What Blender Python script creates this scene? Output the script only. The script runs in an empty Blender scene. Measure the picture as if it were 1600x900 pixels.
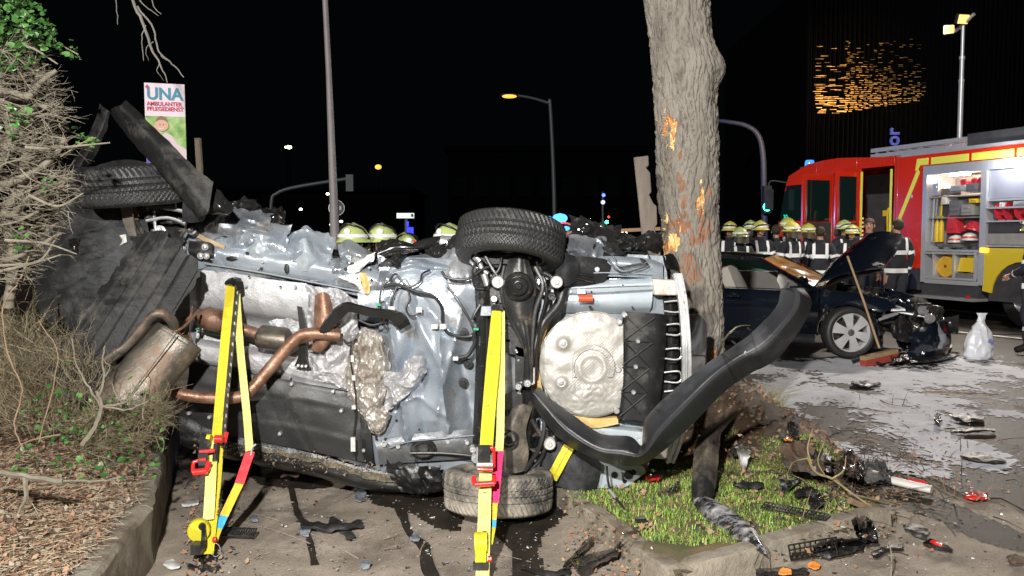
import bpy, bmesh, math, random
import numpy as np
from math import sin, cos, pi, radians, sqrt, atan2
from mathutils import Vector, Matrix, noise
V = Vector
random.seed(7)
sc = bpy.context.scene
C = sc.collection

# ------------------------------------------------------------------ camera, world, lights
F = 1333.0; CAMZ = 1.62; PITCH = math.atan(80 / F)
cam = bpy.data.objects.new('camera', bpy.data.cameras.new('camera')); C.objects.link(cam)
cam.data.sensor_width = 36; cam.data.lens = 36 * F / 1600; cam.data.clip_start = 0.05; cam.data.clip_end = 2000
cam.location = (0, 0, CAMZ); cam.rotation_euler = (pi / 2 - PITCH, 0, 0); sc.camera = cam

world = bpy.data.worlds.new('World'); sc.world = world; world.use_nodes = True
wn = world.node_tree.nodes; wn['Background'].inputs[0].default_value = (0.010, 0.014, 0.016, 1)
wn['Background'].inputs[1].default_value = 0.09
sc.view_settings.view_transform = 'Standard'; sc.view_settings.look = 'None'
sc.view_settings.exposure = 0.0; sc.view_settings.gamma = 1

def lamp(name, kind, loc, energy, color=(1, 1, 1), target=None, size=0.1, spot=None, blend=0.5):
    d = bpy.data.lights.new(name, kind); d.energy = energy; d.color = color
    if kind == 'SUN': d.angle = size
    else: d.shadow_soft_size = size
    if spot: d.spot_size = radians(spot); d.spot_blend = blend
    o = bpy.data.objects.new(name, d); C.objects.link(o); o.location = loc
    if target is not None:
        o.rotation_euler = (V(target) - V(loc)).to_track_quat('-Z', 'Y').to_euler()
    return o
# scene floodlighting of the rescue crews, from behind the photographer (one directional lamp)
lamp('sun', 'SUN', (-6, -8, 8), 2.1, (1.0, 0.95, 0.88), target=(3.2, 10, 0.2), size=radians(1.0))
# the photographer's flash beside the lens
lamp('camera_flash', 'SPOT', (-0.55, -0.15, 2.75), 2050, (1.0, 0.97, 0.93), target=(0.15, 5.5, 0.9), size=0.06, spot=110, blend=0.6)

# ------------------------------------------------------------------ pixel helpers: rays of the photographed view
cP, sP = cos(PITCH), sin(PITCH)
def ray(px, py):
    vx = (px - 800) / F; vy = (450 - py) / F
    return V((vx, cP + sP * vy, -sP + cP * vy))
def P(px, py, Y):
    r = ray(px, py); t = Y / r.y
    return V((r.x * t, Y, CAMZ + r.z * t))
def G(px, py, z=0.0):
    r = ray(px, py); t = (z - CAMZ) / r.z
    return V((r.x * t, r.y * t, z))

# ------------------------------------------------------------------ materials
MATS = {}
def mat(name, c, c2=None, s=6.0, rough=0.5, metal=0.0, bump=0.0, bs=40.0, dirt=None, ds=3.0, da=0.5, coat=0.0,
        emit=None, es=0.0, alpha=None, trans=0.0, stretch=None, r2=None, spec=0.5, fine=None):
    if name in MATS: return MATS[name]
    m = bpy.data.materials.new(name); m.use_nodes = True; MATS[name] = m
    nt = m.node_tree; n = nt.nodes; L = nt.links; b = n['Principled BSDF']
    def rgb(x): return (x, x, x, 1) if isinstance(x, (int, float)) else (*x, 1)
    tc = n.new('ShaderNodeTexCoord'); src = tc.outputs['Object']
    if stretch:
        mp = n.new('ShaderNodeMapping'); mp.inputs['Scale'].default_value = stretch
        L.new(src, mp.inputs['Vector']); src = mp.outputs['Vector']
    b.inputs['Roughness'].default_value = rough; b.inputs['Metallic'].default_value = metal
    b.inputs['Coat Weight'].default_value = coat; b.inputs['Coat Roughness'].default_value = 0.06
    b.inputs['Specular IOR Level'].default_value = spec
    def tex(scale, detail=6, rg=0.6):
        t = n.new('ShaderNodeTexNoise'); t.inputs['Scale'].default_value = scale
        t.inputs['Detail'].default_value = detail; t.inputs['Roughness'].default_value = rg
        L.new(src, t.inputs['Vector']); return t
    def ramp(fac, a, bb):
        r = n.new('ShaderNodeMapRange'); r.inputs['From Min'].default_value = a; r.inputs['From Max'].default_value = bb
        L.new(fac, r.inputs['Value']); return r.outputs[0]
    def mixc(fac, A, B):
        mx = n.new('ShaderNodeMix'); mx.data_type = 'RGBA'
        if isinstance(fac, float): mx.inputs[0].default_value = fac
        else: L.new(fac, mx.inputs[0])
        for i, q in ((6, A), (7, B)):
            if isinstance(q, tuple): mx.inputs[i].default_value = q
            else: L.new(q, mx.inputs[i])
        return mx.outputs[2]
    col = rgb(c)
    if c2 is not None:
        col = mixc(ramp(tex(s).outputs[0], 0.35, 0.68), rgb(c), rgb(c2))
    if fine is not None:
        col = mixc(ramp(tex(fine[1], 3, 0.7).outputs[0], fine[2] if len(fine) > 2 else 0.55, (fine[2] if len(fine) > 2 else 0.55) + .12), col, rgb(fine[0]))
    if dirt is not None:
        f = ramp(tex(ds, 8, 0.7).outputs[0], 0.62 - 0.3 * da, 0.72 - 0.1 * da)
        col = mixc(f, col, rgb(dirt))
        rr = n.new('ShaderNodeMapRange'); L.new(f, rr.inputs['Value'])
        rr.inputs['To Min'].default_value = rough; rr.inputs['To Max'].default_value = 0.85 if r2 is None else r2
        L.new(rr.outputs[0], b.inputs['Roughness'])
        if metal > 0:
            mm = n.new('ShaderNodeMapRange'); L.new(f, mm.inputs['Value'])
            mm.inputs['To Min'].default_value = metal; mm.inputs['To Max'].default_value = 0.0
            L.new(mm.outputs[0], b.inputs['Metallic'])
    if isinstance(col, tuple): b.inputs['Base Color'].default_value = col
    else: L.new(col, b.inputs['Base Color'])
    if bump > 0:
        bp = n.new('ShaderNodeBump'); bp.inputs['Strength'].default_value = bump; bp.inputs['Distance'].default_value = 0.01
        L.new(tex(bs, 5, 0.65).outputs[0], bp.inputs['Height']); L.new(bp.outputs[0], b.inputs['Normal'])
    if emit is not None:
        b.inputs['Emission Color'].default_value = rgb(emit); b.inputs['Emission Strength'].default_value = es
    if trans > 0: b.inputs['Transmission Weight'].default_value = trans
    if alpha is not None: b.inputs['Alpha'].default_value = alpha
    return m

mPAN = mat('bare_bluish_sheet_metal', (.30, .345, .40), (.42, .47, .52), s=3, rough=.27, metal=.45, bump=.3, bs=22, dirt=(.13, .105, .08), ds=5, da=.25, fine=((.14, .12, .10), 55, .66))
mPANL = mat('pale_painted_rail', (.42, .48, .53), (.5, .56, .6), s=3, rough=.3, metal=.35, bump=.1, bs=12, dirt=(.16, .13, .1), ds=6, da=.15)
mPAND = mat('dented_silver_metal', (.3, .33, .37), (.45, .48, .52), s=5, rough=.3, metal=.7, bump=.2, bs=14, dirt=(.1, .08, .06), ds=5, da=.4)
mFOIL = mat('heat_shield_foil', (.37, .37, .38), (.47, .47, .48), s=8, rough=.45, metal=.4, bump=.5, bs=120, dirt=(.25, .22, .19), ds=6, da=.18)
mFOILD = mat('soiled_foil', (.55, .52, .48), (.3, .27, .23), s=9, rough=.38, metal=.6, bump=.5, bs=60, dirt=(.16, .12, .09), ds=9, da=.45)
mBLK = mat('black_moulded_plastic', .012, .02, s=8, rough=.42, bump=.15, bs=150, dirt=(.08, .075, .07), ds=4, da=.2, spec=.3)
mBLKD = mat('scuffed_black_plastic', .010, .022, s=5, rough=.55, bump=.25, bs=90, dirt=(.075, .07, .065), ds=4, da=.3, fine=((.12, .11, .10), 60, .7), spec=.3)
mBLKG = mat('glossy_black_trim', .012, .02, s=8, rough=.18, dirt=(.1, .09, .08), ds=6, da=.1, coat=.3)
mSTEEL = mat('black_coated_steel', .025, .05, s=9, rough=.38, metal=.3, bump=.2, bs=60, dirt=(.14, .1, .07), ds=10, da=.25)
mALU = mat('dull_aluminium', (.5, .51, .52), (.62, .62, .62), s=20, rough=.35, metal=.7, bump=.15, bs=80, dirt=(.2, .18, .15), ds=14, da=.2)
mRUST = mat('rusty_copper_pipe', (.13, .06, .035), (.42, .25, .17), s=9, rough=.38, metal=.6, bump=.35, bs=60, dirt=(.13, .07, .045), ds=11, da=.5, r2=.6)
mMUFF = mat('stained_muffler_steel', (.07, .065, .055), (.16, .14, .115), s=7, rough=.42, metal=.65, bump=.25, bs=50, dirt=(.17, .10, .06), ds=6, da=.4, r2=.65)
mRUB = mat('tyre_rubber', .022, .032, s=14, rough=.5, bump=.2, bs=120, dirt=(.07, .065, .06), ds=12, da=.12)
mRUBD = mat('muddy_tyre_rubber', .03, .06, s=9, rough=.7, bump=.3, bs=90, dirt=(.34, .3, .24), ds=6, da=.8)
mFOAMY = mat('yellow_sealing_foam', (.5, .33, .10), (.62, .45, .2), s=12, rough=.75, bump=.4, bs=50)
mPAPER = mat('torn_white_lining', (.72, .69, .62), (.8, .78, .74), s=12, rough=.8, bump=.3, bs=40)
mYEL = mat('yellow_webbing', (.50, .44, .008), (.56, .50, .015), s=10, rough=.62, bump=.25, bs=300, dirt=(.28, .24, .04), ds=14, da=.2, fine=((.36, .31, .01), 90, .6))
mYELP = mat('pale_yellow_webbing', (.56, .55, .13), (.62, .6, .2), s=10, rough=.62, bump=.2, bs=300)
mRED = mat('red_lacquered_steel', (.72, .02, .02), rough=.3, coat=.4, dirt=(.2, .03, .02), ds=14, da=.15)
mREDW = mat('red_webbing', (.78, .02, .03), (.85, .05, .06), s=20, rough=.65, bump=.2, bs=300)
mPINKW = mat('pink_webbing', (.85, .03, .18), (.8, .02, .12), s=20, rough=.65, bump=.2, bs=300)
mORAW = mat('orange_webbing', (.85, .42, .02), (.8, .5, .04), s=20, rough=.65, bump=.2, bs=300)
mBLUEW = mat('blue_webbing', (.05, .35, .7), rough=.65)
mCAB = mat('black_cable', .012, .02, s=20, rough=.4)
mWHT = mat('white_plastic', (.5, .5, .47), (.4, .4, .38), s=30, rough=.45)
mGREEN = mat('green_cable', (.02, .3, .15), rough=.4)

# ------------------------------------------------------------------ mesh builder
def frame_of(t, up=V((0, 0, 1))):
    t = t.normalized()
    if abs(t.dot(up)) > .97: up = V((0, 1, 0)) if abs(t.y) < .9 else V((1, 0, 0))
    a = t.cross(up).normalized(); b = a.cross(t).normalized()
    return a, b
def crom(pts, k):
    """Catmull-Rom upsample of a list of vectors"""
    if k <= 1 or len(pts) < 2: return [V(p) for p in pts]
    out = []; n = len(pts)
    for i in range(n - 1):
        p1, p2 = V(pts[i]), V(pts[i + 1])
        p0 = V(pts[i - 1]) if i > 0 else p1 * 2 - p2
        p3 = V(pts[i + 2]) if i + 2 < n else p2 * 2 - p1
        for j in range(k):
            t = j / k
            out.append(.5 * ((2 * p1) + (p2 - p0) * t + (2 * p0 - 5 * p1 + 4 * p2 - p3) * t * t + (3 * p1 - p0 - 3 * p2 + p3) * t ** 3))
    out.append(V(pts[-1])); return out
def crum(p, s, seed=0):
    q = V((p.x * s + seed * 7.3, p.y * s, p.z * s + seed * 3.1))
    a = noise.noise(q); b = noise.noise(q * 2.3 + V((5, 1, 2)))
    return (1 - 2 * abs(a)) * .6 + (1 - 2 * abs(b)) * .3 - .45
class MB:
    def __init__(s): s.v = []; s.f = []; s.m = []
    def add(s, vs, fs, mi=0):
        o = len(s.v); s.v += [tuple(v) for v in vs]; s.f += [tuple(i + o for i in f) for f in fs]; s.m += [mi] * len(fs); return s
    def box(s, c, size, R=None, mi=0, taper=1.0):
        c = V(c); x, y, z = [q / 2 for q in size]; vs = []
        for dz, k in ((-z, 1), (z, taper)):
            for dx, dy in ((-x, -y), (x, -y), (x, y), (-x, y)):
                p = V((dx * k, dy * k, dz)); vs.append(c + (R @ p if R is not None else p))
        return s.add(vs, [(3, 2, 1, 0), (4, 5, 6, 7), (0, 1, 5, 4), (1, 2, 6, 5), (2, 3, 7, 6), (3, 0, 4, 7)], mi)
    def beam(s, a, b, w, h, side=None, mi=0):
        return s.sweep([a, b], w, h, side, mi=mi)
    def sweep(s, pts, w, h, side=None, mi=0, k=1, round_=False):
        pts = crom(pts, k); n = len(pts); vs = []; fs = []
        ws = w if isinstance(w, (list, tuple)) else [w] * n
        if len(ws) != n: ws = list(np.interp(np.linspace(0, 1, n), np.linspace(0, 1, len(ws)), ws))
        for i, p in enumerate(pts):
            t = (pts[min(i + 1, n - 1)] - pts[max(i - 1, 0)])
            if side is not None:
                a = V(side) - t.normalized() * V(side).dot(t.normalized()); a.normalize(); b = a.cross(t.normalized())
            else: a, b = frame_of(t)
            for (u, q) in ((-.5, -.5), (.5, -.5), (.5, .5), (-.5, .5)):
                vs.append(p + a * (u * ws[i]) + b * (q * h))
        for i in range(n - 1):
            for j in range(4):
                fs.append((4 * i + j, 4 * i + (j + 1) % 4, 4 * i + 4 + (j + 1) % 4, 4 * i + 4 + j))
        fs += [(3, 2, 1, 0), tuple(4 * (n - 1) + j for j in range(4))]
        return s.add(vs, fs, mi)
    def tube(s, pts, r, n=8, k=1, mi=0, cap=True, flat=1.0):
        pts = crom(pts, k); m = len(pts)
        rs = r if isinstance(r, (list, tuple)) else [r] * m
        if len(rs) != m: rs = list(np.interp(np.linspace(0, 1, m), np.linspace(0, 1, len(rs)), rs))
        vs = []; fs = []; pa = None
        for i, p in enumerate(pts):
            t = (pts[min(i + 1, m - 1)] - pts[max(i - 1, 0)]).normalized()
            if pa is None: a, b = frame_of(t)
            else:
                a = pa - t * pa.dot(t)
                if a.length < 1e-6: a, b = frame_of(t)
                a.normalize(); b = a.cross(t)
            pa = a
            for j in range(n):
                an = 2 * pi * j / n; vs.append(p + (a * cos(an) + b * sin(an) * flat) * rs[i])
        for i in range(m - 1):
            for j in range(n):
                fs.append((i * n + j, i * n + (j + 1) % n, (i + 1) * n + (j + 1) % n, (i + 1) * n + j))
        if cap: fs += [tuple(reversed(range(n))), tuple((m - 1) * n + j for j in range(n))]
        return s.add(vs, fs, mi)
    def cyl(s, a, b, r, n=16, mi=0, r2=None):
        return s.tube([a, b], [r, r if r2 is None else r2], n, mi=mi)
    def lathe(s, prof, c, axis=(0, 0, 1), n=32, mi=0, cap=False, sx=1.0, sy=1.0):
        c = V(c); ax = V(axis).normalized(); a, b = frame_of(ax, V((0, 1, 0))); vs = []; fs = []; m = len(prof)
        for (r, z) in prof:
            for j in range(n):
                an = 2 * pi * j / n; vs.append(c + ax * z + a * (r * cos(an) * sx) + b * (r * sin(an) * sy))
        for i in range(m - 1):
            for j in range(n):
                fs.append((i * n + j, i * n + (j + 1) % n, (i + 1) * n + (j + 1) % n, (i + 1) * n + j))
        if cap: fs += [tuple(reversed(range(n))), tuple((m - 1) * n + j for j in range(n))]
        return s.add(vs, fs, mi)
    def ell(s, c, r, n=16, m=10, mi=0, R=None, z0=-1.0, z1=1.0):
        c = V(c); vs = []; fs = []
        for i in range(m + 1):
            zz = z0 + (z1 - z0) * i / m; th = math.asin(max(-1, min(1, zz)))
            for j in range(n):
                an = 2 * pi * j / n; p = V((r[0] * cos(th) * cos(an), r[1] * cos(th) * sin(an), r[2] * zz))
                vs.append(c + (R @ p if R is not None else p))
        for i in range(m):
            for j in range(n): fs.append((i * n + j, i * n + (j + 1) % n, (i + 1) * n + (j + 1) % n, (i + 1) * n + j))
        return s.add(vs, fs, mi)
    def prism(s, outline, vec, mi=0, bevel=0.0):
        """outline: planar 3-D loop, extruded by vec"""
        bm = bmesh.new(); vec = V(vec)
        vs = [bm.verts.new(V(p)) for p in outline]; f = bm.faces.new(vs)
        r = bmesh.ops.extrude_face_region(bm, geom=[f])
        nv = [g for g in r['geom'] if isinstance(g, bmesh.types.BMVert)]
        bmesh.ops.translate(bm, verts=nv, vec=vec)
        bmesh.ops.recalc_face_normals(bm, faces=bm.faces)
        if bevel > 0:
            bmesh.ops.bevel(bm, geom=list(bm.edges), offset=bevel, segments=1, affect='EDGES')
        bmesh.ops.triangulate(bm, faces=[q for q in bm.faces if len(q.verts) > 4])
        bm.verts.index_update()
        s.add([v.co for v in bm.verts], [[v.index for v in q.verts] for q in bm.faces], mi); bm.free(); return s
    def patch(s, rows, ku=4, kv=4, amp=0.0, sc_=6.0, thick=0.01, seed=0, nrm=(0, -1, 0), mi=0, fn=None, smooth_amp=0.0, rag=0.0):
        nrm = V(nrm); g = [crom(r, ku) for r in rows]; w = len(g[0])
        cols = [crom([g[i][j] for i in range(len(g))], kv) for j in range(w)]
        h = len(cols[0]); front = []; back = []
        for i in range(h):
            for j in range(w):
                p = cols[j][i]
                if rag and (i in (0, h - 1) or j in (0, w - 1)):
                    p = p + V((noise.noise(p * 23 + V((seed, 0, 0))), 0, noise.noise(p * 23 + V((0, seed, 9))))) * rag
                if amp: p = p + nrm * (amp * crum(p, sc_, seed))
                if smooth_amp: p = p + nrm * (smooth_amp * noise.noise(p * sc_ * .5 + V((seed, 3, 1))))
                if fn: p = p + nrm * fn(j / (w - 1), i / (h - 1), p)
                front.append(p); back.append(p - nrm * thick)
        n = len(front); fs = []
        for i in range(h - 1):
            for j in range(w - 1):
                a = i * w + j; q = (a, a + w, a + w + 1, a + 1); fs.append(q); fs.append(tuple(reversed([k + n for k in q])))
        ring = [j for j in range(w)] + [i * w + w - 1 for i in range(1, h)] + [(h - 1) * w + j for j in range(w - 2, -1, -1)] + [i * w for i in range(h - 2, 0, -1)]
        for k in range(len(ring)):
            a, b = ring[k], ring[(k + 1) % len(ring)]; fs.append((a, b, b + n, a + n))
        return s.add(front + back, fs, mi)

def mesh_obj(name, mb, mats, loc=(0, 0, 0), parent=None, ang=38, smooth=True, sub=None):
    me = bpy.data.meshes.new(name); sub = V(sub) if sub is not None else V((0, 0, 0))
    vs = np.array(mb.v, dtype=np.float64).reshape(-1, 3) - np.array(sub)
    me.from_pydata(vs.tolist(), [], mb.f)
    if not isinstance(mats, (list, tuple)): mats = [mats]
    for m in mats: me.materials.append(m)
    if len(mats) > 1: me.polygons.foreach_set('material_index', mb.m)
    if smooth:
        me.polygons.foreach_set('use_smooth', [True] * len(me.polygons))
        try: me.set_sharp_from_angle(angle=radians(ang))
        except Exception: pass
    me.update()
    o = bpy.data.objects.new(name, me); C.objects.link(o); o.location = loc
    if parent: o.parent = parent
    return o
ROOT = {}
def thing(name, label, cat, loc=(0, 0, 0), rz=0, group=None, kind=None):
    o = bpy.data.objects.new(name, None); C.objects.link(o); o.empty_display_size = .1
    o.location = loc; o.rotation_euler = (0, 0, rz); tag(o, label, cat, group, kind); ROOT[o.name] = V(loc); return o
def tag(o, label=None, cat=None, group=None, kind=None):
    if label: o['label'] = label
    if cat: o['category'] = cat
    if group: o['group'] = group
    if kind: o['kind'] = kind
    return o
def part(name, mb, mats, parent, world=True, label=None, kind=None, **kw):
    """a mesh child; world=True: the builder's vertices are world coordinates"""
    org = ROOT[parent.name]
    o = mesh_obj(name, mb, mats, parent=parent, sub=org if world else None, **kw); ROOT[o.name] = org
    tag(o, label, None, None, kind); return o
def single(name, mb, mats, label, cat, group=None, kind=None, **kw):
    """a thing that is one mesh (world vertices), origin at its base centre"""
    a = np.array(mb.v); c = V(((a[:, 0].min() + a[:, 0].max()) / 2, (a[:, 1].min() + a[:, 1].max()) / 2, a[:, 2].min()))
    o = mesh_obj(name, mb, mats, loc=c, sub=c, **kw); return tag(o, label, cat, group, kind)
def struct(name, mb, mats, kind='structure', **kw):
    o = mesh_obj(name, mb, mats, **kw); o['kind'] = kind; return o
def copy_thing(o, loc, rz, label=None, group=None):
    r = o.copy(); C.objects.link(r); r.location = loc; r.rotation_euler = (0, 0, rz)
    if label: r['label'] = label
    if group: r['group'] = group
    for ch in list(o.children):
        c = ch.copy(); C.objects.link(c); c.parent = r
        for g in list(ch.children):
            d = g.copy(); C.objects.link(d); d.parent = c
    return r
def text_mb(txt, h, bold=False, depth=.003, align='LEFT'):
    cu = bpy.data.curves.new('t', 'FONT'); cu.body = txt; cu.size = h; cu.extrude = depth; cu.align_x = align
    if bold: cu.offset = h * .022
    o = bpy.data.objects.new('t', cu); C.objects.link(o); dg = bpy.context.evaluated_depsgraph_get()
    me = bpy.data.meshes.new_from_object(o.evaluated_get(dg)); mb = MB()
    mb.add([v.co.copy() for v in me.vertices], [tuple(p.vertices) for p in me.polygons])
    bpy.data.objects.remove(o); bpy.data.meshes.remove(me); return mb
def text_on(mb, origin, xdir, zdir, sx=1.0):
    o = MB(); xd = V(xdir).normalized(); zd = V(zdir).normalized(); nd = xd.cross(zd)
    o.add([V(origin) + xd * (v[0] * sx) + zd * v[1] + nd * v[2] for v in mb.v], mb.f); return o
# ================================================================== SETTING
mASPH = mat('worn_asphalt', (.38, .32, .255), (.15, .124, .10), s=2.3, rough=.75, bump=.6, bs=70, dirt=(.42, .37, .31), ds=2.6, da=.25, fine=((.10, .085, .07), 130, .56))
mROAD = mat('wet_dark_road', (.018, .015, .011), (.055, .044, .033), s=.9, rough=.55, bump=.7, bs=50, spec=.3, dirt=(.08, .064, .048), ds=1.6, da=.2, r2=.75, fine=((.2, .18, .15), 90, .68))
mSOIL = mat('leafy_soil', (.10, .055, .03), (.17, .10, .055), s=9, rough=.95, bump=.8, bs=60, fine=((.3, .2, .12), 60, .62))
mMUD = mat('dark_mud', (.045, .03, .02), (.10, .065, .04), s=6, rough=.7, bump=.8, bs=40, fine=((.2, .14, .1), 70, .66))
mGRASSB = mat('mossy_turf', (.07, .08, .03), (.17, .11, .06), s=5, rough=.95, bump=.7, bs=70)
mCONC = mat('weathered_concrete', (.29, .255, .2), (.19, .165, .13), s=7, rough=.85, bump=.7, bs=60, dirt=(.11, .085, .055), ds=5, da=.55, fine=((.38, .35, .3), 70, .66))
mFOAM = mat('white_foam', (.74, .75, .80), (.55, .56, .62), s=3, rough=.8, bump=.5, bs=30, dirt=(.3, .27, .24), ds=4, da=.15, fine=((.4, .38, .36), 40, .64))
mWET = mat('oily_fluid', (.016, .013, .010), (.035, .028, .02), s=5, rough=.6, bump=.3, bs=40, spec=.25)
mLINE = mat('road_paint', (.6, .58, .52), (.4, .38, .33), s=9, rough=.7)

# ground: one sheet to the horizon, finer near the camera
def ground():
    mb = MB()
    xs = [-400, -60, -20, -8] + [-4 + .25 * i for i in range(53)] + [12, 20, 60, 400]
    ys = [-30, -4, 0] + [2 + .25 * i for i in range(57)] + [19, 25, 40, 90, 500]
    vs = [(x, y, .012 * noise.noise(V((x * .8, y * .8, 0))) if 0 < y < 14 and -5 < x < 9 else 0) for y in ys for x in xs]
    w = len(xs)
    fs = [(i * w + j, i * w + j + 1, i * w + w + j + 1, i * w + w + j) for i in range(len(ys) - 1) for j in range(w - 1)]
    mi = []
    for i in range(len(ys) - 1):
        for j in range(w - 1):
            mi.append(0)
    mb.add(vs, fs); struct('ground', mb, mASPH)
ground()
def inpoly(x, y, poly):
    c = False; n = len(poly)
    for i in range(n):
        (x1, y1), (x2, y2) = poly[i], poly[(i + 1) % n]
        if (y1 > y) != (y2 > y) and x < (x2 - x1) * (y - y1) / (y2 - y1) + x1: c = not c
    return c
def dseg(x, y, a, b):
    ax, ay = a; bx, by = b; dx, dy = bx - ax, by - ay
    t = max(0, min(1, ((x - ax) * dx + (y - ay) * dy) / (dx * dx + dy * dy))); return math.hypot(x - ax - t * dx, y - ay - t * dy)
def sheet(poly, step, hfn, keep=None):
    xs = [p[0] for p in poly]; ys = [p[1] for p in poly]; mb = MB(); idx = {}; vs = []; fs = []
    x0, y0 = min(xs), min(ys); nx = int((max(xs) - x0) / step) + 1; ny = int((max(ys) - y0) / step) + 1
    def vid(i, j):
        if (i, j) not in idx:
            x = x0 + i * step; y = y0 + j * step
            if keep: x += .35 * step * noise.noise(V((x * 60, y * 60, 0))); y += .35 * step * noise.noise(V((x * 60, y * 60, 9)))
            idx[(i, j)] = len(vs); vs.append((x, y, hfn(x, y)))
        return idx[(i, j)]
    for i in range(nx):
        for j in range(ny):
            cx = x0 + (i + .5) * step; cy = y0 + (j + .5) * step
            if inpoly(cx, cy, poly) and (keep is None or keep(cx, cy)):
                fs.append((vid(i, j), vid(i + 1, j), vid(i + 1, j + 1), vid(i, j + 1)))
    mb.add(vs, fs); return mb
def g2(px, py): p = G(px, py); return (p.x, p.y)
# the darker carriageway beyond the island (sheet over the ground)
def road_h(x, y): return .020 + .010 * noise.noise(V((x * .8, y * .8, 0)))
rp = [(2.75, 4.1), (14, 4.6), (30, 12), (60, 60), (-30, 60), (-30, 9), (-3, 8.6), (2.3, 8.3), (2.45, 6.5), (2.9, 5.6)]
def road():
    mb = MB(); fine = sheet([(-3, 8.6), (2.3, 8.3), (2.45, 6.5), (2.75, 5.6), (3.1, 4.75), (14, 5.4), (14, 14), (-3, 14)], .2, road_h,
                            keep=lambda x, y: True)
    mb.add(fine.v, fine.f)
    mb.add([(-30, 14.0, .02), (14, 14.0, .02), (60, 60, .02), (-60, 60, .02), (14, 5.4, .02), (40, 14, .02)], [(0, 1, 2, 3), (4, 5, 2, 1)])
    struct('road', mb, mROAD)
road()
# lane lines: one behind the black car, one by the engine
for (a, b, w) in (((1445, 481), (1560, 492), .10), ((1452, 514), (1600, 529), .12)):
    A, B = G(*a, .034), G(*b, .034); n = V((-(B - A).y, (B - A).x, 0)).normalized() * w / 2; mb = MB(); B = B + (B - A) * 3
    mb.add([A - n, B - n, B + n, A + n], [(0, 1, 2, 3)]); struct('road_marking', mb, mLINE)
# foam left on the road by the fire crew
foam_blobs = [((1330, 590), 1.5, 1.6), ((1430, 575), 1.7, 1.3), ((1270, 620), .8, 1.0), ((1360, 640), 1.2, 1.2), ((1450, 630), .8, .9), ((1500, 570), .8, .8), ((1385, 690), .75, .7), ((1430, 725), .6, .4)]
FB = [(g2(*c), a, b) for c, a, b in foam_blobs]
def foamk(x, y):
    best = -9
    for (cx, cy), a, b in FB:
        best = max(best, 1 - math.hypot((x - cx) / a, (y - cy) / b))
    q = V((x * 1.6, y * 1.1, 1)); nz = noise.noise(q) * .5 + noise.noise(q * 2.7) * .35 + noise.noise(q * 7) * .22 + noise.noise(q * 19) * .2 + noise.noise(q * 41) * .16
    return min(best, .40) + 1.25 * nz > .19
fm = sheet([(1.8, 5.2), (7, 5.2), (8, 12), (1.8, 12)], .03, lambda x, y: road_h(x, y) + .005 + .003 * noise.noise(V((x * 7, y * 7, 0))), keep=foamk)
o = single('foam_patch', fm, mFOAM, 'thin white foam spread in ragged patches on the wet road', 'foam', kind='stuff')
# dark fluid stains on the asphalt
def stain(name, pts, label, w=None, z=.016, m=None):
    mb = MB()
    if w:
        pp = crom([G(x, y, z) for x, y in pts], 6); vs = []; fs = []
        for i, p in enumerate(pp):
            t = (pp[min(i + 1, len(pp) - 1)] - pp[max(i - 1, 0)]).normalized(); n = V((-t.y, t.x, 0)) * w * (.6 + .8 * abs(noise.noise(p * 6)))
            q = G(*[0, 0]) if False else None
            gz = .012 * noise.noise(V((p.x * .8, p.y * .8, 0))) + .006
            vs += [(p.x - n.x, p.y - n.y, gz), (p.x + n.x, p.y + n.y, gz)]
            if i: k = 2 * i; fs.append((k - 2, k - 1, k + 1, k))
        mb.add(vs, fs)
    else:
        poly = []
        pp = crom([G(x, y, 0) for x, y in pts] + [G(*pts[0], 0)], 6)
        for p in pp: poly.append((p.x + .03 * noise.noise(p * 9), p.y + .03 * noise.noise(p * 9 + V((3, 3, 3)))))
        mb = sheet(poly, .022, lambda x, y: .012 * noise.noise(V((x * .8, y * .8, 0))) + .006)
    o = struct(name, mb, m or mWET, kind='stuff'); o['label'] = label; o['category'] = 'stain'
stain('fluid_stain', [(775, 825), (800, 790), (870, 770), (905, 785), (870, 820), (840, 850), (850, 880), (830, 905), (795, 905), (800, 870)], 'dark oily puddle in front of the lower rear tyre')
stain('fluid_stain', [(560, 745), (650, 742), (700, 765), (720, 800), (690, 812), (660, 790), (600, 775)], 'dark oily puddle under the sill of the overturned car')
stain('fluid_stain', [(560, 765), (620, 760), (690, 775), (720, 800), (715, 830), (670, 822), (640, 800), (590, 790)], 'broad wet patch with painted wheel shadow left of the lower tyre')  # spilt fluid and the wheel's shadow share this one dark sheet
stain('fluid_stain', [(380, 740), (440, 735), (500, 745), (520, 760), (470, 765), (410, 758)], 'shallow wet patch behind the left strap')
stain('fluid_stain', [(590, 770), (622, 790), (640, 830), (662, 850), (668, 880), (680, 905)], 'dark fluid trickle running left of the lower tyre', w=.035)
stain('fluid_stain', [(452, 745), (462, 790), (480, 830), (492, 880)], 'narrow dark crack stain behind the left strap', w=.022)
stain('fluid_stain', [(300, 700), (380, 705), (470, 715), (560, 735), (690, 770), (560, 752), (420, 735), (300, 722)], 'wet strip along the foot of the overturned car')
stain('fluid_stain', [(1385, 765), (1450, 775), (1520, 800), (1600, 835), (1640, 850), (1600, 862), (1530, 845), (1470, 815), (1400, 790)], 'long dark wet band crossing the asphalt at the right')
stain('fluid_stain', [(735, 790), (790, 845), (850, 895)], 'thin dark fluid line below the yellow strap', w=.02)

mSCR = mat('pale_scrape_dust', (.46, .39, .33), (.3, .25, .2), s=30, rough=.9, bump=.5, bs=80)
for pts in ([(345, 792), (420, 806), (500, 838), (560, 870)], [(370, 812), (440, 830), (520, 862)], [(700, 850), (760, 858), (830, 874)]): stain('scrape_mark', pts, 'pale dusty scrape mark on the asphalt between the straps', w=.007, m=mSCR)
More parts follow.
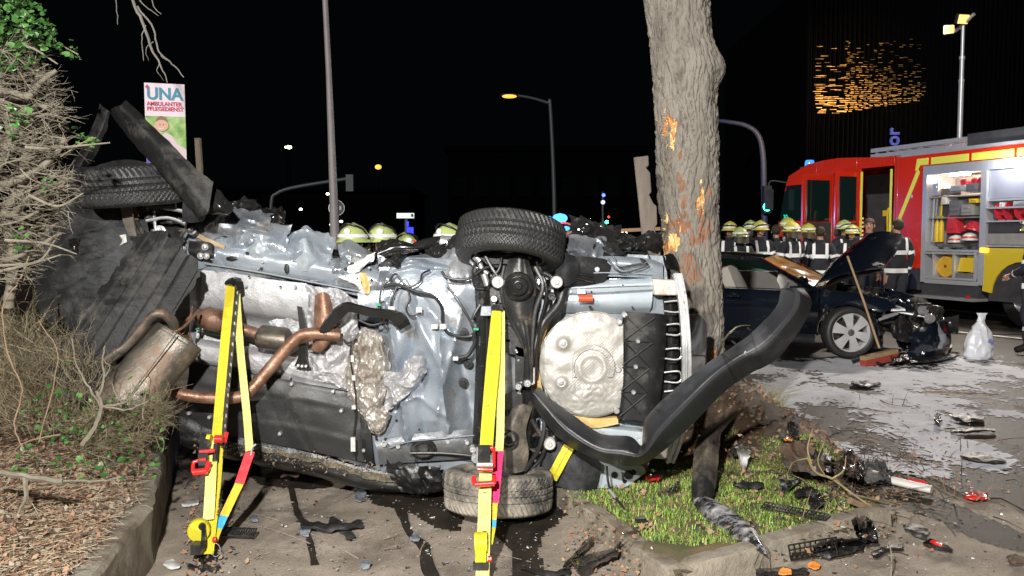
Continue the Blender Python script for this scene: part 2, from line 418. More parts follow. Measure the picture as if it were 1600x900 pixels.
# ---------------------------------------------------------------- low concrete wall on the left with the planted bank
WL = [V((-1.50, 2.5, 0)), V((-1.76, 4.1, 0)), V((-1.98, 4.75, 0)), V((-2.28, 5.65, 0)), V((-2.6, 6.6, 0))]
mb = MB()
wt = thing('low_retaining_wall', 'low weathered concrete wall edging the planted bank at the left', 'wall', WL[1])
for i in range(4):
    a, b = WL[i], WL[i + 1]; mb = MB(); d = (b - a).normalized(); a2 = a + d * .006; b2 = b - d * .006
    n = V((-d.y, d.x, 0)); h0, h1 = .30 + .01 * i, .31 + .01 * i; nn = 26; k = 7; rows = []
    prof = [(0, 0), (.005, .5), (0, .93), (.02, 1.0), (.10, 1.02), (.16, 1.0), (.17, 0)]
    for q in range(nn + 1):
        t = q / nn; p = a2.lerp(b2, t); h = h0 + (h1 - h0) * t
        rows.append([p + n * (u + .010 * noise.noise(V((p.x * 9, p.y * 9, u * 20 + w * 3)))) + V((0, 0, w * h + (.010 * noise.noise(V((p.x * 7, p.y * 7, u * 20))) if w > 0 else 0))) for u, w in prof])
    vs = [p for r in rows for p in r]; fs = [(q * 7 + j, q * 7 + j + 1, q * 7 + 8 + j, q * 7 + 7 + j) for q in range(nn) for j in range(6)]
    fs += [tuple(range(7)), tuple(reversed([nn * 7 + j for j in range(7)]))]
    mb.add(vs, fs); part('wall_segment', mb, mCONC, wt)
def bank_h(x, y):
    wx = np.interp(y, [p.y for p in WL], [p.x for p in WL]) - .12
    d = wx - x
    return .29 + .12 * min(1, max(0, d) / .9) + .035 * noise.noise(V((x * 3, y * 3, 0))) + .015 * noise.noise(V((x * 14, y * 14, 0)))
struct('planted_bank', sheet([(-1.64, 2.5), (-1.88, 4.1), (-2.10, 4.75), (-2.4, 5.65), (-2.72, 6.6), (-3.4, 8), (-7, 8), (-7, 2.5)], .05, bank_h), mSOIL)

# ---------------------------------------------------------------- traffic island with kerb stones
def ik(px, py): p = G(px, py, .12); return V((p.x, p.y, 0))
IA, IB, ID = ik(1058, 893), ik(903, 786), ik(1398, 800)
IC = V((-.25, 7.2, 0)); IE = V((2.35, 7.9, 0)); IF = V((0.2, 8.6, 0))
IP = [(p.x, p.y) for p in (IA, ID, V((2.5, 6.2, 0)), IE, IF, IC, IB)]
TREE = V((1.365, 6.42, 0))
def isl_h(x, y):
    db = min(dseg(x, y, IP[i], IP[(i + 1) % len(IP)]) for i in (1, 2, 3, 4))
    dt = math.hypot(x - TREE.x - .1, y - TREE.y)
    m = .30 * math.exp(-(dt / .5) ** 2) + .2 * math.exp(-(((x - 1.75) / .5) ** 2 + ((y - 6.6) / .6) ** 2)) + .10 * math.exp(-(((x - 2.0) / .3) ** 2 + ((y - 5.75) / .35) ** 2))
    h = .105 + m + .025 * noise.noise(V((x * 5, y * 5, 2))) + .012 * noise.noise(V((x * 19, y * 19, 2)))
    return h * min(1, .02 + db / .2)
def gmask(x, y):
    return noise.noise(V((x * 2.2, y * 2.2, 4))) * .9 + noise.noise(V((x * 7, y * 7, 4))) * .8 + (.45 if y < 5.6 else -.15 - (y - 5.6) * .8) - max(0, x - 1.85) * .7
isl = sheet(IP, .035, isl_h)
isl.m = []
for f in isl.f:
    c = sum((V(isl.v[i]) for i in f), V((0, 0, 0))) / 4; isl.m.append(0 if gmask(c.x, c.y) > .05 else 1)
struct('traffic_island', isl, [mGRASSB, mMUD])
kt = thing('kerb', 'weathered concrete kerb around the grass island with the tree', 'kerb', IA)
def kerb_run(a, b, n, h=.115, w=.105, side=1, sk=0):
    d = (b - a); L = d.length / n; d.normalize(); nrm = V((-d.y, d.x, 0)) * side
    for i in range(n):
        p0 = a + d * (L * i + .008); q = L - .016; mb = MB(); rows = []; m = 14
        off = V((0, 0, 0)) if not sk else nrm * (.02 * ((i * 37) % 3 - 1))
        for j in range(m + 1):
            p = p0 + d * (q * j / m) + off; r = []
            for u, z in ((-.012, 0), (-.006, .5 * h), (0, .93 * h), (.009, h), (w * .5, h * 1.01), (w - .01, h), (w, .9 * h), (w, 0)):
                e = .004 if z > 0 else 0
                cut = -.02 if j in (0, m) and z > .8 * h else 0
                r.append(p + nrm * (u + e * noise.noise(p * 11 + V((u * 30, 0, z * 30)))) + V((0, 0, z + cut + e * noise.noise(p * 13 + V((u * 30, 5, z * 30))))))
            rows.append(r)
        vs = [x for r in rows for x in r]; fs = [(j * 8 + k, j * 8 + k + 1, j * 8 + 9 + k, j * 8 + 8 + k) for j in range(m) for k in range(7)]
        fs += [tuple(range(8)), tuple(reversed([m * 8 + k for k in range(8)]))]
        if side < 0: fs = [tuple(reversed(f)) for f in fs]
        mb.add(vs, fs); part('kerb_stone', mb, mCONC, kt)
kerb_run(IA + (IB - IA) * .03, IB + (IB - IA) * 1.0, 4, side=-1, sk=1)
kerb_run(IA + (ID - IA) * .05, ID, 3, side=1, h=.14, sk=1)

# ---------------------------------------------------------------- vegetation helpers
mTW = mat('bare_beige_twig', (.21, .185, .14), (.10, .085, .06), s=9, rough=.8, bump=.3, bs=90)
mTWL = mat('thin_olive_twig', (.11, .09, .05), (.25, .21, .13), s=7, rough=.85)
mTWD = mat('brown_dead_twig', (.16, .10, .06), (.26, .18, .12), s=9, rough=.85)
mLEAF = mat('green_ivy_leaf', (.025, .075, .015), (.05, .13, .03), s=9, rough=.4)
mLEAFB = mat('bright_ivy_leaf', (.06, .15, .035), (.10, .22, .06), s=9, rough=.4)
mDEAD = mat('fallen_brown_leaf', (.2, .105, .06), (.3, .17, .10), s=14, rough=.8)
mDEAD2 = mat('pale_dry_leaf', (.32, .22, .14), (.22, .15, .10), s=14, rough=.8)
mGR1 = mat('fresh_grass', (.22, .38, .04), (.34, .5, .09), s=7, rough=.6)
mGR2 = mat('dry_grass', (.28, .27, .09), (.35, .3, .14), s=7, rough=.7)
def leaf(mb, p, s, mi, R=random, lobed=False):
    a = V((R.uniform(-1, 1), R.uniform(-1, 1), R.uniform(-.3, .8))).normalized(); b = a.cross(V((R.uniform(-.4, .4), R.uniform(-1.4, -.3), 1))).normalized(); n = a.cross(b) * .18
    if lobed:
        vs = [p, p + (a * .25 + b * .45) * s, p + (a * .55 + b * .28 - n) * s, p + (a * .7 + b * .35) * s, p + a * s, p + (a * .7 - b * .35) * s, p + (a * .55 - b * .28 - n) * s, p + (a * .25 - b * .45) * s]
        mb.add(vs, [(0, 1, 2, 4), (2, 3, 4), (0, 4, 6, 7), (4, 5, 6)], mi)
    else: mb.add([p, p + (a * .5 + b * .33 + n) * s, p + a * s, p + (a * .5 - b * .33 + n) * s], [(0, 1, 2, 3)], mi)
def twig(mb, p, d, L, r, R, kids=2, n=4, seg=5, wob=.35, mi=0, grav=0):
    pts = [p]; d = d.normalized()
    for i in range(seg):
        d = (d + V((R.gauss(0, wob), R.gauss(0, wob), R.gauss(0, wob) - grav)) * .6).normalized(); pts.append(pts[-1] + d * (L / seg))
    mb.tube(pts, [r, r * .35], n, mi=mi, cap=False)
    for k in range(kids):
        j = R.randint(1, seg - 1); dd = (d + V((R.gauss(0, .8), R.gauss(0, .8), R.gauss(0, .8)))).normalized()
        twig(mb, pts[j], dd, L * R.uniform(.35, .6), r * .6, R, kids - 1 if kids > 1 else 0, n, 3, wob, mi, grav)
    return pts

# ---- the cut-back hedge, top left
R = random.Random(3)
hd = thing('clipped_hedge', 'bare clipped hedge with pale tangled twigs and ivy at the upper left', 'hedge', (-2.6, 4.2, .3))
mb = MB()
for pts, r in (([(15, 480, 4.3), (20, 400, 4.25), (10, 330, 4.2), (40, 260, 4.15), (25, 180, 4.2), (60, 120, 4.2), (30, 40, 4.2)], (.035, .02)),
               ([(-60, 520, 4.3), (-30, 420, 4.2), (-20, 300, 4.1), (20, 200, 4.1), (-10, 120, 4.1)], (.05, .03)),
               ([(-20, 300, 4.1), (60, 265, 4.05), (100, 215, 4.0)], (.03, .012)), ([(10, 340, 4.2), (60, 300, 4.1), (110, 290, 4.1)], (.022, .01)),
               ([(-30, 420, 4.2), (40, 395, 4.1), (95, 365, 4.0)], (.025, .01)), ([(25, 185, 4.2), (60, 165, 4.1), (90, 180, 4.0)], (.03, .012)),
               ([(-30, 130, 4.1), (30, 150, 4.0), (60, 140, 4.0), (85, 110, 4.0)], (.035, .012))):
    m = MB(); pp = [P(*q) for q in pts]; pp2 = crom(pp, 6); r = [a_ * .75 for a_ in r]
    pp2 = [q + V((noise.noise(q * 9), noise.noise(q * 9 + V((4, 4, 4))), 0)) * .03 for q in pp2]
    m.tube(pp2, r, 10); part('branch', m, mTW, hd)
tw = MB(); lv = MB()
EDGE = [(60, 50), (100, 72), (150, 100), (200, 112), (260, 118), (310, 122), (360, 92), (400, 92), (450, 60)]
for i in range(640):
    y = R.uniform(70, 445); ex = np.interp(y, [e[0] for e in EDGE], [e[1] for e in EDGE]); x = R.uniform(-90, ex * .75)
    if y > 370 and R.random() < .65: continue
    dep = R.uniform(3.85, 4.4); p = P(x, y, dep)
    L = min(R.uniform(.12, .34), max(.06, (ex + R.uniform(-8, 10) - x) / 330))
    twig(tw, p, V((1, R.uniform(-.5, .3), R.uniform(-.35, .35))), L, R.uniform(.0014, .0042), R, kids=2, n=4, seg=5, wob=.3)
for pts in ([(60, 330, 3.9), (30, 345, 3.9), (0, 352, 3.9)], [(0, 415, 3.9), (60, 408, 3.9), (88, 372, 3.9)], [(-5, 425, 3.9), (50, 412, 3.9), (95, 398, 3.9)], [(45, 305, 3.85), (90, 322, 3.85), (130, 302, 3.85)],
            [(40, 230, 3.85), (75, 232, 3.85), (120, 228, 3.85), (172, 223, 3.85)], [(10, 70, 3.9), (50, 75, 3.9), (90, 100, 3.9)], [(8, 375, 3.9), (70, 380, 3.9), (120, 397, 3.9)]):
    tw.tube([P(*q) for q in pts], [.007, .003], 6, k=5)
part('twig_tangle', tw, mTW, hd, kind='stuff')
for i in range(900):
    y = R.uniform(-40, 112); lim = np.interp(y, [-40, 0, 40, 70, 90, 112], [50, 52, 80, 92, 70, 40]); x = R.uniform(-60, lim)
    p = P(x, y, R.uniform(3.8, 4.5)); leaf(lv, p, R.uniform(.02, .05), 0 if R.random() < .7 else 1, R, True)
for c, n_, sp in (((122, 208), 6, 12), ((133, 222), 7, 12), ((145, 215), 4, 9), ((105, 75), 6, 9), ((112, 84), 4, 6), ((30, 180), 14, 20), ((38, 375), 10, 16), ((22, 215), 8, 14), ((75, 290), 8, 12)):
    for i in range(n_): leaf(lv, P(c[0] + R.gauss(0, sp * .5), c[1] + R.gauss(0, sp * .6), 3.85 + R.uniform(0, .2)), R.uniform(.025, .04), 1 if R.random() < .6 else 0, R, True)
part('ivy_leaves', lv, [mLEAF, mLEAFB], hd, kind='stuff')
iv = MB(); iv.tube([P(78, 55, 4), P(95, 70, 4), P(122, 85, 3.95)], .003, 5, k=4); iv.tube([P(95, 245, 3.9), P(125, 225, 3.87), P(150, 215, 3.85)], .003, 5, k=4)
part('ivy_stem', iv, mTWL, hd)
# ---- twiggy low shrubs on the bank
R = random.Random(5)
sh = thing('low_twiggy_shrub', 'dense low shrub of thin olive twigs under the torn panel at the left', 'shrub', (-2.7, 4.9, .3))
tw = MB()
for i in range(850):
    y = R.uniform(470, 640); x = R.uniform(-40, 120 + (y - 470) * .35)
    if x > 60 and y < 500: x -= 60
    dep = R.uniform(4.35, 5.0) if x < 90 else R.uniform(4.4, 4.75)
    p = P(x, y + 40, dep); twig(tw, p, V((R.uniform(-.6, .8), R.uniform(-.5, .1), R.uniform(.2, 1))), R.uniform(.1, .26), R.uniform(.0012, .0026), R, kids=2, n=3, seg=4, wob=.4)
part('twig_tangle', tw, mTWL, sh, kind='stuff')
tw = MB()
sh2 = thing('low_twiggy_shrub', 'fan of thin olive twigs spilling over the low wall beside the muffler', 'shrub', (-2.15, 4.6, .25))
for i in range(330):
    t = R.random(); x = 135 + 120 * t + R.gauss(0, 10); y = 690 - 40 * t + R.gauss(0, 18)
    p = P(x - 20, y, R.uniform(4.2, 4.5)); twig(tw, p, V((R.uniform(.1, 1.2), R.uniform(-.5, .1), R.uniform(.0, .8))), R.uniform(.1, .24), R.uniform(.0012, .0026), R, kids=2, n=3, seg=4, wob=.3)
part('twig_tangle', tw, mTWL, sh2, kind='stuff')
# ---- leaf litter and ivy on the bank
R = random.Random(6); ll = MB()
for i in range(16500):
    y = R.uniform(2.9, 6.0); wx = float(np.interp(y, [p.y for p in WL], [p.x for p in WL])) - .13; x = wx + .05 - abs(R.gauss(0, .7))
    z = bank_h(x, y) if x < wx - .1 else .33
    p = V((x, y, z + R.uniform(0, .02)))
    if R.random() < .3: leaf(ll, p, R.uniform(.010, .035), R.choice([0, 0, 1, 2, 2, 3]), R)
    else:
        d = V((R.gauss(0, 1), R.gauss(0, 1), R.gauss(0, .15))).normalized() * R.uniform(.02, .09); ll.tube([p, p + d], .0013, 3, mi=R.choice([1, 4, 4, 3, 0, 2]), cap=False)
o = single('leaf_litter', ll, [mDEAD, mDEAD2, mat('dark_rotten_leaf', (.06, .04, .028), (.11, .07, .045), s=14, rough=.9), mat('grey_dry_stalk', (.22, .19, .15), (.3, .26, .2), s=9, rough=.9), mat('pale_straw', (.38, .31, .2), (.45, .38, .26), s=9, rough=.9)], 'brown fallen leaves and needles covering the bank at the lower left', 'leaf litter', kind='stuff')
lv = MB()
for i in range(230):
    x = R.uniform(20, 260); y = R.uniform(610, 740)
    if R.random() < .35: x = R.gauss(170, 50); y = R.gauss(650, 35)
    p = P(x, y + 10, R.uniform(4.15, 4.6)); p.z = max(p.z, bank_h(p.x, p.y) + .01) if p.x < -1.9 else p.z
    leaf(lv, p, R.uniform(.02, .042), 0 if R.random() < .6 else 1, R, True)
single('creeping_ivy', lv, [mLEAF, mLEAFB], 'small green ivy leaves creeping over the bank behind the low wall', 'ivy', kind='stuff')
# bare forked branches and sticks
def sticks(name, label, cat, runs, m, dep=None, w=1.0):
    mb = MB()
    for pts, r in runs:
        pp = crom([P(*q) if len(q) == 3 else P(q[0], q[1], dep) for q in pts], 5)
        pp = [q + V((noise.noise(q * 30), 0, noise.noise(q * 30 + V((9, 0, 0))))) * .008 for q in pp]
        mb.tube(pp, [a * w for a in r], 6)
    return single(name, mb, m, label, cat)
sticks('forked_branch', 'pale forked bare branch standing in front of the muffler', 'branch', [
    ([(128, 695), (150, 665), (158, 632), (152, 612)], (.012, .008)), ([(157, 635), (135, 600), (118, 565), (113, 530)], (.006, .003)),
    ([(155, 620), (163, 590), (160, 560), (165, 540)], (.006, .003)), ([(157, 634), (185, 632), (205, 620), (222, 588)], (.006, .003)),
    ([(190, 630), (180, 612), (175, 598)], (.004, .002)), ([(158, 635), (200, 640), (232, 626)], (.005, .002)), ([(163, 590), (172, 575), (160, 560)], (.003, .002)), ([(222, 638), (224, 655)], (.003, .002))], mTW, 4.1)
sticks('fallen_stick', 'crooked grey stick lying on the leaf litter at the left edge', 'stick', [
    ([(-10, 738), (35, 742), (65, 748), (98, 752)], (.016, .012, .018)), ([(38, 745), (40, 775), (30, 800), (18, 830)], (.012, .006)), ([(98, 752), (150, 752), (190, 745)], (.006, .003))], mTW, 3.75)
sticks('thin_stem', 'thin bare stems rising at the left edge below the hedge', 'stem', [
    ([(35, 700), (22, 660), (35, 610), (12, 550), (5, 480), (30, 440), (45, 400)], (.004, .003)), ([(60, 690), (90, 560), (60, 500)], (.003, .002)), ([(95, 680), (40, 690), (10, 720)], (.004, .002))], mTWD, 4.0)
hb = sticks('hanging_branch', 'thin bare branch hanging down from above at the upper left', 'branch', [
    ([(195, -80), (208, 0), (225, 40), (236, 75), (250, 100), (262, 128)], (.010, .008, .003)), ([(215, 10), (240, 45), (248, 80), (270, 100), (287, 120)], (.006, .003)), ([(228, 40), (222, 60), (224, 95)], (.004, .002)),
    ([(205, -20), (222, 5), (248, 25)], (.005, .002)), ([(180, -60), (182, 0), (184, 38)], (.004, .002)), ([(240, 65), (228, 78), (232, 95)], (.003, .001)), ([(248, 80), (256, 92), (266, 95)], (.003, .001)), ([(250, 98), (245, 110), (255, 125)], (.003, .001)), ([(232, -30), (240, 10), (252, 22)], (.004, .002))],
    mat('grey_hanging_twig', (.12, .11, .10), (.2, .18, .16), rough=.8), 5.0)
# ---- grass blades on the island
R = random.Random(8); gr = MB(); nb = 0
while nb < 15000:
    x = R.uniform(.3, 2.4); y = R.uniform(4.1, 7.5)
    if not inpoly(x, y, IP) or gmask(x, y) + R.uniform(-.25, .1) < 0: continue
    if min(dseg(x, y, IP[0], IP[1]), dseg(x, y, IP[0], IP[-1])) < .085: continue
    z = isl_h(x, y); L = R.uniform(.012, .042) * (1 + .5 * noise.noise(V((x * 9, y * 9, 1)))); a = R.uniform(0, 2 * pi); l = V((cos(a), sin(a), 0)); wv = V((-sin(a), cos(a), 0)) * R.uniform(.0015, .003)
    b = V((x, y, z - .004)); b1 = b + l * L * .3 + V((0, 0, L * .7)); b2 = b + l * L * R.uniform(.5, 1.0) + V((0, 0, L * R.uniform(.6, 1)))
    gr.add([b - wv, b + wv, b1 + wv * .8, b1 - wv * .8, b2], [(0, 1, 2, 3), (3, 2, 4)], R.choice([0, 0, 0, 2, 2, 1]) ); nb += 1
for cx, cy, n_ in ((1165, 640, 110), (1190, 632, 80)):
    g0 = G(cx, cy, .1)
    for i in range(n_):
        b = g0 + V((R.gauss(0, .12), R.gauss(0, .12), -.03)); d = V((R.gauss(.2, .35), R.gauss(0, .35), 1)) * R.uniform(.12, .28)
        gr.tube([b, b + d * .6, b + d + V((d.x, d.y, -.03))], [.0025, .0008], 3, mi=1, cap=False)
single('island_grass', gr, [mGR1, mGR2, mat('dull_moss_green', (.09, .16, .03), (.15, .22, .05), s=7, rough=.7)], 'short bright green grass on the traffic island', 'grass', kind='stuff')
ll = MB(); R = random.Random(9); n_ = 0
while n_ < 2300:
    x = R.uniform(.3, 2.6); y = R.uniform(4.1, 7.5)
    if not inpoly(x, y, IP) or (y < 5.5 and R.random() < .7): continue
    leaf(ll, V((x, y, isl_h(x, y) + R.uniform(.005, .03))), R.uniform(.015, .045), 0 if R.random() < .6 else 1, R); n_ += 1
single('leaf_litter', ll, [mDEAD, mDEAD2], 'scattered brown dead leaves on the traffic island', 'leaf litter', kind='stuff')
# ---------------------------------------------------------------- the struck tree
mBARK = mat('grey_furrowed_bark', (.27, .245, .21), (.15, .132, .11), s=6, rough=.9, bump=.8, bs=70, stretch=(1, 1, .3), dirt=(.08, .07, .06), ds=10, da=.3, fine=((.33, .31, .28), 40, .66))
mWOOD = mat('torn_orange_wood', (.50, .19, .055), (.66, .34, .13), s=18, rough=.75, bump=.6, bs=80, stretch=(1, 1, .25))
mWOODL = mat('pale_splintered_wood', (.8, .62, .3), (.75, .45, .15), s=18, rough=.75, bump=.5, bs=80)
mWOODR = mat('reddish_bared_bark', (.27, .115, .055), (.22, .17, .13), s=12, rough=.85, bump=.7, bs=60, stretch=(1, 1, .3))
tr = thing('struck_tree', 'thick grey tree trunk with torn orange wounds behind the wreck', 'tree', TREE)
TC = [(1085, 740, .30), (1086, 700, .262), (1084, 650, .24), (1083, 560, .222), (1081, 450, .213), (1078, 350, .205), (1073, 200, .212), (1068, 110, .222), (1062, 60, .215), (1056, 0, .222), (1050, -80, .23), (1040, -300, .22), (1035, -520, .2)]
zz = [P(a, b, TREE.y).z for a, b, r in TC]; xx = [P(a, b, TREE.y).x for a, b, r in TC]; rr = [r for a, b, r in TC]
WOUND = [(1041, 200, 17, 28, 0), (1048, 222, 7, 20, 1), (1094, 312, 10, 28, 0), (1042, 368, 22, 34, 1), (1040, 395, 14, 18, 0), (1064, 292, 10, 20, 2), (1066, 312, 8, 14, 2), (1062, 350, 22, 18, 2), (1098, 360, 18, 28, 2), (1084, 375, 10, 25, 2), (1108, 300, 5, 10, 2), (1104, 580, 34, 36, 0), (1098, 600, 30, 20, 1), (1062, 240, 4, 10, 2), (1072, 420, 20, 30, 2)]
def trunk():
    mb = MB(); n = 240; zs = list(np.arange(-.1, 3.35, .0085)) + [3.45, 3.6, 3.9, 4.3, 4.8]; vs = []; wm = []
    for z in zs:
        cx = np.interp(z, zz, xx); r0 = np.interp(z, zz, rr)
        for j in range(n):
            a = 2 * pi * j / n; ca, sa = cos(a), sin(a)
            q = V((ca * 3.0, sa * 3.0, z * 2.1)); lf = noise.noise(q * .55) * .02
            q2 = V((ca * r0 * 34 + 3 * noise.noise(V((ca, sa, z * 2))), sa * r0 * 34, z * 6.5))
            fur = abs(noise.noise(q2)) * 1.6; fur2 = noise.noise(V((ca * r0 * 95, sa * r0 * 95, z * 26)))
            d = min(.5, fur) * .036 + fur2 * .010
            # knob with a cut limb scar on the right
            kb = .075 * math.exp(-(((z - P(1120, 105, TREE.y).z) / .13) ** 2)) * max(0, ca) ** 3
            r = r0 + lf + d + kb + (.05 * max(0, 1 - (z + .1) / .5) * (1 + noise.noise(V((ca * 2.5, sa * 2.5, 0)))) if z < .4 else 0)
            x = cx + r * ca; y = TREE.y + r * sa; w = 9
            if sa < .25:
                # where does this point sit in the wound map (wounds given on the trunk's camera side)
                yy = y; pv = (z - CAMZ)
                vx = x / yy; vz = pv / yy
                py = 450 - F * (vz * cP + sP) / (cP - vz * sP); px = 800 + F * vx / (cP - vz * sP) * 1.0
                for (wx, wy, ww, wh, k) in WOUND:
                    e = ((px - wx) / ww) ** 2 + ((py - wy) / wh) ** 2 + 1.5 * noise.noise(V((x * 26, z * 8, k))) + .9 * noise.noise(V((x * 80, z * 14, k)))
                    if e < .45: w = k if w == 9 else w
                if w in (0, 1): r = r - .018 + .01 * noise.noise(V((ca * 30, sa * 30, z * 14)))
            vs.append((cx + r * ca, TREE.y + r * sa, z)); wm.append(w)
    m = len(zs); fs = []; mi = []
    for i in range(m - 1):
        for j in range(n):
            f = (i * n + j, i * n + (j + 1) % n, (i + 1) * n + (j + 1) % n, (i + 1) * n + j); fs.append(f)
            w = wm[f[0]]; mi.append(0 if w == 9 else (3 if w == 2 else (1 if w == 0 and noise.noise(V(vs[f[0]]) * 40) < .15 else 2)))
    mb.v = vs; mb.f = fs; mb.m = mi; mb.add([vs[(m - 1) * n]], []); return mb
part('trunk', trunk(), [mBARK, mWOOD, mWOODL, mWOODR], tr, ang=75)
R = random.Random(11); mb = MB()
for i in range(70):
    px = R.uniform(1082, 1124); py = 600 + R.uniform(-6, 16) - abs(px - 1103) * .3; a = (px - 1085) / 47; y = TREE.y - sqrt(max(.02, 1 - min(.98, abs(a)) ** 2)) * .235
    p = P(px, py, y); d = V((R.gauss(.1, .2), R.gauss(-.35, .2), R.uniform(.3, 1))).normalized() * R.uniform(.05, .16)
    mb.add([p - V((.007, 0, 0)), p + V((.007, 0, 0)), p + V((0, -.008, 0)), p + d], [(0, 1, 3), (1, 2, 3), (2, 0, 3)], R.randint(0, 1))
for (px, py, n_) in ((1040, 205, 12), (1050, 235, 8), (1096, 320, 10), (1036, 380, 10)):
    for i in range(n_):
        a = (px - 1076) / 47; p = P(px + R.gauss(0, 5), py + R.gauss(0, 12), TREE.y - sqrt(1 - a * a) * .21)
        d = V((R.gauss(0, .25), -.4, R.uniform(-1, 1))).normalized() * R.uniform(.03, .08)
        mb.add([p - V((.004, 0, 0)), p + V((.004, 0, 0)), p + V((0, -.006, 0)), p + d], [(0, 1, 3), (1, 2, 3), (2, 0, 3)], R.randint(0, 1))
part('splinters', mb, [mWOOD, mWOODL], tr, kind='stuff')
mb = MB(); mb.ell(P(1118, 108, TREE.y - .02), (.05, .06, .10), 14, 8); part('limb_scar', mb, mWOODR, tr, label='pale scar of a cut limb')
mb = MB()
for az, z in ((.4, 3.7), (2.6, 4.0), (4.4, 4.4)):
    b = V((xx[-3], TREE.y, z)); mb.tube([b, b + V((cos(az) * .8, sin(az) * .8, .6)), b + V((cos(az) * 1.5, sin(az) * 1.5, 1.6))], [.12, .05], 9, k=4)
part('limbs', mb, mBARK, tr)
# broken wooden post left of the trunk
mb = MB(); ol = [(990, 246), (1013, 243), (1014, 258), (1009, 262), (1016, 270), (1018, 300), (1014, 304), (1021, 318), (1026, 322), (1027, 350), (1023, 356), (1029, 384), (1004, 384), (998, 320)]
mb.prism([P(a, b, 6.05) for a, b in ol], (0.02, .14, 0), bevel=.004)
mb.box(P(1015, 500, 6.14), (.12, .14, 1.15))
single('broken_post', mb, mat('weathered_split_wood', (.19, .16, .135), (.11, .09, .075), s=14, rough=.9, bump=.8, bs=60, stretch=(1, 1, .15)), 'splintered grey wooden post standing left of the tree trunk', 'post')
# ================================================================== THE OVERTURNED CAR
YB = 5.15
def U(px, py, d=0.0): return P(px, py, YB - d)
def UR(*rows): return [[U(*q) if len(q) == 3 else U(q[0], q[1], 0) for q in r] for r in rows]
wr = thing('overturned_car', 'wrecked car lying on its side with its underbody, exhaust and wheels facing the viewer', 'car', (0.2, 5.6, 0))
# hull behind the underbody: sides and roof of the body, black paint, crushed
def hull():
    mb = MB()
    top = UR([(300, 372, -.03), (420, 386, -.03), (560, 402, -.03), (700, 408, -.03), (860, 398, -.03), (1010, 392, -.03)],
             [(290, 360, -.35), (420, 372, -.4), (560, 394, -.4), (700, 396, -.4), (860, 388, -.4), (985, 385, -.4)],
             [(300, 356, -.75), (420, 370, -.8), (560, 405, -.8), (700, 402, -.8), (860, 386, -.8), (975, 384, -.7)],
             [(330, 372, -1.1), (430, 380, -1.2), (560, 405, -1.35), (700, 405, -1.4), (850, 396, -1.3), (930, 392, -1.0)])
    mb.patch(top, 5, 4, amp=.03, sc_=5, thick=.008, nrm=(0, 0, 1), seed=2)
    bot = UR([(290, 690, -.03), (440, 722, -.03), (580, 752, -.03), (700, 762, -.03), (860, 742, -.03), (1000, 740, -.03)],
             [(290, 690, -.5), (440, 700, -.5), (580, 722, -.5), (700, 730, -.5), (860, 725, -.5), (975, 720, -.5)],
             [(330, 660, -1.1), (440, 670, -1.2), (580, 690, -1.35), (700, 690, -1.4), (850, 690, -1.3), (930, 670, -1.0)])
    mb.patch(bot, 5, 4, amp=.02, sc_=5, thick=.008, nrm=(0, 0, -1), seed=3)
    rear = UR([(1012, 392, -.03), (1045, 480, -.03), (1050, 600, -.03), (1000, 738, -.03)], [(985, 392, -.4), (1000, 480, -.5), (1000, 600, -.5), (975, 720, -.4)],
              [(930, 400, -1.0), (940, 480, -1.1), (940, 600, -1.1), (925, 680, -1.0)])
    mb.patch(rear, 4, 4, amp=.02, sc_=6, thick=.008, nrm=(1, 0, 0), seed=4)
    roof = UR([(330, 372, -1.1), (560, 405, -1.35), (700, 405, -1.4), (930, 400, -1.0)], [(330, 500, -1.2), (560, 520, -1.42), (700, 520, -1.46), (940, 500, -1.1)], [(330, 660, -1.1), (560, 690, -1.35), (700, 690, -1.4), (930, 680, -1.0)])
    mb.patch(roof, 5, 6, amp=.04, sc_=4, thick=.008, nrm=(0, 1, 0), seed=5)
    return mb
part('body_shell', hull(), mBLKG, wr)

# floor panels --------------------------------------------------------------
def folds(u, v, p):
    return 0
# upper side rail of the floor at the left
part('floor_rail', MB().patch(UR([(298, 362, -.02), (380, 380, -.01), (470, 396, -.02), (560, 412, -.03), (600, 425, -.03)],
     [(300, 385, .035), (380, 398, .04), (470, 410, .045), (560, 428, .04), (602, 440, .03)],
     [(306, 400, .03), (380, 414, .035), (470, 430, .035), (560, 444, .03), (602, 455, .02)],
     [(312, 428, -.02), (380, 434, -.01), (470, 440, -.01), (560, 462, -.01), (604, 470, -.01)]), 10, 6, amp=.014, sc_=7, thick=.004, seed=1, rag=.01), mPAN, wr)
part('floor_rail', MB().patch(UR([(558, 455, .02), (620, 452, .05), (700, 440, .05), (742, 430, .03)], [(560, 478, .03), (620, 480, .06), (700, 470, .07), (742, 455, .04)], [(562, 500, .0), (620, 505, .01), (700, 500, .02), (742, 488, .0)]), 8, 5, amp=.012, sc_=8, seed=5, thick=.004), mPAN, wr)
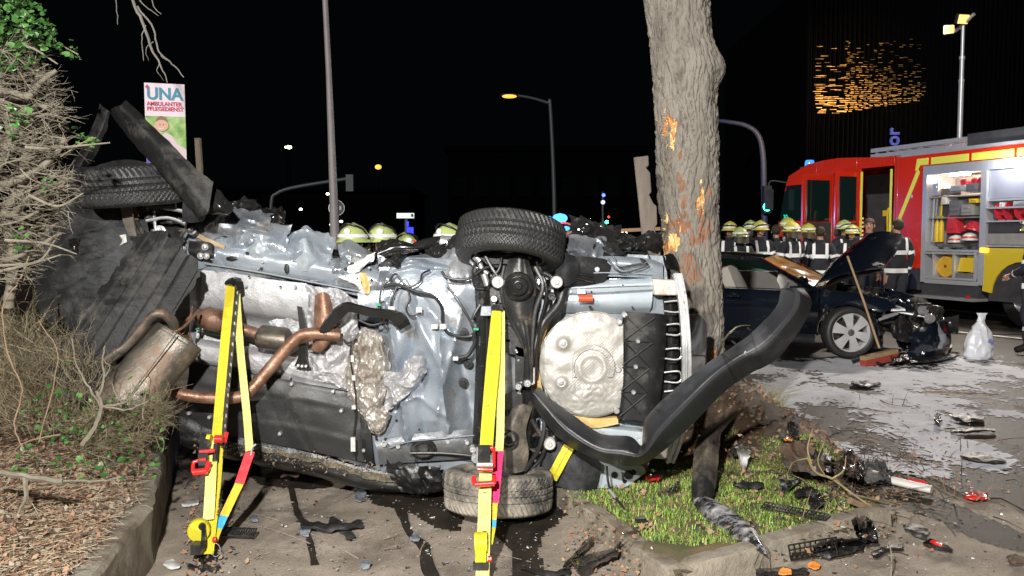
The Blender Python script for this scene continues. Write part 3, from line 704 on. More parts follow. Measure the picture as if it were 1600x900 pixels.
# crumpled seat pan
def quilt(u, v, p): return .0035 * sin(p.x * 190) * sin(p.z * 190)
CRS = [((606, 470), (642, 690), .05), ((655, 480), (622, 640), -.04), ((690, 520), (704, 668), .045), ((655, 462), (742, 560), -.035), ((724, 480), (684, 650), .04), ((600, 580), (700, 640), .03), ((660, 560), (665, 690), -.04), ((720, 560), (742, 680), -.03), ((596, 640), (660, 610), .03), ((640, 470), (690, 560), .035)]
CRS = [((U(*a).x, U(*a).z), (U(*b).x, U(*b).z), h) for a, b, h in CRS]
def seatf(u, v, p):
    s = .05 * sin(pi * u) * sin(pi * v); w = .012 * noise.noise(p * 9)
    for a, b, h in CRS: s += 1.5 * h * math.exp(-(dseg(p.x, p.z, a, b) + w) / .032)
    return s
def foilf(A, k):
    def f(u, v, p):
        q = p * k + V((noise.noise(p * 9), 0, noise.noise(p * 9 + V((5, 0, 0))))) * .5; d = noise.voronoi(q)[0]; e = noise.voronoi(q * 2.3)[0]
        return A * (.5 - (d[1] - d[0]) * 1.1 - (e[1] - e[0]) * .35) + quilt(u, v, p) * .6
    return f
part('rear_seat_pan', MB().patch(UR([(590, 398, -.04), (640, 402, -.02), (690, 404, .0), (745, 412, -.02)],
     [(594, 450, .0), (640, 452, .05), (690, 450, .05), (750, 455, .0)],
     [(592, 520, -.03), (640, 520, .04), (695, 520, .07), (755, 520, .0)],
     [(590, 600, -.05), (640, 600, .02), (695, 600, .08), (750, 600, .0)],
     [(588, 650, -.03), (640, 648, .06), (700, 645, .06), (750, 640, .0)],
     [(575, 690, .02), (640, 690, .03), (700, 690, .02), (750, 690, .0)],
     [(570, 742, -.05), (640, 748, -.02), (700, 752, -.03), (750, 745, -.04)]), 20, 14, amp=.012, sc_=6, thick=.004, seed=8, fn=seatf), mPAN, wr, ang=60)
# tunnel and front floor, behind the shields
part('front_floor', MB().patch(UR([(296, 420, -.08), (420, 425, -.08), (600, 455, -.08)], [(296, 500, -.2), (420, 505, -.2), (600, 520, -.15)], [(296, 560, -.2), (420, 570, -.2), (600, 590, -.15)], [(290, 680, -.1), (420, 700, -.1), (600, 745, -.1)]), 8, 6, amp=.02, sc_=6, thick=.004, seed=3), mPAND, wr)
# boot floor behind the rear axle
part('boot_floor', MB().patch(UR([(742, 400, -.12), (850, 395, -.12), (950, 396, -.06), (1040, 400, -.06)], [(742, 470, -.14), (850, 470, -.1), (950, 478, -.04), (1045, 475, -.04)],
     [(742, 600, -.16), (850, 600, -.12), (950, 600, -.1), (1050, 600, -.1)], [(742, 690, -.12), (850, 690, -.08), (950, 680, -.02), (1030, 680, -.04)], [(750, 742, -.1), (850, 742, -.1), (950, 742, -.06), (1010, 735, -.08)]), 8, 6, amp=.012, sc_=6, thick=.004, seed=9), mPAN, wr)
part('side_rail', MB().patch(UR([(870, 440, -.02), (950, 437, .02), (1018, 434, .02)], [(872, 448, .05), (950, 444, .06), (1020, 440, .06)], [(872, 460, .05), (950, 456, .06), (1020, 452, .06)],
     [(874, 462, .02), (950, 460, .03), (1020, 456, .03)], [(874, 474, .02), (950, 476, .03), (1018, 478, .03)], [(870, 488, -.05), (950, 490, -.03), (1014, 490, -.05)]), 6, 3, amp=.003, sc_=12, thick=.004, seed=2), mPANL, wr)
part('side_rail', MB().patch(UR([(866, 655, -.05), (930, 660, -.02), (1010, 668, -.05)], [(868, 664, .04), (930, 668, .05), (1012, 676, .04)], [(872, 682, .04), (935, 686, .05), (1010, 692, .04)], [(874, 686, .01), (935, 690, .02), (1008, 697, .01)],
     [(880, 705, .02), (940, 712, .02), (1005, 716, .01)], [(884, 716, -.05), (940, 728, -.05), (1000, 730, -.05)]), 6, 3, amp=.004, sc_=12, thick=.004, seed=3), mPANL, wr)
part('side_rail', MB().patch(UR([(885, 402, -.05), (950, 400, .0), (1010, 404, .0), (1036, 412, -.02)], [(885, 412, .03), (950, 410, .05), (1010, 414, .05), (1036, 420, .03)], [(885, 432, .0), (950, 432, .02), (1010, 434, .02), (1036, 436, 0)]), 6, 4, amp=.012, sc_=12, thick=.004, seed=13), mPAN, wr)
# torn metal lumps along the top edge
for k, (cx, cy, w, h, s, m) in enumerate(((400, 372, 50, 30, 2, mPAN), (480, 392, 40, 34, 3, mPAN), (555, 434, 50, 26, 4, mPAND), (360, 352, 60, 26, 5, mPAND), (610, 440, 36, 30, 6, mPAND), (665, 414, 60, 16, 7, mPAN), (900, 388, 40, 22, 8, mPAND), (540, 420, 50, 22, 9, mPAND), (330, 395, 40, 30, 11, mPAN), (720, 432, 40, 50, 12, mPAND))):
    q = [(cx - w, cy + h * .3, -.02), (cx - w * .3, cy - h * .1, .05), (cx + w * .3, cy + h * .1, .03), (cx + w, cy + h * .3, -.02)]
    q0 = [(a + 6, b - h, -.1) for a, b, c in q]; q2 = [(a, b + h * .8, .0) for a, b, c in q]
    part('torn_panel', MB().patch(UR(q0, q, q2), 14, 10, amp=.006, sc_=11, thick=.004, seed=20 + k, rag=.03, fn=foilf(.04, 6)), m, wr, ang=26)
for k, (rows) in enumerate((
    [[(462, 384, .0), (475, 372, .05), (488, 384, .02)], [(458, 408, .02), (478, 400, .09), (500, 404, .02)], [(455, 420, .0), (476, 424, .05), (500, 418, .0)]],
    [[(395, 368, .0), (405, 366, .05), (422, 370, .02)], [(385, 390, .02), (405, 392, .07), (424, 384, .02)], [(380, 404, .0), (405, 404, .05), (425, 400, .0)]])):
    part('bent_flange', MB().patch(UR(*rows), 8, 6, amp=.02, sc_=16, thick=.003, seed=k), mPANL, wr)
# slots and bolts on the upper rail
for (x, y, w, h) in ((362, 404, 18, 8), (448, 420, 8, 18)):
    mb = MB(); c = U(x, y, .052); mb.ell(c, (w * .0019, .004, h * .0019), 14, 6); part('drain_slot', mb, mBLK, wr)
# black bracket with two bolts at the top left
part('bracket', MB().patch(UR([(296, 376, .05), (330, 380, .06), (335, 395, .06)], [(294, 392, .08), (325, 395, .09), (333, 400, .09)], [(300, 405, .05), (322, 408, .06), (330, 410, .06)]), 5, 5, thick=.006), mBLK, wr)
for (x, y) in ((320, 386), (322, 400), (313, 400)):
    mb = MB(); mb.lathe([(0, .012), (.012, .010), (.016, 0), (.02, 0), (.02, -.01)], U(x, y, .1), (0, -1, 0), 12); part('bolt', mb, mALU, wr)
# heat shields --------------------------------------------------------------
part('heat_shield', MB().patch(UR([(316, 422, .01), (360, 426, .015), (420, 436, .015), (480, 443, .0)], [(314, 455, .03), (360, 458, .03), (420, 464, .03), (482, 470, .02)], [(310, 480, .0), (360, 484, .0), (420, 490, .0), (480, 500, -.02)],
     [(308, 492, -.09), (360, 500, -.1), (420, 508, -.1), (470, 520, -.1)], [(306, 540, -.10), (360, 545, -.11), (420, 552, -.11), (470, 552, -.1)]), 16, 12, amp=.005, sc_=9, thick=.003, seed=1, fn=foilf(.008, 5)), mFOIL, wr, ang=60)
part('heat_shield', MB().patch(UR([(306, 528, -.04), (380, 540, -.04), (440, 548, -.04), (545, 560, -.04)], [(306, 540, .02), (380, 552, .02), (440, 562, .02), (545, 575, .02)],
     [(308, 558, .02), (380, 572, .02), (440, 580, .02), (548, 600, .02)], [(312, 566, .0), (380, 580, .0), (440, 592, .0), (550, 612, .0)]), 16, 10, amp=.008, sc_=9, thick=.003, seed=2, fn=foilf(.012, 6)), mFOIL, wr, ang=60)
part('heat_shield', MB().patch(UR([(478, 444, .0), (505, 450, .03), (530, 452, .03), (558, 470, .0)], [(476, 480, -.01), (505, 480, .05), (530, 478, .06), (560, 495, .0)], [(478, 530, -.03), (505, 530, .04), (530, 525, .06), (560, 530, .0)],
     [(470, 570, .0), (505, 575, .05), (530, 570, .05), (558, 575, .0)], [(468, 588, .0), (505, 596, .03), (530, 604, .03), (556, 610, .0)]), 20, 18, amp=.01, sc_=12, thick=.003, seed=3, fn=foilf(.035, 11), rag=.01), mFOIL, wr, ang=30)
part('heat_shield', MB().patch(UR([(420, 500, -.04), (450, 498, .0), (480, 505, .0)], [(430, 530, -.03), (455, 530, .02), (480, 530, .0)], [(436, 555, -.04), (460, 560, .0), (484, 565, .0)]), 18, 18, amp=.01, sc_=13, thick=.003, seed=13, fn=foilf(.03, 12), rag=.01), mFOIL, wr, ang=30)
# hanging soiled foil
part('torn_foil', MB().patch(UR([(548, 530, .06), (566, 512, .1), (590, 520, .1), (606, 545, .05)], [(543, 560, .05), (566, 555, .13), (592, 560, .12), (610, 575, .06)], [(540, 600, .05), (566, 600, .12), (592, 600, .12), (606, 605, .06)],
     [(552, 630, .06), (570, 640, .11), (590, 635, .12), (600, 625, .08)], [(574, 655, .06), (578, 668, .08), (586, 672, .09), (598, 650, .08)]), 24, 18, amp=.012, sc_=9, thick=.003, seed=4, rag=.015, fn=foilf(.045, 13)), mFOILD, wr, ang=12)
part('torn_foil', MB().patch(UR([(596, 580, .08), (625, 580, .13), (640, 560, .14), (660, 556, .12), (668, 572, .08)], [(600, 600, .12), (625, 600, .2), (642, 585, .2), (660, 575, .18), (666, 580, .12)],
     [(604, 625, .1), (620, 625, .18), (640, 610, .19), (655, 592, .16), (662, 588, .1)], [(585, 650, .06), (600, 645, .1), (625, 630, .1), (645, 612, .1), (655, 600, .06)]), 20, 18, amp=.012, sc_=9, thick=.003, seed=6, rag=.015, fn=foilf(.05, 12)), mFOIL, wr, ang=24)
part('torn_foil', MB().patch(UR([(588, 635, .1), (604, 640, .14), (612, 645, .1)], [(582, 660, .1), (598, 662, .14), (606, 660, .1)], [(578, 676, .08), (590, 680, .1), (596, 678, .08)]), 14, 12, amp=.01, sc_=18, thick=.003, seed=7, rag=.015, fn=foilf(.04, 15)), mFOILD, wr, ang=12)
# black underbody cover of the lower sill side
def ridges(u, v, p): return .005 * min(1, max(0, 3 * sin(v * 9))) * (1 if .05 < u < .95 else 0)
part('underbody_cover', MB().patch(UR([(298, 564, .05), (380, 582, .05), (460, 596, .05), (550, 614, .05)], [(292, 600, .07), (380, 612, .07), (470, 626, .07), (562, 645, .06)],
     [(288, 632, .07), (380, 648, .07), (480, 662, .07), (570, 685, .06)], [(284, 662, .04), (380, 684, .05), (480, 704, .05), (578, 724, .04)]), 14, 10, amp=.010, sc_=5, thick=.006, seed=1, fn=ridges), mat('satin_black_cover', .02, .03, s=4, rough=.42, bump=.15, bs=70, dirt=(.11, .10, .09), ds=3, da=.15), wr)
part('underbody_cover', MB().patch(UR([(562, 646, .07), (578, 648, .08)], [(566, 700, .08), (582, 705, .09)], [(572, 726, .05), (586, 730, .05)]), 4, 6, amp=.006, sc_=8, thick=.006), mBLK, wr)
for (x, y) in ((437, 678), (568, 704), (533, 642), (327, 652), (295, 646), (455, 600), (520, 612)):
    mb = MB(); mb.lathe([(0, .008), (.010, .007), (.013, 0), (.013, -.02)], U(x, y, .085), (0, -1, 0), 10); part('fastener', mb, mALU, wr)
# sill with scraped mud
mSILL = mat('scraped_black_sill', (.008, .008, .008), (.015, .014, .013), s=9, rough=.35, bump=.3, bs=40, dirt=(.10, .085, .06), ds=12, da=.1)
mSILF = mat('muddy_flange', (.035, .03, .022), (.17, .14, .09), s=30, rough=.85, bump=.6, bs=50)
part('sill', MB().patch(UR([(280, 648, .05), (380, 684, .05), (480, 706, .05), (590, 735, .05), (700, 740, .05)], [(280, 672, .065), (380, 702, .065), (480, 722, .065), (590, 750, .065), (700, 758, .06)],
     [(284, 694, .05), (380, 716, .05), (480, 736, .05), (590, 765, .05), (700, 768, .04)], [(290, 700, -.1), (380, 722, -.1), (480, 742, -.1), (590, 768, -.1), (700, 768, -.1)]), 14, 6, amp=.008, sc_=14, thick=.006, seed=6, rag=.005), mSILL, wr)
part('sill_flange', MB().patch(UR([(380, 694, .085), (480, 712, .085), (580, 738, .085), (680, 748, .085)], [(380, 699, .09), (480, 720, .09), (580, 748, .09), (680, 760, .09)]), 20, 3, amp=.012, sc_=26, thick=.004, seed=6, rag=.016), mSILF, wr)
part('sill_flange', MB().patch(UR([(600, 718, .1), (640, 726, .13), (690, 728, .12)], [(610, 745, .12), (650, 750, .15), (690, 752, .12)], [(630, 768, .08), (660, 772, .1), (692, 768, .08)]), 10, 6, amp=.04, sc_=16, thick=.004, seed=16, rag=.02), mSILL, wr)
# lower bracket plate by the jack point with grommet
part('jack_point_panel', MB().patch(UR([(585, 690, .07), (650, 678, .09), (710, 672, .1), (748, 668, .08)], [(590, 705, .08), (650, 698, .1), (710, 698, .11), (748, 700, .08)], [(592, 726, .05), (650, 722, .06), (710, 718, .06), (745, 715, .05)]), 8, 5, amp=.006, sc_=9, thick=.004), mat('dark_grey_panel', (.13, .14, .15), (.22, .23, .24), s=6, rough=.35, metal=.6, bump=.2, bs=30, dirt=(.12, .1, .08), ds=8, da=.3), wr)
mb = MB(); mb.lathe([(.0, .01), (.02, .012), (.03, .0), (.045, .012), (.055, .006), (.062, -.01)], U(662, 702, .12), (0.1, -1, 0), 22, sy=1.3); part('grommet', mb, mBLK, wr)
for (x, y) in ((600, 695), (622, 698), (700, 690), (730, 692), (640, 450), (705, 455)):
    mb = MB(); mb.lathe([(0, .004), (.012, .004), (.014, -.02)], U(x, y, .12 if y > 600 else .08), (0, -1, 0), 12); part('plug', mb, mALU, wr)

# exhaust --------------------------------------------------------------------
mb = MB(); mb.tube([U(258, 603, .34), U(272, 612, .34), U(300, 619, .33), U(345, 622, .3), U(378, 619, .28), U(398, 603, .26), U(430, 566, .22), U(462, 530, .2), U(486, 521, .2), U(532, 524, .18)], .0385 * .92, 16, k=8)
part('exhaust_pipe', mb, mRUST, wr)
mb = MB(); mb.tube([U(284, 500, .1), U(310, 494, .1), U(318, 494, .1)], [.012, .03, .045], 14, k=3); mb.tube([U(316, 494, .1), U(322, 496, .1), U(342, 502, .1), U(350, 505, .1)], [.05, .068, .068, .045], 22); mb.tube([U(348, 505, .1), U(410, 524, .1)], .034, 16); part('resonator', mb, mRUST, wr)
mb = MB(); mb.tube([U(400, 524, .1), U(405, 525, .1), U(408, 526, .1), U(440, 530, .1), U(450, 531, .1), U(458, 530, .1)], [.03, .08, .088, .09, .085, .04], 26, flat=.8); part('catalyst_can', mb, mMUFF, wr)
part('heat_deflector', MB().patch(UR([(492, 462, .1), (504, 456, .12), (514, 460, .1)], [(490, 500, .14), (506, 500, .17), (522, 495, .14)], [(488, 540, .14), (504, 545, .17), (526, 520, .14)], [(480, 545, .1), (496, 550, .13), (506, 543, .1)]), 6, 8, amp=.004, sc_=9, thick=.004), mRUST, wr)
mb = MB(); mb.tube([U(452, 535, .16), U(490, 524, .2)], .03, 12); part('pipe_stub', mb, mRUST, wr)
# muffler: oval can hanging in front at the left
def muffler():
    a, b = U(277, 522, .45), U(190, 640, .62); ax = (b - a).normalized(); L = (b - a).length; mb = MB()
    prof = [(0, .004), (.10, .004), (.128, .0), (.14, .004), (.143, .02), (.138, .03), (.137, L * .5), (.138, L - .02), (.143, L - .01), (.13, L + .004), (0, L + .01)]
    s, u = frame_of(ax, V((0, 1, 0)))
    n = 44; vs = []; fs = []; pr2 = []
    for i in range(len(prof) - 1):
        m_ = 10 if prof[i + 1][1] - prof[i][1] > .1 else 2
        for q in range(m_): t = q / m_; pr2.append((prof[i][0] * (1 - t) + prof[i + 1][0] * t, prof[i][1] * (1 - t) + prof[i + 1][1] * t))
    pr2.append(prof[-1])
    for (r, z) in pr2:
        for j in range(n):
            an = 2 * pi * j / n; q = a + ax * z; d = s * cos(an) * r * 1.12 + u * sin(an) * r * .72
            w = 1 + .06 * noise.noise((q + d) * 7) if r > .1 else 1; vs.append(q + d * w)
    for i in range(len(pr2) - 1):
        for j in range(n): fs.append((i * n + j, i * n + (j + 1) % n, (i + 1) * n + (j + 1) % n, (i + 1) * n + j))
    mb.add(vs, fs); return mb
mf = part('muffler', muffler(), mMUFF, wr, ang=50)
mb = MB(); a, b = U(268, 512, .56), U(186, 628, .74)
mb.tube([U(276, 520, .62), U(189, 636, .74)], .004, 6); part('seam', mb, mMUFF, mf)
mb = MB(); mb.tube([U(273, 524, .5), U(270, 504, .54), U(258, 492, .58), U(244, 490, .6), U(232, 500, .6), U(214, 522, .6), U(196, 542, .6), U(184, 550, .6), U(170, 562, .6)], [.024, .028, .028, .026, .024, .024, .024, .026, .026], 14, k=5)
mb.tube([U(186, 548, .6), U(165, 566, .6)], [.031, .033], 14); part('tail_pipe', mb, mMUFF, wr)
for pts, r in (([(268, 520, .55), (285, 512, .5), (300, 497, .4), (310, 485, .3)], .008), ([(262, 500, .58), (280, 520, .5), (300, 535, .4), (295, 520, .35)], .006), ([(280, 530, .45), (296, 500, .4), (300, 480, .3)], .007)):
    mb = MB(); mb.tube([U(*q) for q in pts], r, 8, k=5); part('hanger_rod', mb, mRUST, wr)

# front end: big black torn panels --------------------------------------------
def tray_ribs(u, v, p): return .011 * min(1, max(0, 2.5 * sin(u * 2 * pi * 3.1 + .6)))
rows = [[(226, 362, .36), (256, 362, .40), (288, 386, .42), (316, 424, .40)], [(187, 414, .40), (218, 424, .44), (252, 448, .45), (284, 478, .43)], [(148, 467, .44), (178, 486, .48), (212, 511, .48), (244, 538, .46)],
        [(109, 520, .48), (138, 546, .52), (172, 576, .52), (198, 596, .5)], [(70, 572, .52), (92, 605, .56), (118, 632, .56), (150, 650, .53)]]
part('torn_undertray', MB().patch(UR(*rows), 16, 10, amp=.003, sc_=5, thick=.006, seed=2, fn=tray_ribs, rag=.03), mBLKD, wr, ang=30)
mFL = mat('matte_fender_liner', (.012, .013, .015), (.028, .03, .033), s=5, rough=.6, bump=.5, bs=120, dirt=(.07, .07, .075), ds=3, da=.4)
part('fender_liner', MB().patch(UR([(105, 318, .0), (150, 315, .05), (200, 318, .05), (228, 325, .0)], [(92, 360, .05), (140, 360, .15), (190, 365, .15), (232, 365, .1)], [(85, 410, .1), (140, 415, .2), (185, 420, .2), (225, 420, .12)],
     [(88, 460, .1), (130, 470, .2), (160, 480, .2), (200, 480, .12)], [(100, 500, .05), (120, 530, .1), (140, 540, .1), (170, 540, .05)]), 10, 8, amp=.03, sc_=4, thick=.006, seed=4, rag=.02), mFL, wr)
part('fender_liner', MB().patch(UR([(50, 470, -.2), (60, 380, -.2), (100, 320, -.2)], [(90, 520, .0), (95, 420, .0), (120, 340, .0)]), 8, 8, amp=.03, sc_=4, thick=.006, seed=5), mFL, wr)
mb = MB(); mb.patch(UR([(108, 374, .14), (118, 372, .17), (127, 376, .15)], [(108, 388, .14), (118, 390, .17), (128, 392, .15)], [(112, 400, .13), (118, 402, .15), (126, 402, .13)]), 5, 5, amp=.02, sc_=20, thick=.01, seed=3); part('clip_housing', mb, mBLKG, wr)
part('engine_bay_block', MB().patch(UR([(190, 318, -.1), (250, 322, -.1), (310, 345, -.1)], [(190, 360, -.1), (250, 370, -.08), (310, 372, -.1)], [(190, 410, -.1), (250, 420, -.1), (310, 420, -.1)]), 8, 8, amp=.09, sc_=10, thick=.01, seed=9), mSTEEL, wr)
R = random.Random(21)
# front suspension clutter
part('suspension_arm', MB().patch(UR([(187, 320, .14), (205, 320, .16)], [(192, 345, .16), (208, 345, .18)], [(202, 372, .14), (214, 372, .16)]), 5, 7, thick=.02, amp=.004, sc_=20), mat('dirty_cast_metal', (.14, .12, .1), (.25, .22, .19), s=14, rough=.55, metal=.3, bump=.5, bs=60), wr)
for pts, r, m in (([(210, 320, .1), (212, 345, .12)], .020, mRUST), ([(212, 345, .12), (222, 362, .14), (226, 372, .14)], .014, mSTEEL), ([(240, 330, .1), (243, 360, .12)], .009, mALU), ([(228, 345, .14), (262, 340, .1), (292, 350, .08)], .010, mALU),
                  ([(205, 372, .14), (232, 368, .16)], .016, mSTEEL), ([(255, 325, .1), (285, 330, .08), (305, 345, .08)], .012, mALU), ([(230, 322, .12), (275, 322, .1)], .018, mSTEEL), ([(290, 325, .06), (292, 352, .1), (280, 372, .14)], .01, mSTEEL)):
    mb = MB(); mb.tube([U(*q) for q in pts], r, 9, k=3); part('linkage_rod', mb, m, wr)
for (x, y, r) in ((250, 362, .035), (235, 340, .03), (222, 325, .028), (300, 360, .03)):
    mb = MB(); mb.lathe([(0, .03), (r * .5, .032), (r * .6, .02), (r, .018), (r, -.05)], U(x, y, .1), (.15, -1, .2), 18); part('bushing', mb, mALU if r > .03 else mSTEEL, wr)
part('white_bracket', MB().patch(UR([(184, 368, .16), (196, 366, .17)], [(186, 384, .17), (198, 378, .17)]), 6, 6, amp=.01, sc_=30, thick=.01), mWHT, wr)

# wheels -----------------------------------------------------------------------
def wheel(cen, axis, R_, w, spin, tm, rim_m, lab=None, squash=1.0):
    """axis points to the inner (axle) side"""
    ax = V(axis).normalized(); a, b = frame_of(ax, V((0, 1, 0))); cen = V(cen); n = 372
    prof = [(R_ * .66, -w * .42), (R_ * .70, -w * .49), (R_ * .80, -w * .52), (R_ * .90, -w * .50), (R_ * .955, -w * .455)]
    tread = [(R_ * (1 - .018 * abs(2 * t - 1) ** 3), w * (.84 * t - .42)) for t in [i / 22 for i in range(23)]]
    p2 = prof + tread + [(r, -z) for r, z in reversed(prof)]
    p2 += [(R_ * .60, w * .38), (R_ * .58, 0), (R_ * .60, -w * .36), (R_ * .66, -w * .42)]
    vs = []; fs = []; m = len(p2)
    for i, (r, z) in enumerate(p2):
        for j in range(n):
            an = 2 * pi * j / n; rr_ = r; t = z / (w * .42)
            if len(prof) <= i < len(prof) + 23 and 0 < i:
                g = (j + 14.0 * abs(t) + 4 * t) % 6.0            # V-shaped sipes
                if g < 1.4: rr_ -= .007
                if abs(abs(t) - .34) < .05 or abs(t) < .04: rr_ -= .009
            elif abs(t) > 1.05 and R_ * .86 < r < R_ * .97:
                if (j % 6) < 2: rr_ -= .003
            vs.append(cen + ax * z + (a * cos(an) + b * sin(an)) * rr_)
    for i in range(m - 1):
        for j in range(n): fs.append((i * n + j, i * n + (j + 1) % n, (i + 1) * n + (j + 1) % n, (i + 1) * n + j))
    wh = part('wheel', MB().lathe([(R_ * .60, w * .40), (R_ * .63, w * .42), (R_ * .645, w * .40), (R_ * .60, w * .3), (R_ * .57, -w * .3), (R_ * .64, -w * .41), (R_ * .60, -w * .42), (R_ * .56, -w * .3), (R_ * .50, -w * .34), (R_ * .16, -w * .36), (.0, -w * .36)], cen, ax, 48), rim_m, wr, label=lab)
    part('tyre', MB().add(vs, fs), tm, wh, ang=26)
    mb = MB(); mb.lathe([(0, w * .32), (R_ * .14, w * .32), (R_ * .2, w * .22), (R_ * .44, w * .22), (R_ * .46, w * .2), (R_ * .46, w * .12), (0, w * .12)], cen, ax, 36); part('brake_disc', mb, mSTEEL, wh)
    for k in range(5):
        an = 2 * pi * k / 5 + spin; d = a * cos(an) + b * sin(an); q = MB(); q.sweep([cen + d * R_ * .12 - ax * w * .3, cen + d * R_ * .6 - ax * w * .32], [.07, .05], .02, side=a * -sin(an) + b * cos(an)); part('spoke', q, rim_m, wh)
    return wh
mRIMD = mat('dirty_alloy_rim', (.25, .24, .22), (.4, .39, .37), s=9, rough=.45, metal=.5, dirt=(.15, .12, .09), ds=7, da=.5)
wheel(P(798, 379, 5.02), (-.10, -.30, -1), .322, .235, .3, mRUB, mRIMD, 'upper rear wheel with black tread')
wheel(P(779, 764, 4.86), (.02, .12, 1), .315, .225, .9, mRUBD, mRIMD, 'lower rear wheel with muddy tread')
wheel(P(206, 289, 4.98), (.06, .10, -1), .320, .225, .5, mRUB, mRIMD, 'front wheel pointing up')
part('brake_drum_shield', MB().lathe([(0, 0), (.11, 0), (.12, -.02), (.12, -.05)], P(210, 262, 4.98), (-.02, -.2, 1), 26), mWHT, wr)
part('wheel_arch_trim', MB().patch([[P(140, 262, 4.8), P(185, 250, 4.75), P(220, 252, 4.75), P(258, 266, 4.8)], [P(145, 270, 4.78), P(185, 268, 4.73), P(220, 268, 4.73), P(255, 274, 4.78)]], 8, 4, amp=.02, sc_=12, thick=.01, seed=1), mBLKG, wr)

# long torn plastic strips above the front wheel (give each real depth: bent sheets)
def strip(rows, m=mBLKD, name='torn_trim_strip', amp=.005, rag=.007, thick=.005, seed=0, ku=8, kv=5, fn=None):
    return part(name, MB().patch(rows, ku, kv, amp=amp, sc_=8, thick=thick, seed=seed, rag=rag, fn=fn), m, wr)
strip(UR([(196, 156, .35), (250, 208, .4), (300, 258, .45), (332, 284, .45)], [(186, 164, .40), (240, 222, .46), (288, 280, .5), (326, 330, .5)], [(174, 170, .36), (222, 228, .4), (270, 284, .46), (314, 338, .46)], [(172, 178, .3), (212, 228, .34), (262, 284, .4), (308, 340, .4)]), seed=1)
strip(UR([(156, 163, .1), (148, 190, .12), (128, 230, .14), (108, 262, .14)], [(168, 172, .14), (158, 200, .16), (138, 238, .18), (122, 266, .18)], [(172, 176, .10), (164, 204, .12), (148, 244, .12), (130, 270, .12)]), seed=2)
strip(UR([(322, 288, .3), (345, 300, .3), (365, 326, .3)], [(318, 310, .34), (340, 322, .36), (360, 334, .33)], [(312, 330, .3), (330, 334, .3), (352, 336, .3)]), m=mBLKG, seed=3)
strip(UR([(285, 300, .3), (300, 296, .32), (318, 310, .3)], [(286, 325, .33), (302, 325, .38), (320, 335, .33)], [(284, 346, .3), (300, 348, .32), (318, 345, .3)]), m=mFL, seed=5)
# engine-bay wreckage along the upper edge
R = random.Random(31)
def clutter(x0, x1, y0, y1, n, mats, d0, d1, seed, size=(14, 40)):
    R = random.Random(seed); ybase = lambda x: 0
    for i in range(n):
        cx = R.uniform(x0, x1); t = (cx - x0) / (x1 - x0); cy = y0 + (y1 - y0) * t + R.gauss(0, 7); w = R.uniform(*size); h = R.uniform(6, 16); d = R.uniform(d0, d1); sk = R.uniform(-10, 10)
        rows = UR([(cx - w, cy - h + sk, d - .06), (cx, cy - h * 1.2, d), (cx + w, cy - h * .5 - sk, d - .06)], [(cx - w * .9, cy + sk * .5, d), (cx, cy, d + .06), (cx + w, cy + 2 - sk * .5, d)], [(cx - w, cy + h, d - .05), (cx, cy + h, d), (cx + w * .8, cy + h, d - .05)])
        part('crumpled_piece', MB().patch(rows, 9, 7, amp=.01, sc_=15, thick=.004, seed=seed + i, rag=.03, fn=foilf(.06, 8)), R.choice(mats), wr, ang=28)
mGL = mat('dark_wet_plastic', .015, .03, s=8, rough=.15, dirt=(.16, .15, .13), ds=12, da=.15)
clutter(330, 470, 346, 378, 12, [mGL, mGL, mPAND, mBLKG, mSTEEL], -.3, -.05, 40)
clutter(340, 455, 318, 352, 5, [mGL, mBLKG], -.6, -.3, 60, (12, 30))
clutter(490, 600, 408, 414, 8, [mBLK, mPAND, mBLKG], -.25, -.03, 80, (12, 26))
clutter(600, 720, 408, 400, 9, [mPAND, mPAN, mGL, mBLK], -.25, 0, 100, (14, 30))
clutter(880, 1030, 380, 392, 10, [mGL, mBLKG, mBLKG], -.35, -.03, 120, (14, 30))
clutter(905, 985, 368, 372, 4, [mBLKG, mGL], -.7, -.5, 150, (24, 40))
clutter(300, 420, 372, 384, 5, [mPAN, mPAND, mGL], -.1, .03, 170, (10, 22))
# headlamp housing and lining at the top centre
mLINE2 = mat('clear_lamp_plastic', (.35, .38, .40), rough=.1, metal=.6)
part('lamp_housing', MB().patch(UR([(528, 382, -.05), (545, 374, .0), (570, 388, .0), (588, 398, -.03)], [(530, 398, .02), (545, 392, .06), (568, 400, .06), (584, 406, .02)], [(536, 408, -.02), (550, 410, .02), (568, 412, .02), (580, 412, -.02)]), 8, 6, amp=.012, sc_=14, thick=.006, seed=2), mLINE2, wr)
part('torn_lining', MB().patch(UR([(556, 404, .0), (576, 396, .03), (588, 394, .02)], [(548, 418, .04), (566, 414, .07), (582, 404, .05)], [(540, 428, .03), (560, 424, .05), (570, 416, .03)]), 10, 8, amp=.04, sc_=20, thick=.005, seed=4, rag=.02), mPAPER, wr, ang=50)
part('torn_lining', MB().patch(UR([(530, 432, .06), (548, 428, .07), (562, 426, .05)], [(540, 438, .07), (554, 442, .09), (566, 446, .07)], [(552, 444, .05), (562, 452, .07), (572, 460, .05)]), 10, 8, amp=.03, sc_=20, thick=.005, seed=5, rag=.02), mPAPER, wr, ang=50)
part('insulation_foam', MB().patch(UR([(552, 426, .03), (566, 426, .04), (576, 428, .03)], [(556, 440, .05), (568, 444, .06), (578, 444, .04)], [(560, 452, .03), (570, 460, .04), (578, 458, .03)]), 10, 8, amp=.02, sc_=20, thick=.01, seed=5), mFOAMY, wr)
part('ribbed_cover', MB().patch(UR([(590, 388, .0), (620, 376, .02), (642, 380, .0)], [(590, 396, .04), (622, 386, .05), (650, 386, .04)], [(600, 402, .02), (626, 398, .03), (655, 392, .02)]), 8, 8, thick=.008, fn=lambda u, v, p: .008 * (1 if sin(v * 22) > 0 else 0)), mBLKG, wr)
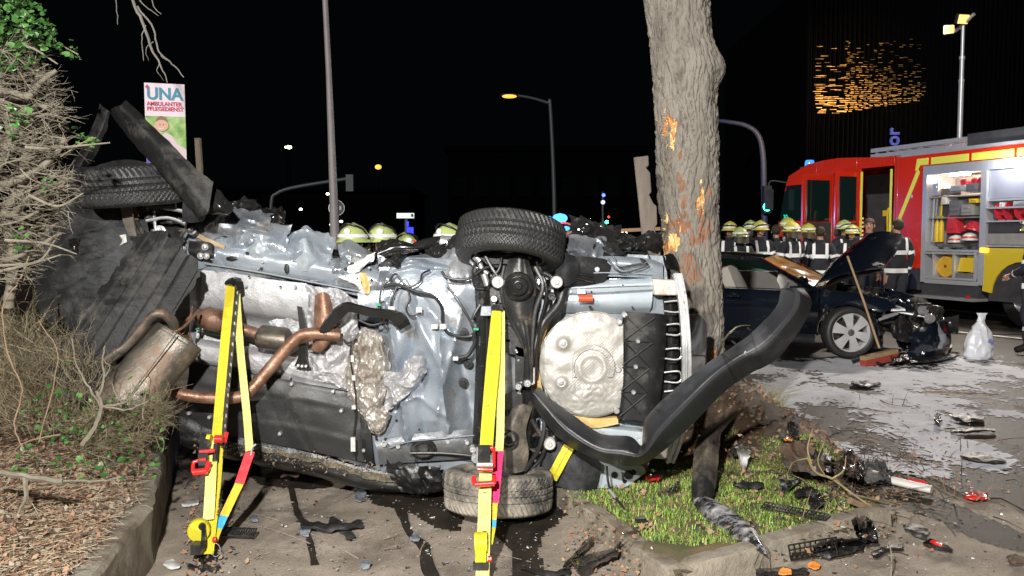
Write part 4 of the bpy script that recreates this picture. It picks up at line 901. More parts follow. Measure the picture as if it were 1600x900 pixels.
part('shock_tube', MB().tube([P(640, 388, 5.3), P(662, 382, 5.35), P(690, 378, 5.4), P(705, 384, 5.4)], [.02, .035, .04, .03], 14, k=3), mBLKG, wr)
part('shock_collar', MB().tube([P(688, 378, 5.36), P(704, 380, 5.36)], [.043, .045], 16), mALU, wr)
part('red_cap_piece', MB().patch([[P(645, 374, 5.6), P(660, 384, 5.6), P(672, 380, 5.6)], [P(648, 386, 5.58), P(662, 388, 5.56), P(674, 384, 5.58)]], 4, 4, thick=.02), mRED, wr)
part('sealing_foam', MB().patch(UR([(305, 362, .03), (325, 372, .05), (352, 384, .04)], [(306, 370, .03), (325, 380, .05), (350, 390, .04)]), 8, 4, amp=.02, sc_=16, thick=.01, seed=2), mat('soiled_beige_foam', (.42, .33, .2), (.3, .22, .13), s=12, rough=.8, bump=.4, bs=50), wr)

# brackets and cables on the floor ------------------------------------------------
part('support_bracket', MB().patch(UR([(464, 478, .1), (472, 480, .1)], [(468, 520, .13), (478, 520, .13)], [(466, 555, .13), (478, 555, .13)], [(460, 572, .12), (484, 575, .12)]), 5, 8, thick=.008), mBLKG, wr)
mb = MB(); mb.sweep([U(505, 520, .22), U(512, 508, .23), U(528, 490, .24), U(542, 480, .24), U(556, 482, .24), U(580, 488, .22), U(610, 492, .2), U(625, 500, .18), U(632, 510, .15)], [.05, .06, .075, .06, .05, .05, .06, .09, .07], .02, side=(0, -.5, 1), k=6)
part('black_guard_strip', mb, mBLKG, wr)
for (x, y) in ((466, 571), (472, 572), (478, 572)):
    mb = MB(); mb.lathe([(0, .004), (.008, .004), (.008, -.01)], U(x, y, .135), (0, -1, 0), 8); part('rivet', mb, mWHT, wr)
CABS = [([(608, 440, .12), (618, 428, .13), (632, 444, .14), (642, 448, .14), (656, 440, .14), (660, 428, .12), (672, 422, .1)], .006), ([(600, 448, .12), (622, 445, .13), (650, 456, .14), (676, 462, .14), (690, 480, .14), (692, 505, .14), (700, 520, .14), (720, 526, .13), (738, 524, .12), (744, 512, .12)], .010),
        ([(600, 470, .1), (590, 482, .12), (598, 500, .12), (605, 512, .12), (596, 506, .12)], .006), ([(620, 448, .12), (612, 468, .13), (610, 486, .13), (604, 500, .13)], .007), ([(560, 500, .16), (580, 508, .17), (596, 505, .16), (604, 500, .14)], .007),
        ([(700, 448, .1), (716, 470, .12), (734, 500, .12), (742, 520, .12)], .008), ([(636, 450, .12), (640, 466, .13), (634, 482, .14), (642, 494, .14), (655, 490, .14), (660, 484, .13)], .006), ([(606, 440, .12), (596, 452, .13), (594, 478, .13), (606, 502, .13)], .005),
        ([(690, 424, .1), (700, 434, .12), (730, 436, .13), (760, 418, .16), (790, 416, .2)], .008), ([(754, 470, .12), (742, 490, .13), (738, 500, .13)], .010), ([(745, 405, .16), (738, 425, .16), (742, 448, .16), (756, 452, .16)], .007), ([(758, 400, .2), (772, 424, .22), (786, 440, .22), (800, 430, .22)], .012),
        ([(784, 402, .2), (780, 420, .22), (768, 436, .22), (762, 452, .2)], .008), ([(838, 408, .2), (845, 425, .22), (868, 440, .2), (880, 436, .18)], .006), ([(958, 400, .08), (968, 416, .1), (990, 414, .1), (1010, 410, .1), (1000, 404, .1)], .006), ([(950, 404, .08), (962, 420, .1), (975, 426, .1), (1000, 420, .1), (1014, 414, .1)], .005),
        ([(560, 520, .16), (549, 540, .17), (548, 565, .17), (552, 590, .17), (556, 620, .15), (556, 650, .12), (552, 690, .12), (556, 720, .12)], .005), ([(536, 530, .12), (545, 536, .12), (558, 530, .14)], .006),
        ([(640, 708, .14), (690, 708, .14), (735, 712, .16), (760, 716, .2)], .008), ([(650, 715, .13), (648, 735, .13), (662, 752, .13), (668, 765, .13)], .004), ([(580, 670, .1), (586, 678, .12), (588, 688, .12)], .004),
        ([(740, 520, .14), (742, 535, .15), (738, 545, .15), (730, 556, .15), (716, 560, .15)], .013)]
for pts, r in CABS:
    mb = MB(); mb.tube([U(*q) for q in pts], r, 8, k=6); part('cable', mb, mCAB, wr)
for (x, y, w, h) in ((612, 482, 10, 7), (679, 510, 10, 7), (692, 510, 9, 8), (712, 560, 8, 6), (551, 560, 5, 10), (553, 590, 5, 8), (553, 636, 6, 6), (552, 694, 7, 22), (655, 484, 9, 8)):
    mb = MB(); mb.box(U(x, y, .17), (w * .0038, .02, h * .0038)); part('connector', mb, mWHT, wr)
mb = MB(); mb.tube([U(306, 514, -.02), U(330, 520, -.02), U(372, 532, -.02)], .005, 6); part('brake_line', mb, mGREEN, wr)
for (x, y) in ((591, 476), (744, 514), (793, 532)):
    mb = MB(); mb.box(U(x, y, .14), (.03, .02, .014)); part('connector', mb, mGREEN, wr, label='green connector')
for (x, y) in ((731, 568), (724, 598), (724, 520)):
    mb = MB(); mb.lathe([(0, .016), (.012, .016), (.014, .004), (.028, .003), (.030, -.01)], U(x, y, .09), (0, -1, 0), 14); part('grommet', mb, mBLK, wr)
R = random.Random(77)

# rear axle: cross member, control arms, hubs -------------------------------------------
mb = MB(); mb.patch(UR([(740, 420, .1), (752, 420, .14), (766, 420, .1)], [(744, 500, .1), (754, 500, .14), (766, 500, .1)], [(742, 600, .1), (752, 600, .14), (764, 600, .1)], [(738, 700, .1), (748, 700, .14), (760, 700, .1)]), 4, 5, thick=.02)
part('floor_cross_member', mb, mBLKG, wr)
mb = MB(); mb.patch(UR([(768, 480, .08), (790, 490, .12), (812, 500, .08)], [(770, 560, .04), (790, 560, .06), (808, 560, .04)], [(770, 640, .06), (790, 640, .1), (812, 640, .06)]), 4, 6, thick=.01, amp=.01); part('axle_bridge_plate', mb, mPAND, wr)
for ol in ([(768, 498), (800, 510), (822, 545), (822, 560), (768, 545)], [(805, 540), (822, 545), (822, 620), (805, 612)], [(768, 625), (800, 612), (822, 600), (822, 640), (790, 640), (768, 650)], [(768, 470), (805, 480), (808, 500), (768, 498)], [(768, 650), (800, 650), (800, 690), (760, 690)]):
    mb = MB(); mb.prism([U(a, b, .15) for a, b in ol], (0, .02, 0), bevel=.003); part('subframe_plate', mb, mSTEEL, wr)
R = random.Random(3)
for k in range(16):
    x, y = R.choice([(775, 510), (790, 520), (812, 560), (812, 580), (812, 600), (780, 486), (795, 492), (812, 612), (780, 635), (795, 630), (775, 660), (790, 665), (785, 545), (806, 548), (815, 630), (772, 530)])
    mb = MB(); mb.lathe([(0, .005), (.005, .005), (.008, .001)], U(x + R.uniform(-3, 3), y + R.uniform(-3, 3), .152), (0, -1, 0), 8); part('bolt', mb, mALU, wr)
part('axle_beam', MB().patch(UR([(816, 610, .16), (828, 612, .21), (838, 610, .16)], [(816, 660, .16), (827, 660, .21), (838, 655, .16)], [(812, 700, .16), (824, 700, .21), (836, 700, .16)]), 4, 5, thick=.02), mBLKG, wr)
mb = MB(); mb.prism([U(a, b, .22) for a, b in [(822, 575), (829, 572), (836, 575), (836, 600), (829, 603), (822, 600)]], (0, .02, 0), bevel=.003); part('axle_lug', mb, mALU, wr)
def arm(cx, cy, sg, lab):
    """lower control arm: wide at the wheel, tapering towards the middle; sg=+1 tapers downward in the picture"""
    def q(x, y, d): return U(cx + x, cy + sg * y, d)
    A = part('control_arm', MB().patch([[q(-16, -44, .2), q(0, -48, .24), q(14, -40, .2)], [q(-30, 0, .22), q(0, 0, .26), q(26, 2, .22)], [q(-22, 40, .22), q(0, 40, .26), q(20, 36, .22)], [q(4, 90, .22), q(10, 90, .27), q(20, 88, .22)], [q(6, 150, .2), q(14, 152, .25), q(24, 150, .2)]], 6, 6, thick=.03, fn=lambda u, v, p: -.012 * (1 if .25 < u < .75 and (v < .3 or v > .55) else 0)), mSTEEL, wr, label=lab)
    mb = MB()
    for r0 in (.072, .045): mb.lathe([(r0 - .012, .012), (r0, .018), (r0 + .010, .010), (r0 + .012, -.01)], q(-2, 0, .285), (0, -1, .05 * sg), 28)
    mb.lathe([(0, .012), (.018, .012), (.024, .0), (.06, -.004)], q(-2, 0, .285), (0, -1, 0), 24); part('spring_seat', mb, mBLKG, A)
    for s in (-1, 1):
        mb = MB(); mb.tube([q(s * 24, -30, .2), q(s * 32 + 4, 0, .22), q(s * 22 + 2, 40, .22), q(14 + s * 5, 100, .22), q(15 + s * 3, 148, .22)], [.012, .014, .014, .012, .012], 8, k=5); part('arm_edge', mb, mSTEEL, A)
    mb = MB(); mb.tube([q(70, -2, .1), q(60, 30, .12), q(34, 62, .16), q(20, 110, .18)], [.03, .03, .022, .02], 10, k=4); part('trailing_link', mb, mSTEEL, wr)
    mb = MB(); mb.tube([q(30, -30, .16), q(42, 10, .18), q(30, 70, .18), q(24, 140, .2)], .010, 8, k=5); part('trailing_link', mb, mBLKG, wr)
    for (x, y, r, m) in ((-34, -6, .036, mWHT), (58, -6, .036, mWHT), (50, 16, .022, mSTEEL), (-40, 20, .02, mALU), (12, 152, .022, mALU), (-30, 44, .018, mALU)):
        mb = MB(); mb.lathe([(0, .02), (r * .3, .021), (r * .45, .012), (r * .85, .012), (r, .004), (r, -.04)], q(x, y, .24), (0, -1, 0), 20); part('bushing', mb, m, wr)
arm(812, 447, 1, None); 
def arm2():
    A = part('control_arm', MB().patch(UR([(800, 640, .24), (815, 632, .28), (832, 636, .24)], [(786, 672, .26), (800, 668, .3), (822, 672, .26)], [(782, 700, .26), (800, 702, .3), (826, 706, .26)], [(778, 735, .24), (800, 740, .28), (822, 735, .24)]), 6, 6, thick=.03, amp=.006, sc_=12), mat('muddy_black_steel', (.05, .045, .04), (.12, .1, .08), s=7, rough=.5, bump=.5, bs=40, dirt=(.2, .17, .13), ds=9, da=.5), wr, label='muddy lower control arm')
    mb = MB(); mb.lathe([(0, .012), (.018, .012), (.024, 0), (.035, -.002), (.045, .014), (.058, .012), (.062, -.02)], U(795, 687, .3), (0, -1, .2), 26); part('spring_seat', mb, mBLKG, A)
    mb = MB(); mb.tube([U(836, 620, .26), U(850, 660, .28), U(842, 700, .28), U(820, 735, .24)], .012, 8, k=5); part('arm_edge', mb, mSTEEL, A)
    for pts, r in (([(858, 640, .1), (870, 670, .14), (860, 692, .16)], .03), ([(842, 734, .1), (852, 718, .14), (862, 712, .16)], .012), ([(830, 655, .2), (850, 690, .2), (846, 715, .18), (825, 738, .18)], .014)):
        mb = MB(); mb.tube([U(*q) for q in pts], r, 10, k=4); part('trailing_link', mb, mSTEEL, wr)
    for (x, y, r, m) in ((859, 694, .036, mWHT), (852, 678, .02, mSTEEL), (744, 716, .03, mALU), (739, 702, .02, mALU), (810, 604, .02, mALU)):
        mb = MB(); mb.lathe([(0, .02), (r * .3, .021), (r * .45, .012), (r * .85, .012), (r, .004), (r, -.04)], U(x, y, .24), (0, -1, 0), 20); part('bushing', mb, m, wr)
arm2()
# coil springs and hub clutter
for (cx, cy, s) in ((850, 440, 1), (838, 690, -1)):
    mb = MB(); pts = []
    for i in range(60):
        a = i * .75; pts.append(U(cx, cy, .14) + V((.052 * cos(a), -.04 + .0012 * i, .052 * sin(a))))
    mb.tube(pts, .010, 7); part('coil_spring', mb, mSTEEL, wr)
for pts, r, m in (([(748, 402, .1), (752, 418, .12), (762, 428, .12)], .016, mALU), ([(742, 400, .15), (750, 408, .15)], .022, mALU), ([(766, 402, .1), (790, 404, .12)], .03, mSTEEL), ([(756, 428, .14), (762, 446, .14)], .02, mALU), ([(735, 408, .1), (742, 418, .12), (738, 430, .1)], .01, mALU),
                  ([(800, 400, .15), (830, 402, .15)], .022, mSTEEL), ([(774, 448, .14), (776, 470, .14)], .02, mSTEEL), ([(786, 458, .14), (774, 480, .14), (770, 478, .14)], .018, mSTEEL)):
    mb = MB(); mb.tube([U(*q) for q in pts], r, 10, k=3); part('hub_fitting', mb, m, wr)
for ol, m in (([(764, 448), (800, 455), (795, 470), (766, 480)], mSTEEL), ([(752, 478), (768, 478), (768, 494), (750, 494)], mPAND), ([(748, 400), (800, 396), (830, 400), (820, 412), (760, 414)], mBLK)):
    mb = MB(); mb.prism([U(a, b, .17) for a, b in ol], (0, .03, 0), bevel=.004); part('hub_carrier', mb, m, wr)
# black liners beside the rear wheels
part('wheel_arch_liner', MB().patch(UR([(868, 398, .1), (905, 400, .08), (942, 404, .05), (953, 410, .04)], [(876, 420, .12), (910, 420, .09), (945, 418, .06), (955, 418, .05)], [(878, 440, .1), (905, 444, .08), (930, 442, .06), (946, 438, .05)], [(878, 450, .06), (900, 448, .06), (925, 446, .05), (940, 444, .05)]), 7, 6, thick=.006, amp=.004), mBLK, wr)
part('wheel_arch_liner', MB().patch(UR([(866, 395, .04), (880, 394, .12), (898, 400, .1)], [(868, 420, .1), (884, 420, .2), (906, 418, .12)], [(864, 445, .1), (882, 448, .16), (900, 440, .1)]), 6, 6, thick=.006, amp=.01), mFL, wr)
for (x0, y0, x1, y1) in ((898, 427, 926, 431), (900, 434, 928, 440)):
    mb = MB(); mb.tube([U(x0, y0, .10), U(x1, y1, .09)], .008, 8); part('liner_rib', mb, mBLKG, wr)
mb = MB(); mb.lathe([(0, .002), (.014, .002), (.016, -.01)], U(933, 421, .08), (0, -1, 0), 14); part('plug', mb, mPANL, wr)
part('wheel_arch_liner', MB().patch(UR([(846, 712, .14), (870, 690, .16), (900, 700, .16), (940, 725, .1)], [(850, 735, .16), (880, 725, .2), (910, 735, .2), (935, 748, .12)], [(866, 760, .12), (890, 765, .16), (905, 768, .16), (925, 772, .1)]), 7, 7, thick=.006, amp=.02, sc_=7, rag=.01), mFL, wr, label='torn lower wheel arch liner')
part('wheel_arch_liner', MB().patch(UR([(902, 760, .12), (915, 768, .13)], [(900, 775, .12), (912, 780, .13)]), 5, 5, thick=.006, amp=.01), mBLK, wr)
# lower rear corner plate
mb = MB(); mb.prism([U(a, b, .06) for a, b in [(918, 770), (905, 735), (925, 715), (1005, 728), (1010, 738), (978, 762), (940, 772)]], (0, .015, 0), bevel=.003); cp = part('rear_corner_plate', mb, mPANL, wr)
for (x, y, r) in ((982, 742, .028), (990, 738, .016), (976, 752, .012), (960, 742, .02)):
    mb = MB(); mb.lathe([(0, .004), (r, .004), (r, -.005)], U(x, y, .064), (0, -1, 0), 16); part('hole_cap', mb, mBLK, cp)
# spare-wheel well under its embossed shield
def well():
    mb = MB(); cx, cy = 924, 569; vs = []; fs = []; nr, na = 80, 300
    ocx = 912
    for i in range(nr + 1):
        for j in range(na):
            a = 2 * pi * j / na; t = i / nr; x = cx + 83 * t * cos(a); y = cy + 83 * t * sin(a)
            x = min(x, 974)
            d = .10 + .03 * (1 - t ** 4)
            d += .0011 * sin(x * 1.25) * sin(y * 1.25)
            for (nx, ny) in ((880, 537), (877, 598)):
                r = math.hypot(x - nx, y - ny); d += .03 * (1 / (1 + (r / 9) ** 6)) - .018 * (1 / (1 + (r / 4) ** 6))
            r = math.hypot(x - 925, y - 575); d += .014 * (1 if 28 < r < 36 and x > 895 and y < 590 else 0) + .012 * math.exp(-((r - 20) / 5) ** 2)
            d += .010 * noise.noise(V((x * .05, y * .05, 0))) + .008 * abs(noise.noise(V((x * .1, y * .1, 5)))) * (1 if y > 600 else .3)
            if t > .98: d -= .02
            vs.append(U(x, y, d))
    for i in range(nr):
        for j in range(na): fs.append((i * na + j, i * na + (j + 1) % na, (i + 1) * na + (j + 1) % na, (i + 1) * na + j))
    mb.add(vs, [f[::-1] for f in fs]); return mb
mSH = mat('grey_embossed_shield', (.37, .355, .325), (.44, .425, .39), s=9, rough=.5, metal=.3, bump=.2, bs=60, dirt=(.3, .26, .2), ds=5, da=.15)
sw = part('spare_wheel_well', well(), mSH, wr, ang=60)
for (x, y) in ((880, 537), (877, 598)):
    mb = MB(); mb.lathe([(0, .012), (.009, .012), (.011, .002), (.02, .0)], U(x, y, .15), (0, -1, 0), 8); part('nut', mb, mALU, sw)
mb = MB(); pts = [(858, 496), (846, 518), (838, 545), (835, 575), (840, 610), (852, 634), (868, 648), (900, 655), (930, 660), (965, 656)]
mb.sweep([U(a, b, .055) for a, b in pts], [.03, .05, .05, .06, .06, .05, .07, .05, .06, .04], .05, side=(1, 0, .3), k=4); part('sealing_foam', mb, mFOAMY, wr)
# black plastic tray with X ribs
TRAY = [(974, 488), (1042, 492), (1040, 520), (1034, 600), (1026, 660), (1012, 662), (964, 654), (970, 600), (973, 540)]
tray = part('plastic_tray', MB().patch(UR([(973, 488, .08), (980, 487, .14), (1010, 489, .15), (1030, 490, .14), (1042, 492, .08)], [(972, 540, .08), (980, 540, .14), (1005, 540, .15), (1028, 542, .14), (1040, 544, .08)], [(969, 600, .08), (976, 600, .14), (1000, 602, .15), (1022, 603, .14), (1034, 604, .08)], [(964, 654, .08), (972, 655, .14), (995, 657, .15), (1014, 660, .14), (1026, 661, .08)]), 6, 8, thick=.006), mBLK, wr)
def tq(u, v): # u across, v down the tray face
    xl = 975 + (966 - 975) * v; xr = 1026 + (1008 - 1026) * v
    return U(xl + (xr - xl) * u, 492 + 160 * v + 3 * u, .158)
for i in range(4):
    v0, v1 = i / 4, (i + 1) / 4
    for (a, b) in (((0.05, v0 + .01), (.95, v1 - .01)), ((.95, v0 + .01), (0.05, v1 - .01))):
        mb = MB(); mb.tube([tq(*a), tq(*b)], .0045, 6); part('rib', mb, mBLK, tray)
for v in (.25, .5, .75):
    mb = MB(); mb.tube([tq(.15, v), tq(.85, v)], .0035, 6); part('rib', mb, mBLK, tray)
    mb = MB(); mb.lathe([(0, .008), (.009, .008), (.014, .002), (.016, -.01)], tq(.5, v), (0, -1, 0), 12); part('fastener', mb, mALU, tray)
for s, x in ((0, 1034),):
    for y in (505, 545, 590, 640):
        mb = MB(); mb.lathe([(0, .003), (.006, .003), (.006, -.01)], U(x - (y - 490) * .08, y, .115), (0, -1, 0), 8); part('fastener', mb, mWHT, tray)
for (x, y) in ((968, 503), (966, 578), (964, 642), (976, 492)):
    mb = MB(); mb.lathe([(0, .01), (.014, .01), (.02, 0), (.02, -.02)], U(x, y, .13), (0, -1, 0), 10); part('clip', mb, mALU, tray)
# tow bracket, crash boxes, bumper beam
mb = MB(); mb.tube([U(904, 466, .1), U(926, 466, .1)], .021, 16); part('tow_eye_cap', mb, mat('orange_red_plastic', (.65, .08, .03), rough=.4), wr)
mb = MB(); mb.box(U(908, 455, .1), (.05, .03, .03)); part('bracket', mb, mALU, wr)
mCR = mat('cream_crash_box', (.62, .58, .5), (.5, .46, .4), s=12, rough=.45, metal=.2, dirt=(.3, .25, .2), ds=9, da=.3)
for ol in ([(1020, 436), (1060, 438), (1060, 462), (1022, 461)], [(970, 705), (1008, 694), (1052, 690), (1046, 718), (1004, 716)]):
    mb = MB(); mb.prism([U(a, b, .1) for a, b in ol], (0, .1, 0), bevel=.006); part('crash_box', mb, mCR, wr)
def bumper_beam():
    pts = [(1058, 428), (1066, 470), (1071, 530), (1072, 590), (1068, 640), (1058, 690), (1046, 722)]; mb = MB()
    c = crom([U(a, b, .05 + .16 * math.exp(-((b - 560) / 120) ** 2)) for a, b in pts], 6)
    for dx, w, dd in ((-.016, .018, 0), (0, .012, -.012), (.017, .018, .004)):
        mb.sweep([p + V((dx, -dd, 0)) for p in c], w, .035, side=(1, 0, 0))
    return mb
part('bumper_beam', bumper_beam(), mALU, wr)
mb = MB()
br = part('bumper_bracket', MB().patch(UR([(1036, 462, .0), (1048, 463, .04), (1056, 466, .0)], [(1040, 530, .0), (1050, 530, .04), (1060, 530, .0)], [(1036, 600, .0), (1048, 600, .04), (1058, 600, .0)], [(1030, 640, .0), (1040, 640, .04), (1050, 640, .0)]), 4, 8, thick=.01), mBLK, wr)
for y in (472, 508, 546, 582, 612):
    mb = MB(); mb.tube([U(1038, y, .07), U(1058, y - 2, .09), U(1064, y + 2, .09), U(1064, y + 12, .09), U(1056, y + 16, .09), U(1038, y + 14, .07)], .0055, 7, k=3); part('wire_loop', mb, mALU, br)
for y in (468, 490, 515, 540, 565, 590, 615):
    mb = MB(); mb.box(U(1050, y, .05), (.05, .03, .02), R=Matrix.Rotation(.3 * sin(y), 3, 'Y')); part('clip', mb, mBLKG, br)
part('rear_trim_panel', MB().patch([[P(1074, 492, 5.2), P(1092, 492, 5.4), P(1105, 505, 5.6)], [P(1076, 560, 5.15), P(1092, 560, 5.4), P(1104, 550, 5.6)], [P(1072, 620, 5.15), P(1088, 610, 5.4), P(1098, 596, 5.6)]], 5, 7, thick=.01, amp=.004), mBLKG, wr)
part('rear_trim_panel', MB().patch([[P(1035, 400, 5.2), P(1050, 396, 5.3), P(1060, 410, 5.3)], [P(1040, 420, 5.15), P(1056, 424, 5.25), P(1066, 440, 5.3)]], 6, 6, thick=.01, amp=.02, sc_=14), mBLKG, wr)
# torn rear bumper cover sweeping out to the right
def bumper():
    # rows from outer (lower) edge to inner (upper) edge; columns along the length
    L = [  # (outer), (crease), (inner) at stations
        ((828, 622), (834, 614), (842, 604), .38), ((846, 652), (856, 640), (866, 628), .42), ((880, 690), (888, 674), (900, 652), .48), ((930, 718), (934, 702), (940, 678), .54),
        ((968, 728), (972, 708), (984, 682), .58), ((1000, 727), (998, 712), (1002, 696), .60), ((1022, 715), (1014, 700), (1004, 678), .62), ((1042, 700), (1030, 676), (1012, 650), .64),
        ((1085, 660), (1068, 636), (1050, 612), .68), ((1130, 614), (1114, 590), (1100, 572), .72), ((1172, 584), (1152, 562), (1140, 545), .76), ((1210, 564), (1192, 540), (1170, 524), .8),
        ((1240, 530), (1224, 508), (1198, 498), .84), ((1262, 494), (1244, 482), (1214, 478), .88), ((1268, 470), (1248, 460), (1220, 456), .9), ((1256, 450), (1240, 450), (1222, 450), .9)]
    rows = [[], [], [], [], []]
    for o, c, i, d in L:
        rows[0].append(U(*i, d - .09)); rows[1].append(U(i[0] * .3 + c[0] * .7, i[1] * .3 + c[1] * .7, d + .02)); rows[2].append(U(*c, d + .035)); rows[3].append(U(o[0] * .25 + c[0] * .75, o[1] * .25 + c[1] * .75, d + .02)); rows[4].append(U(*o, d - .09))
    return MB().patch(rows, 8, 3, amp=.003, sc_=4, thick=.006, seed=3, rag=.003)
bc = part('bumper_cover', bumper(), mat('grained_bumper_plastic', (.016, .017, .019), (.026, .027, .031), s=3, rough=.33, bump=.12, bs=180, dirt=(.08, .08, .085), ds=2.2, da=.3, r2=.5, spec=.35, fine=((.12, .12, .12), 70, .69)), wr, ang=22)
mb = MB(); mb.lathe([(0, .006), (.012, .006), (.013, 0)], U(1166, 552, .80), (.2, -1, .2), 12); part('fastener', mb, mWHT, bc)
for k in range(7):
    mb = MB(); mb.box(U(1026 + k * 24, 640 - k * 21, .60), (.02, .03, .01), R=Matrix.Rotation(.7, 3, 'Y')); part('tab', mb, mBLK, bc)
# rear boot lid shade: cable hanging to the ground
mb = MB(); mb.tube([U(948, 728, .3), U(950, 752, .32), P(956, 770, 4.75), P(972, 790, 4.65), P(986, 810, 4.55), P(984, 830, 4.5), P(996, 850, 4.42), P(1010, 872, 4.32), P(1026, 900, 4.18)], .007, 8, k=6)
tag(part('loose_cable', mb, mCAB, wr), 'black cable trailing across the grass')
mb = MB(); mb.tube([P(952, 765, 4.74), P(962, 778, 4.7)], .0085, 8); part('cable_joint', mb, mALU, wr)
# small fittings pressed into or bolted on the floor metal
R = random.Random(64)
for (x, y) in [(R.uniform(600, 735), R.uniform(455, 690)) for _ in range(16)] + [(R.uniform(330, 590), R.uniform(388, 425) + 0) for _ in range(12)] + [(R.uniform(885, 1010), R.choice([446, 456, 480, 670, 685, 712])) for _ in range(16)] + [(R.uniform(330, 470), R.choice([432, 448, 580, 590])) for _ in range(9)]:
    r = R.uniform(.004, .009); mb = MB(); yy = y + (x - 330) * .10 if 330 < x < 590 and y < 430 else y
    mb.lathe([(0, .004), (r * .7, .004), (r, .001), (r, -.02)], U(x, yy, .075 if x < 885 else .065), (0, -1, 0), 10); part('bolt', mb, R.choice([mALU, mBLK, mPANL]), wr)
for pts, w in (([(608, 700, .105), (640, 690, .125), (700, 684, .125), (744, 680, .1)], .010), ([(600, 540, .07), (604, 600, .06), (600, 660, .06)], .012), ([(884, 428, .055), (950, 426, .07), (1018, 428, .06)], .008), ([(876, 452, .068), (950, 448, .078), (1018, 446, .07)], .006), ([(320, 412, .055), (420, 428, .055), (560, 455, .05)], .008), ([(884, 700, .05), (1004, 706, .05)], .008)):
    mb = MB(); mb.tube([U(*q) for q in pts], w, 8, k=5, flat=.5); part('pressed_rib', mb, mPANL if w < .009 else mPAN, wr)
# mud clods and grass stuck in the sill and lower arm
mb = MB()
for i in range(420):
    t = R.random(); x = 300 + 400 * t; y = 692 + 62 * t + R.gauss(0, 7); p = U(x, y, .085 + R.uniform(0, .01)); s = R.uniform(.004, .013)
    mb.add([p + V((R.uniform(-s, s), R.uniform(-s * .4, s * .4), R.uniform(-s, s))) for _ in range(4)], [(0, 1, 2), (0, 2, 3), (0, 3, 1), (1, 3, 2)])
part('mud_clods', mb, mat('dry_clinging_mud', (.24, .19, .12), (.15, .12, .08), s=20, rough=.95), wr, kind='stuff')
# ================================================================== RESCUE STRAPS
def lerp(a, b, t): return a + (b - a) * t
def web(name, root, pts, w, m, k=4, side=(1, 0, 0), t=.004, label=None):
    o = part(name, MB().sweep(pts, w, t, side=side, k=k), m, root, label=label)
    if m is mYEL and isinstance(w, list):
        for s in (-.36, .36): part('stitched_line', MB().sweep([V(p) + V((s * w[min(i, len(w) - 1)], -.0028, 0)) for i, p in enumerate(pts)], .003, .002, side=side, k=k), mORAW, o)
    return o
B1 = G(320, 885); T1 = U(362, 441, .12)
s1 = thing('stabilising_strap', 'yellow stabilising strap with red ratchet and hinged foot, left of the two', 'strap', B1, group='rescue straps holding the wreck')
def L1(px, py, off=0): # a point in the plane of the leaning strap
    t = (py - 441) / (885 - 441); return P(px, py, T1.y + (B1.y - T1.y) * t - off)
web('webbing', s1, [L1(361, 446), L1(352, 540), L1(344, 640), L1(340, 690), L1(334, 760), L1(322, 866)], [.058, .060, .064, .068, .072, .075], mYEL)
web('webbing', s1, [L1(369, 448, -.03), L1(375, 540, -.05), L1(385, 640, -.08), L1(390, 704, -.08)], .042, mYELP)
web('webbing', s1, [L1(391, 706, -.08), L1(374, 756, -.06)], .050, mREDW, label='red length of webbing')
web('webbing', s1, [L1(374, 756, -.06), L1(350, 806, -.04)], .046, mORAW, label='orange length of webbing')
web('webbing', s1, [L1(350, 806, -.04), L1(341, 826, -.03)], .044, mBLUEW, label='blue length of webbing')
web('webbing', s1, [L1(341, 826, -.03), L1(334, 846, -.02)], .040, mYEL)
web('webbing', s1, [L1(332, 686, .03), L1(330, 740, .05), L1(326, 812, .03)], .055, mYELP)
mb = MB()
rail = part('perforated_rail', MB().sweep([L1(371, 446, .005), L1(362, 540, .005), L1(353, 640, .005), L1(349, 700, .005)], .020, .02, side=(1, 0, 0), k=2), mSTEEL, s1)
for i in range(15):
    t = i / 15; mb = MB(); mb.box(L1(371 - 22 * t, 458 + 240 * t, .018), (.007, .004, .022)); part('rail_slot', mb, mALU, rail)
part('top_hook', MB().sweep([L1(358, 446, .01), L1(362, 438, .01), L1(370, 438, .01), L1(374, 456, .01)], [.05, .06, .05, .03], .03, k=2), mBLKG, s1)
rt = part('ratchet', MB().sweep([L1(322, 690, .06), L1(318, 712, .08), L1(318, 730, .08)], .05, .05), mSTEEL, s1)
for pts, r, m, nm in (([L1(336, 686, .08), L1(348, 686, .08)], .022, mRED, 'knob'), ([L1(302, 738, .1), L1(324, 736, .1)], .017, mRED, 'handle'), ([L1(302, 738, .1), L1(303, 722, .1), L1(322, 718, .1)], .010, mRED, 'handle'),
                      ([L1(322, 736, .1), L1(327, 722, .1)], .014, mRED, 'handle'), ([L1(312, 706, .1), L1(336, 704, .1)], .010, mRED, 'lever'), ([L1(338, 694, .06), L1(336, 720, .06)], .014, mSTEEL, 'spindle'), ([L1(350, 692, .02), L1(354, 676, .02)], .012, mRED, 'lever')):
    mb = MB(); mb.tube(pts, r, 10, k=2); part(nm, mb, m, rt)
mb = MB(); mb.tube([L1(324, 686, .06), L1(330, 686, .06)], .026, 14); part('webbing_roll', mb, mYEL, rt)
bk = part('buckle', MB().tube([L1(392, 712, -.06), L1(394, 700, -.06), L1(400, 694, -.06)], .005, 6, k=3), mALU, s1)
wd = part('winder', MB().lathe([(0, -.025), (.052, -.025), (.055, -.02), (.055, .02), (.052, .025), (0, .025)], L1(311, 828, .04), (.25, -1, 0), 26), mYEL, s1)
mb = MB(); mb.lathe([(0, .008), (.018, .008), (.02, -.02)], L1(316, 822, .075), (.2, -1, 0), 14); part('hub', mb, mBLKG, wd)
mb = MB(); mb.sweep([L1(317, 822, .08), L1(318, 838, .08), L1(316, 854, .07), L1(306, 860, .07)], .020, .02, k=3); part('crank', mb, mBLKG, wd)
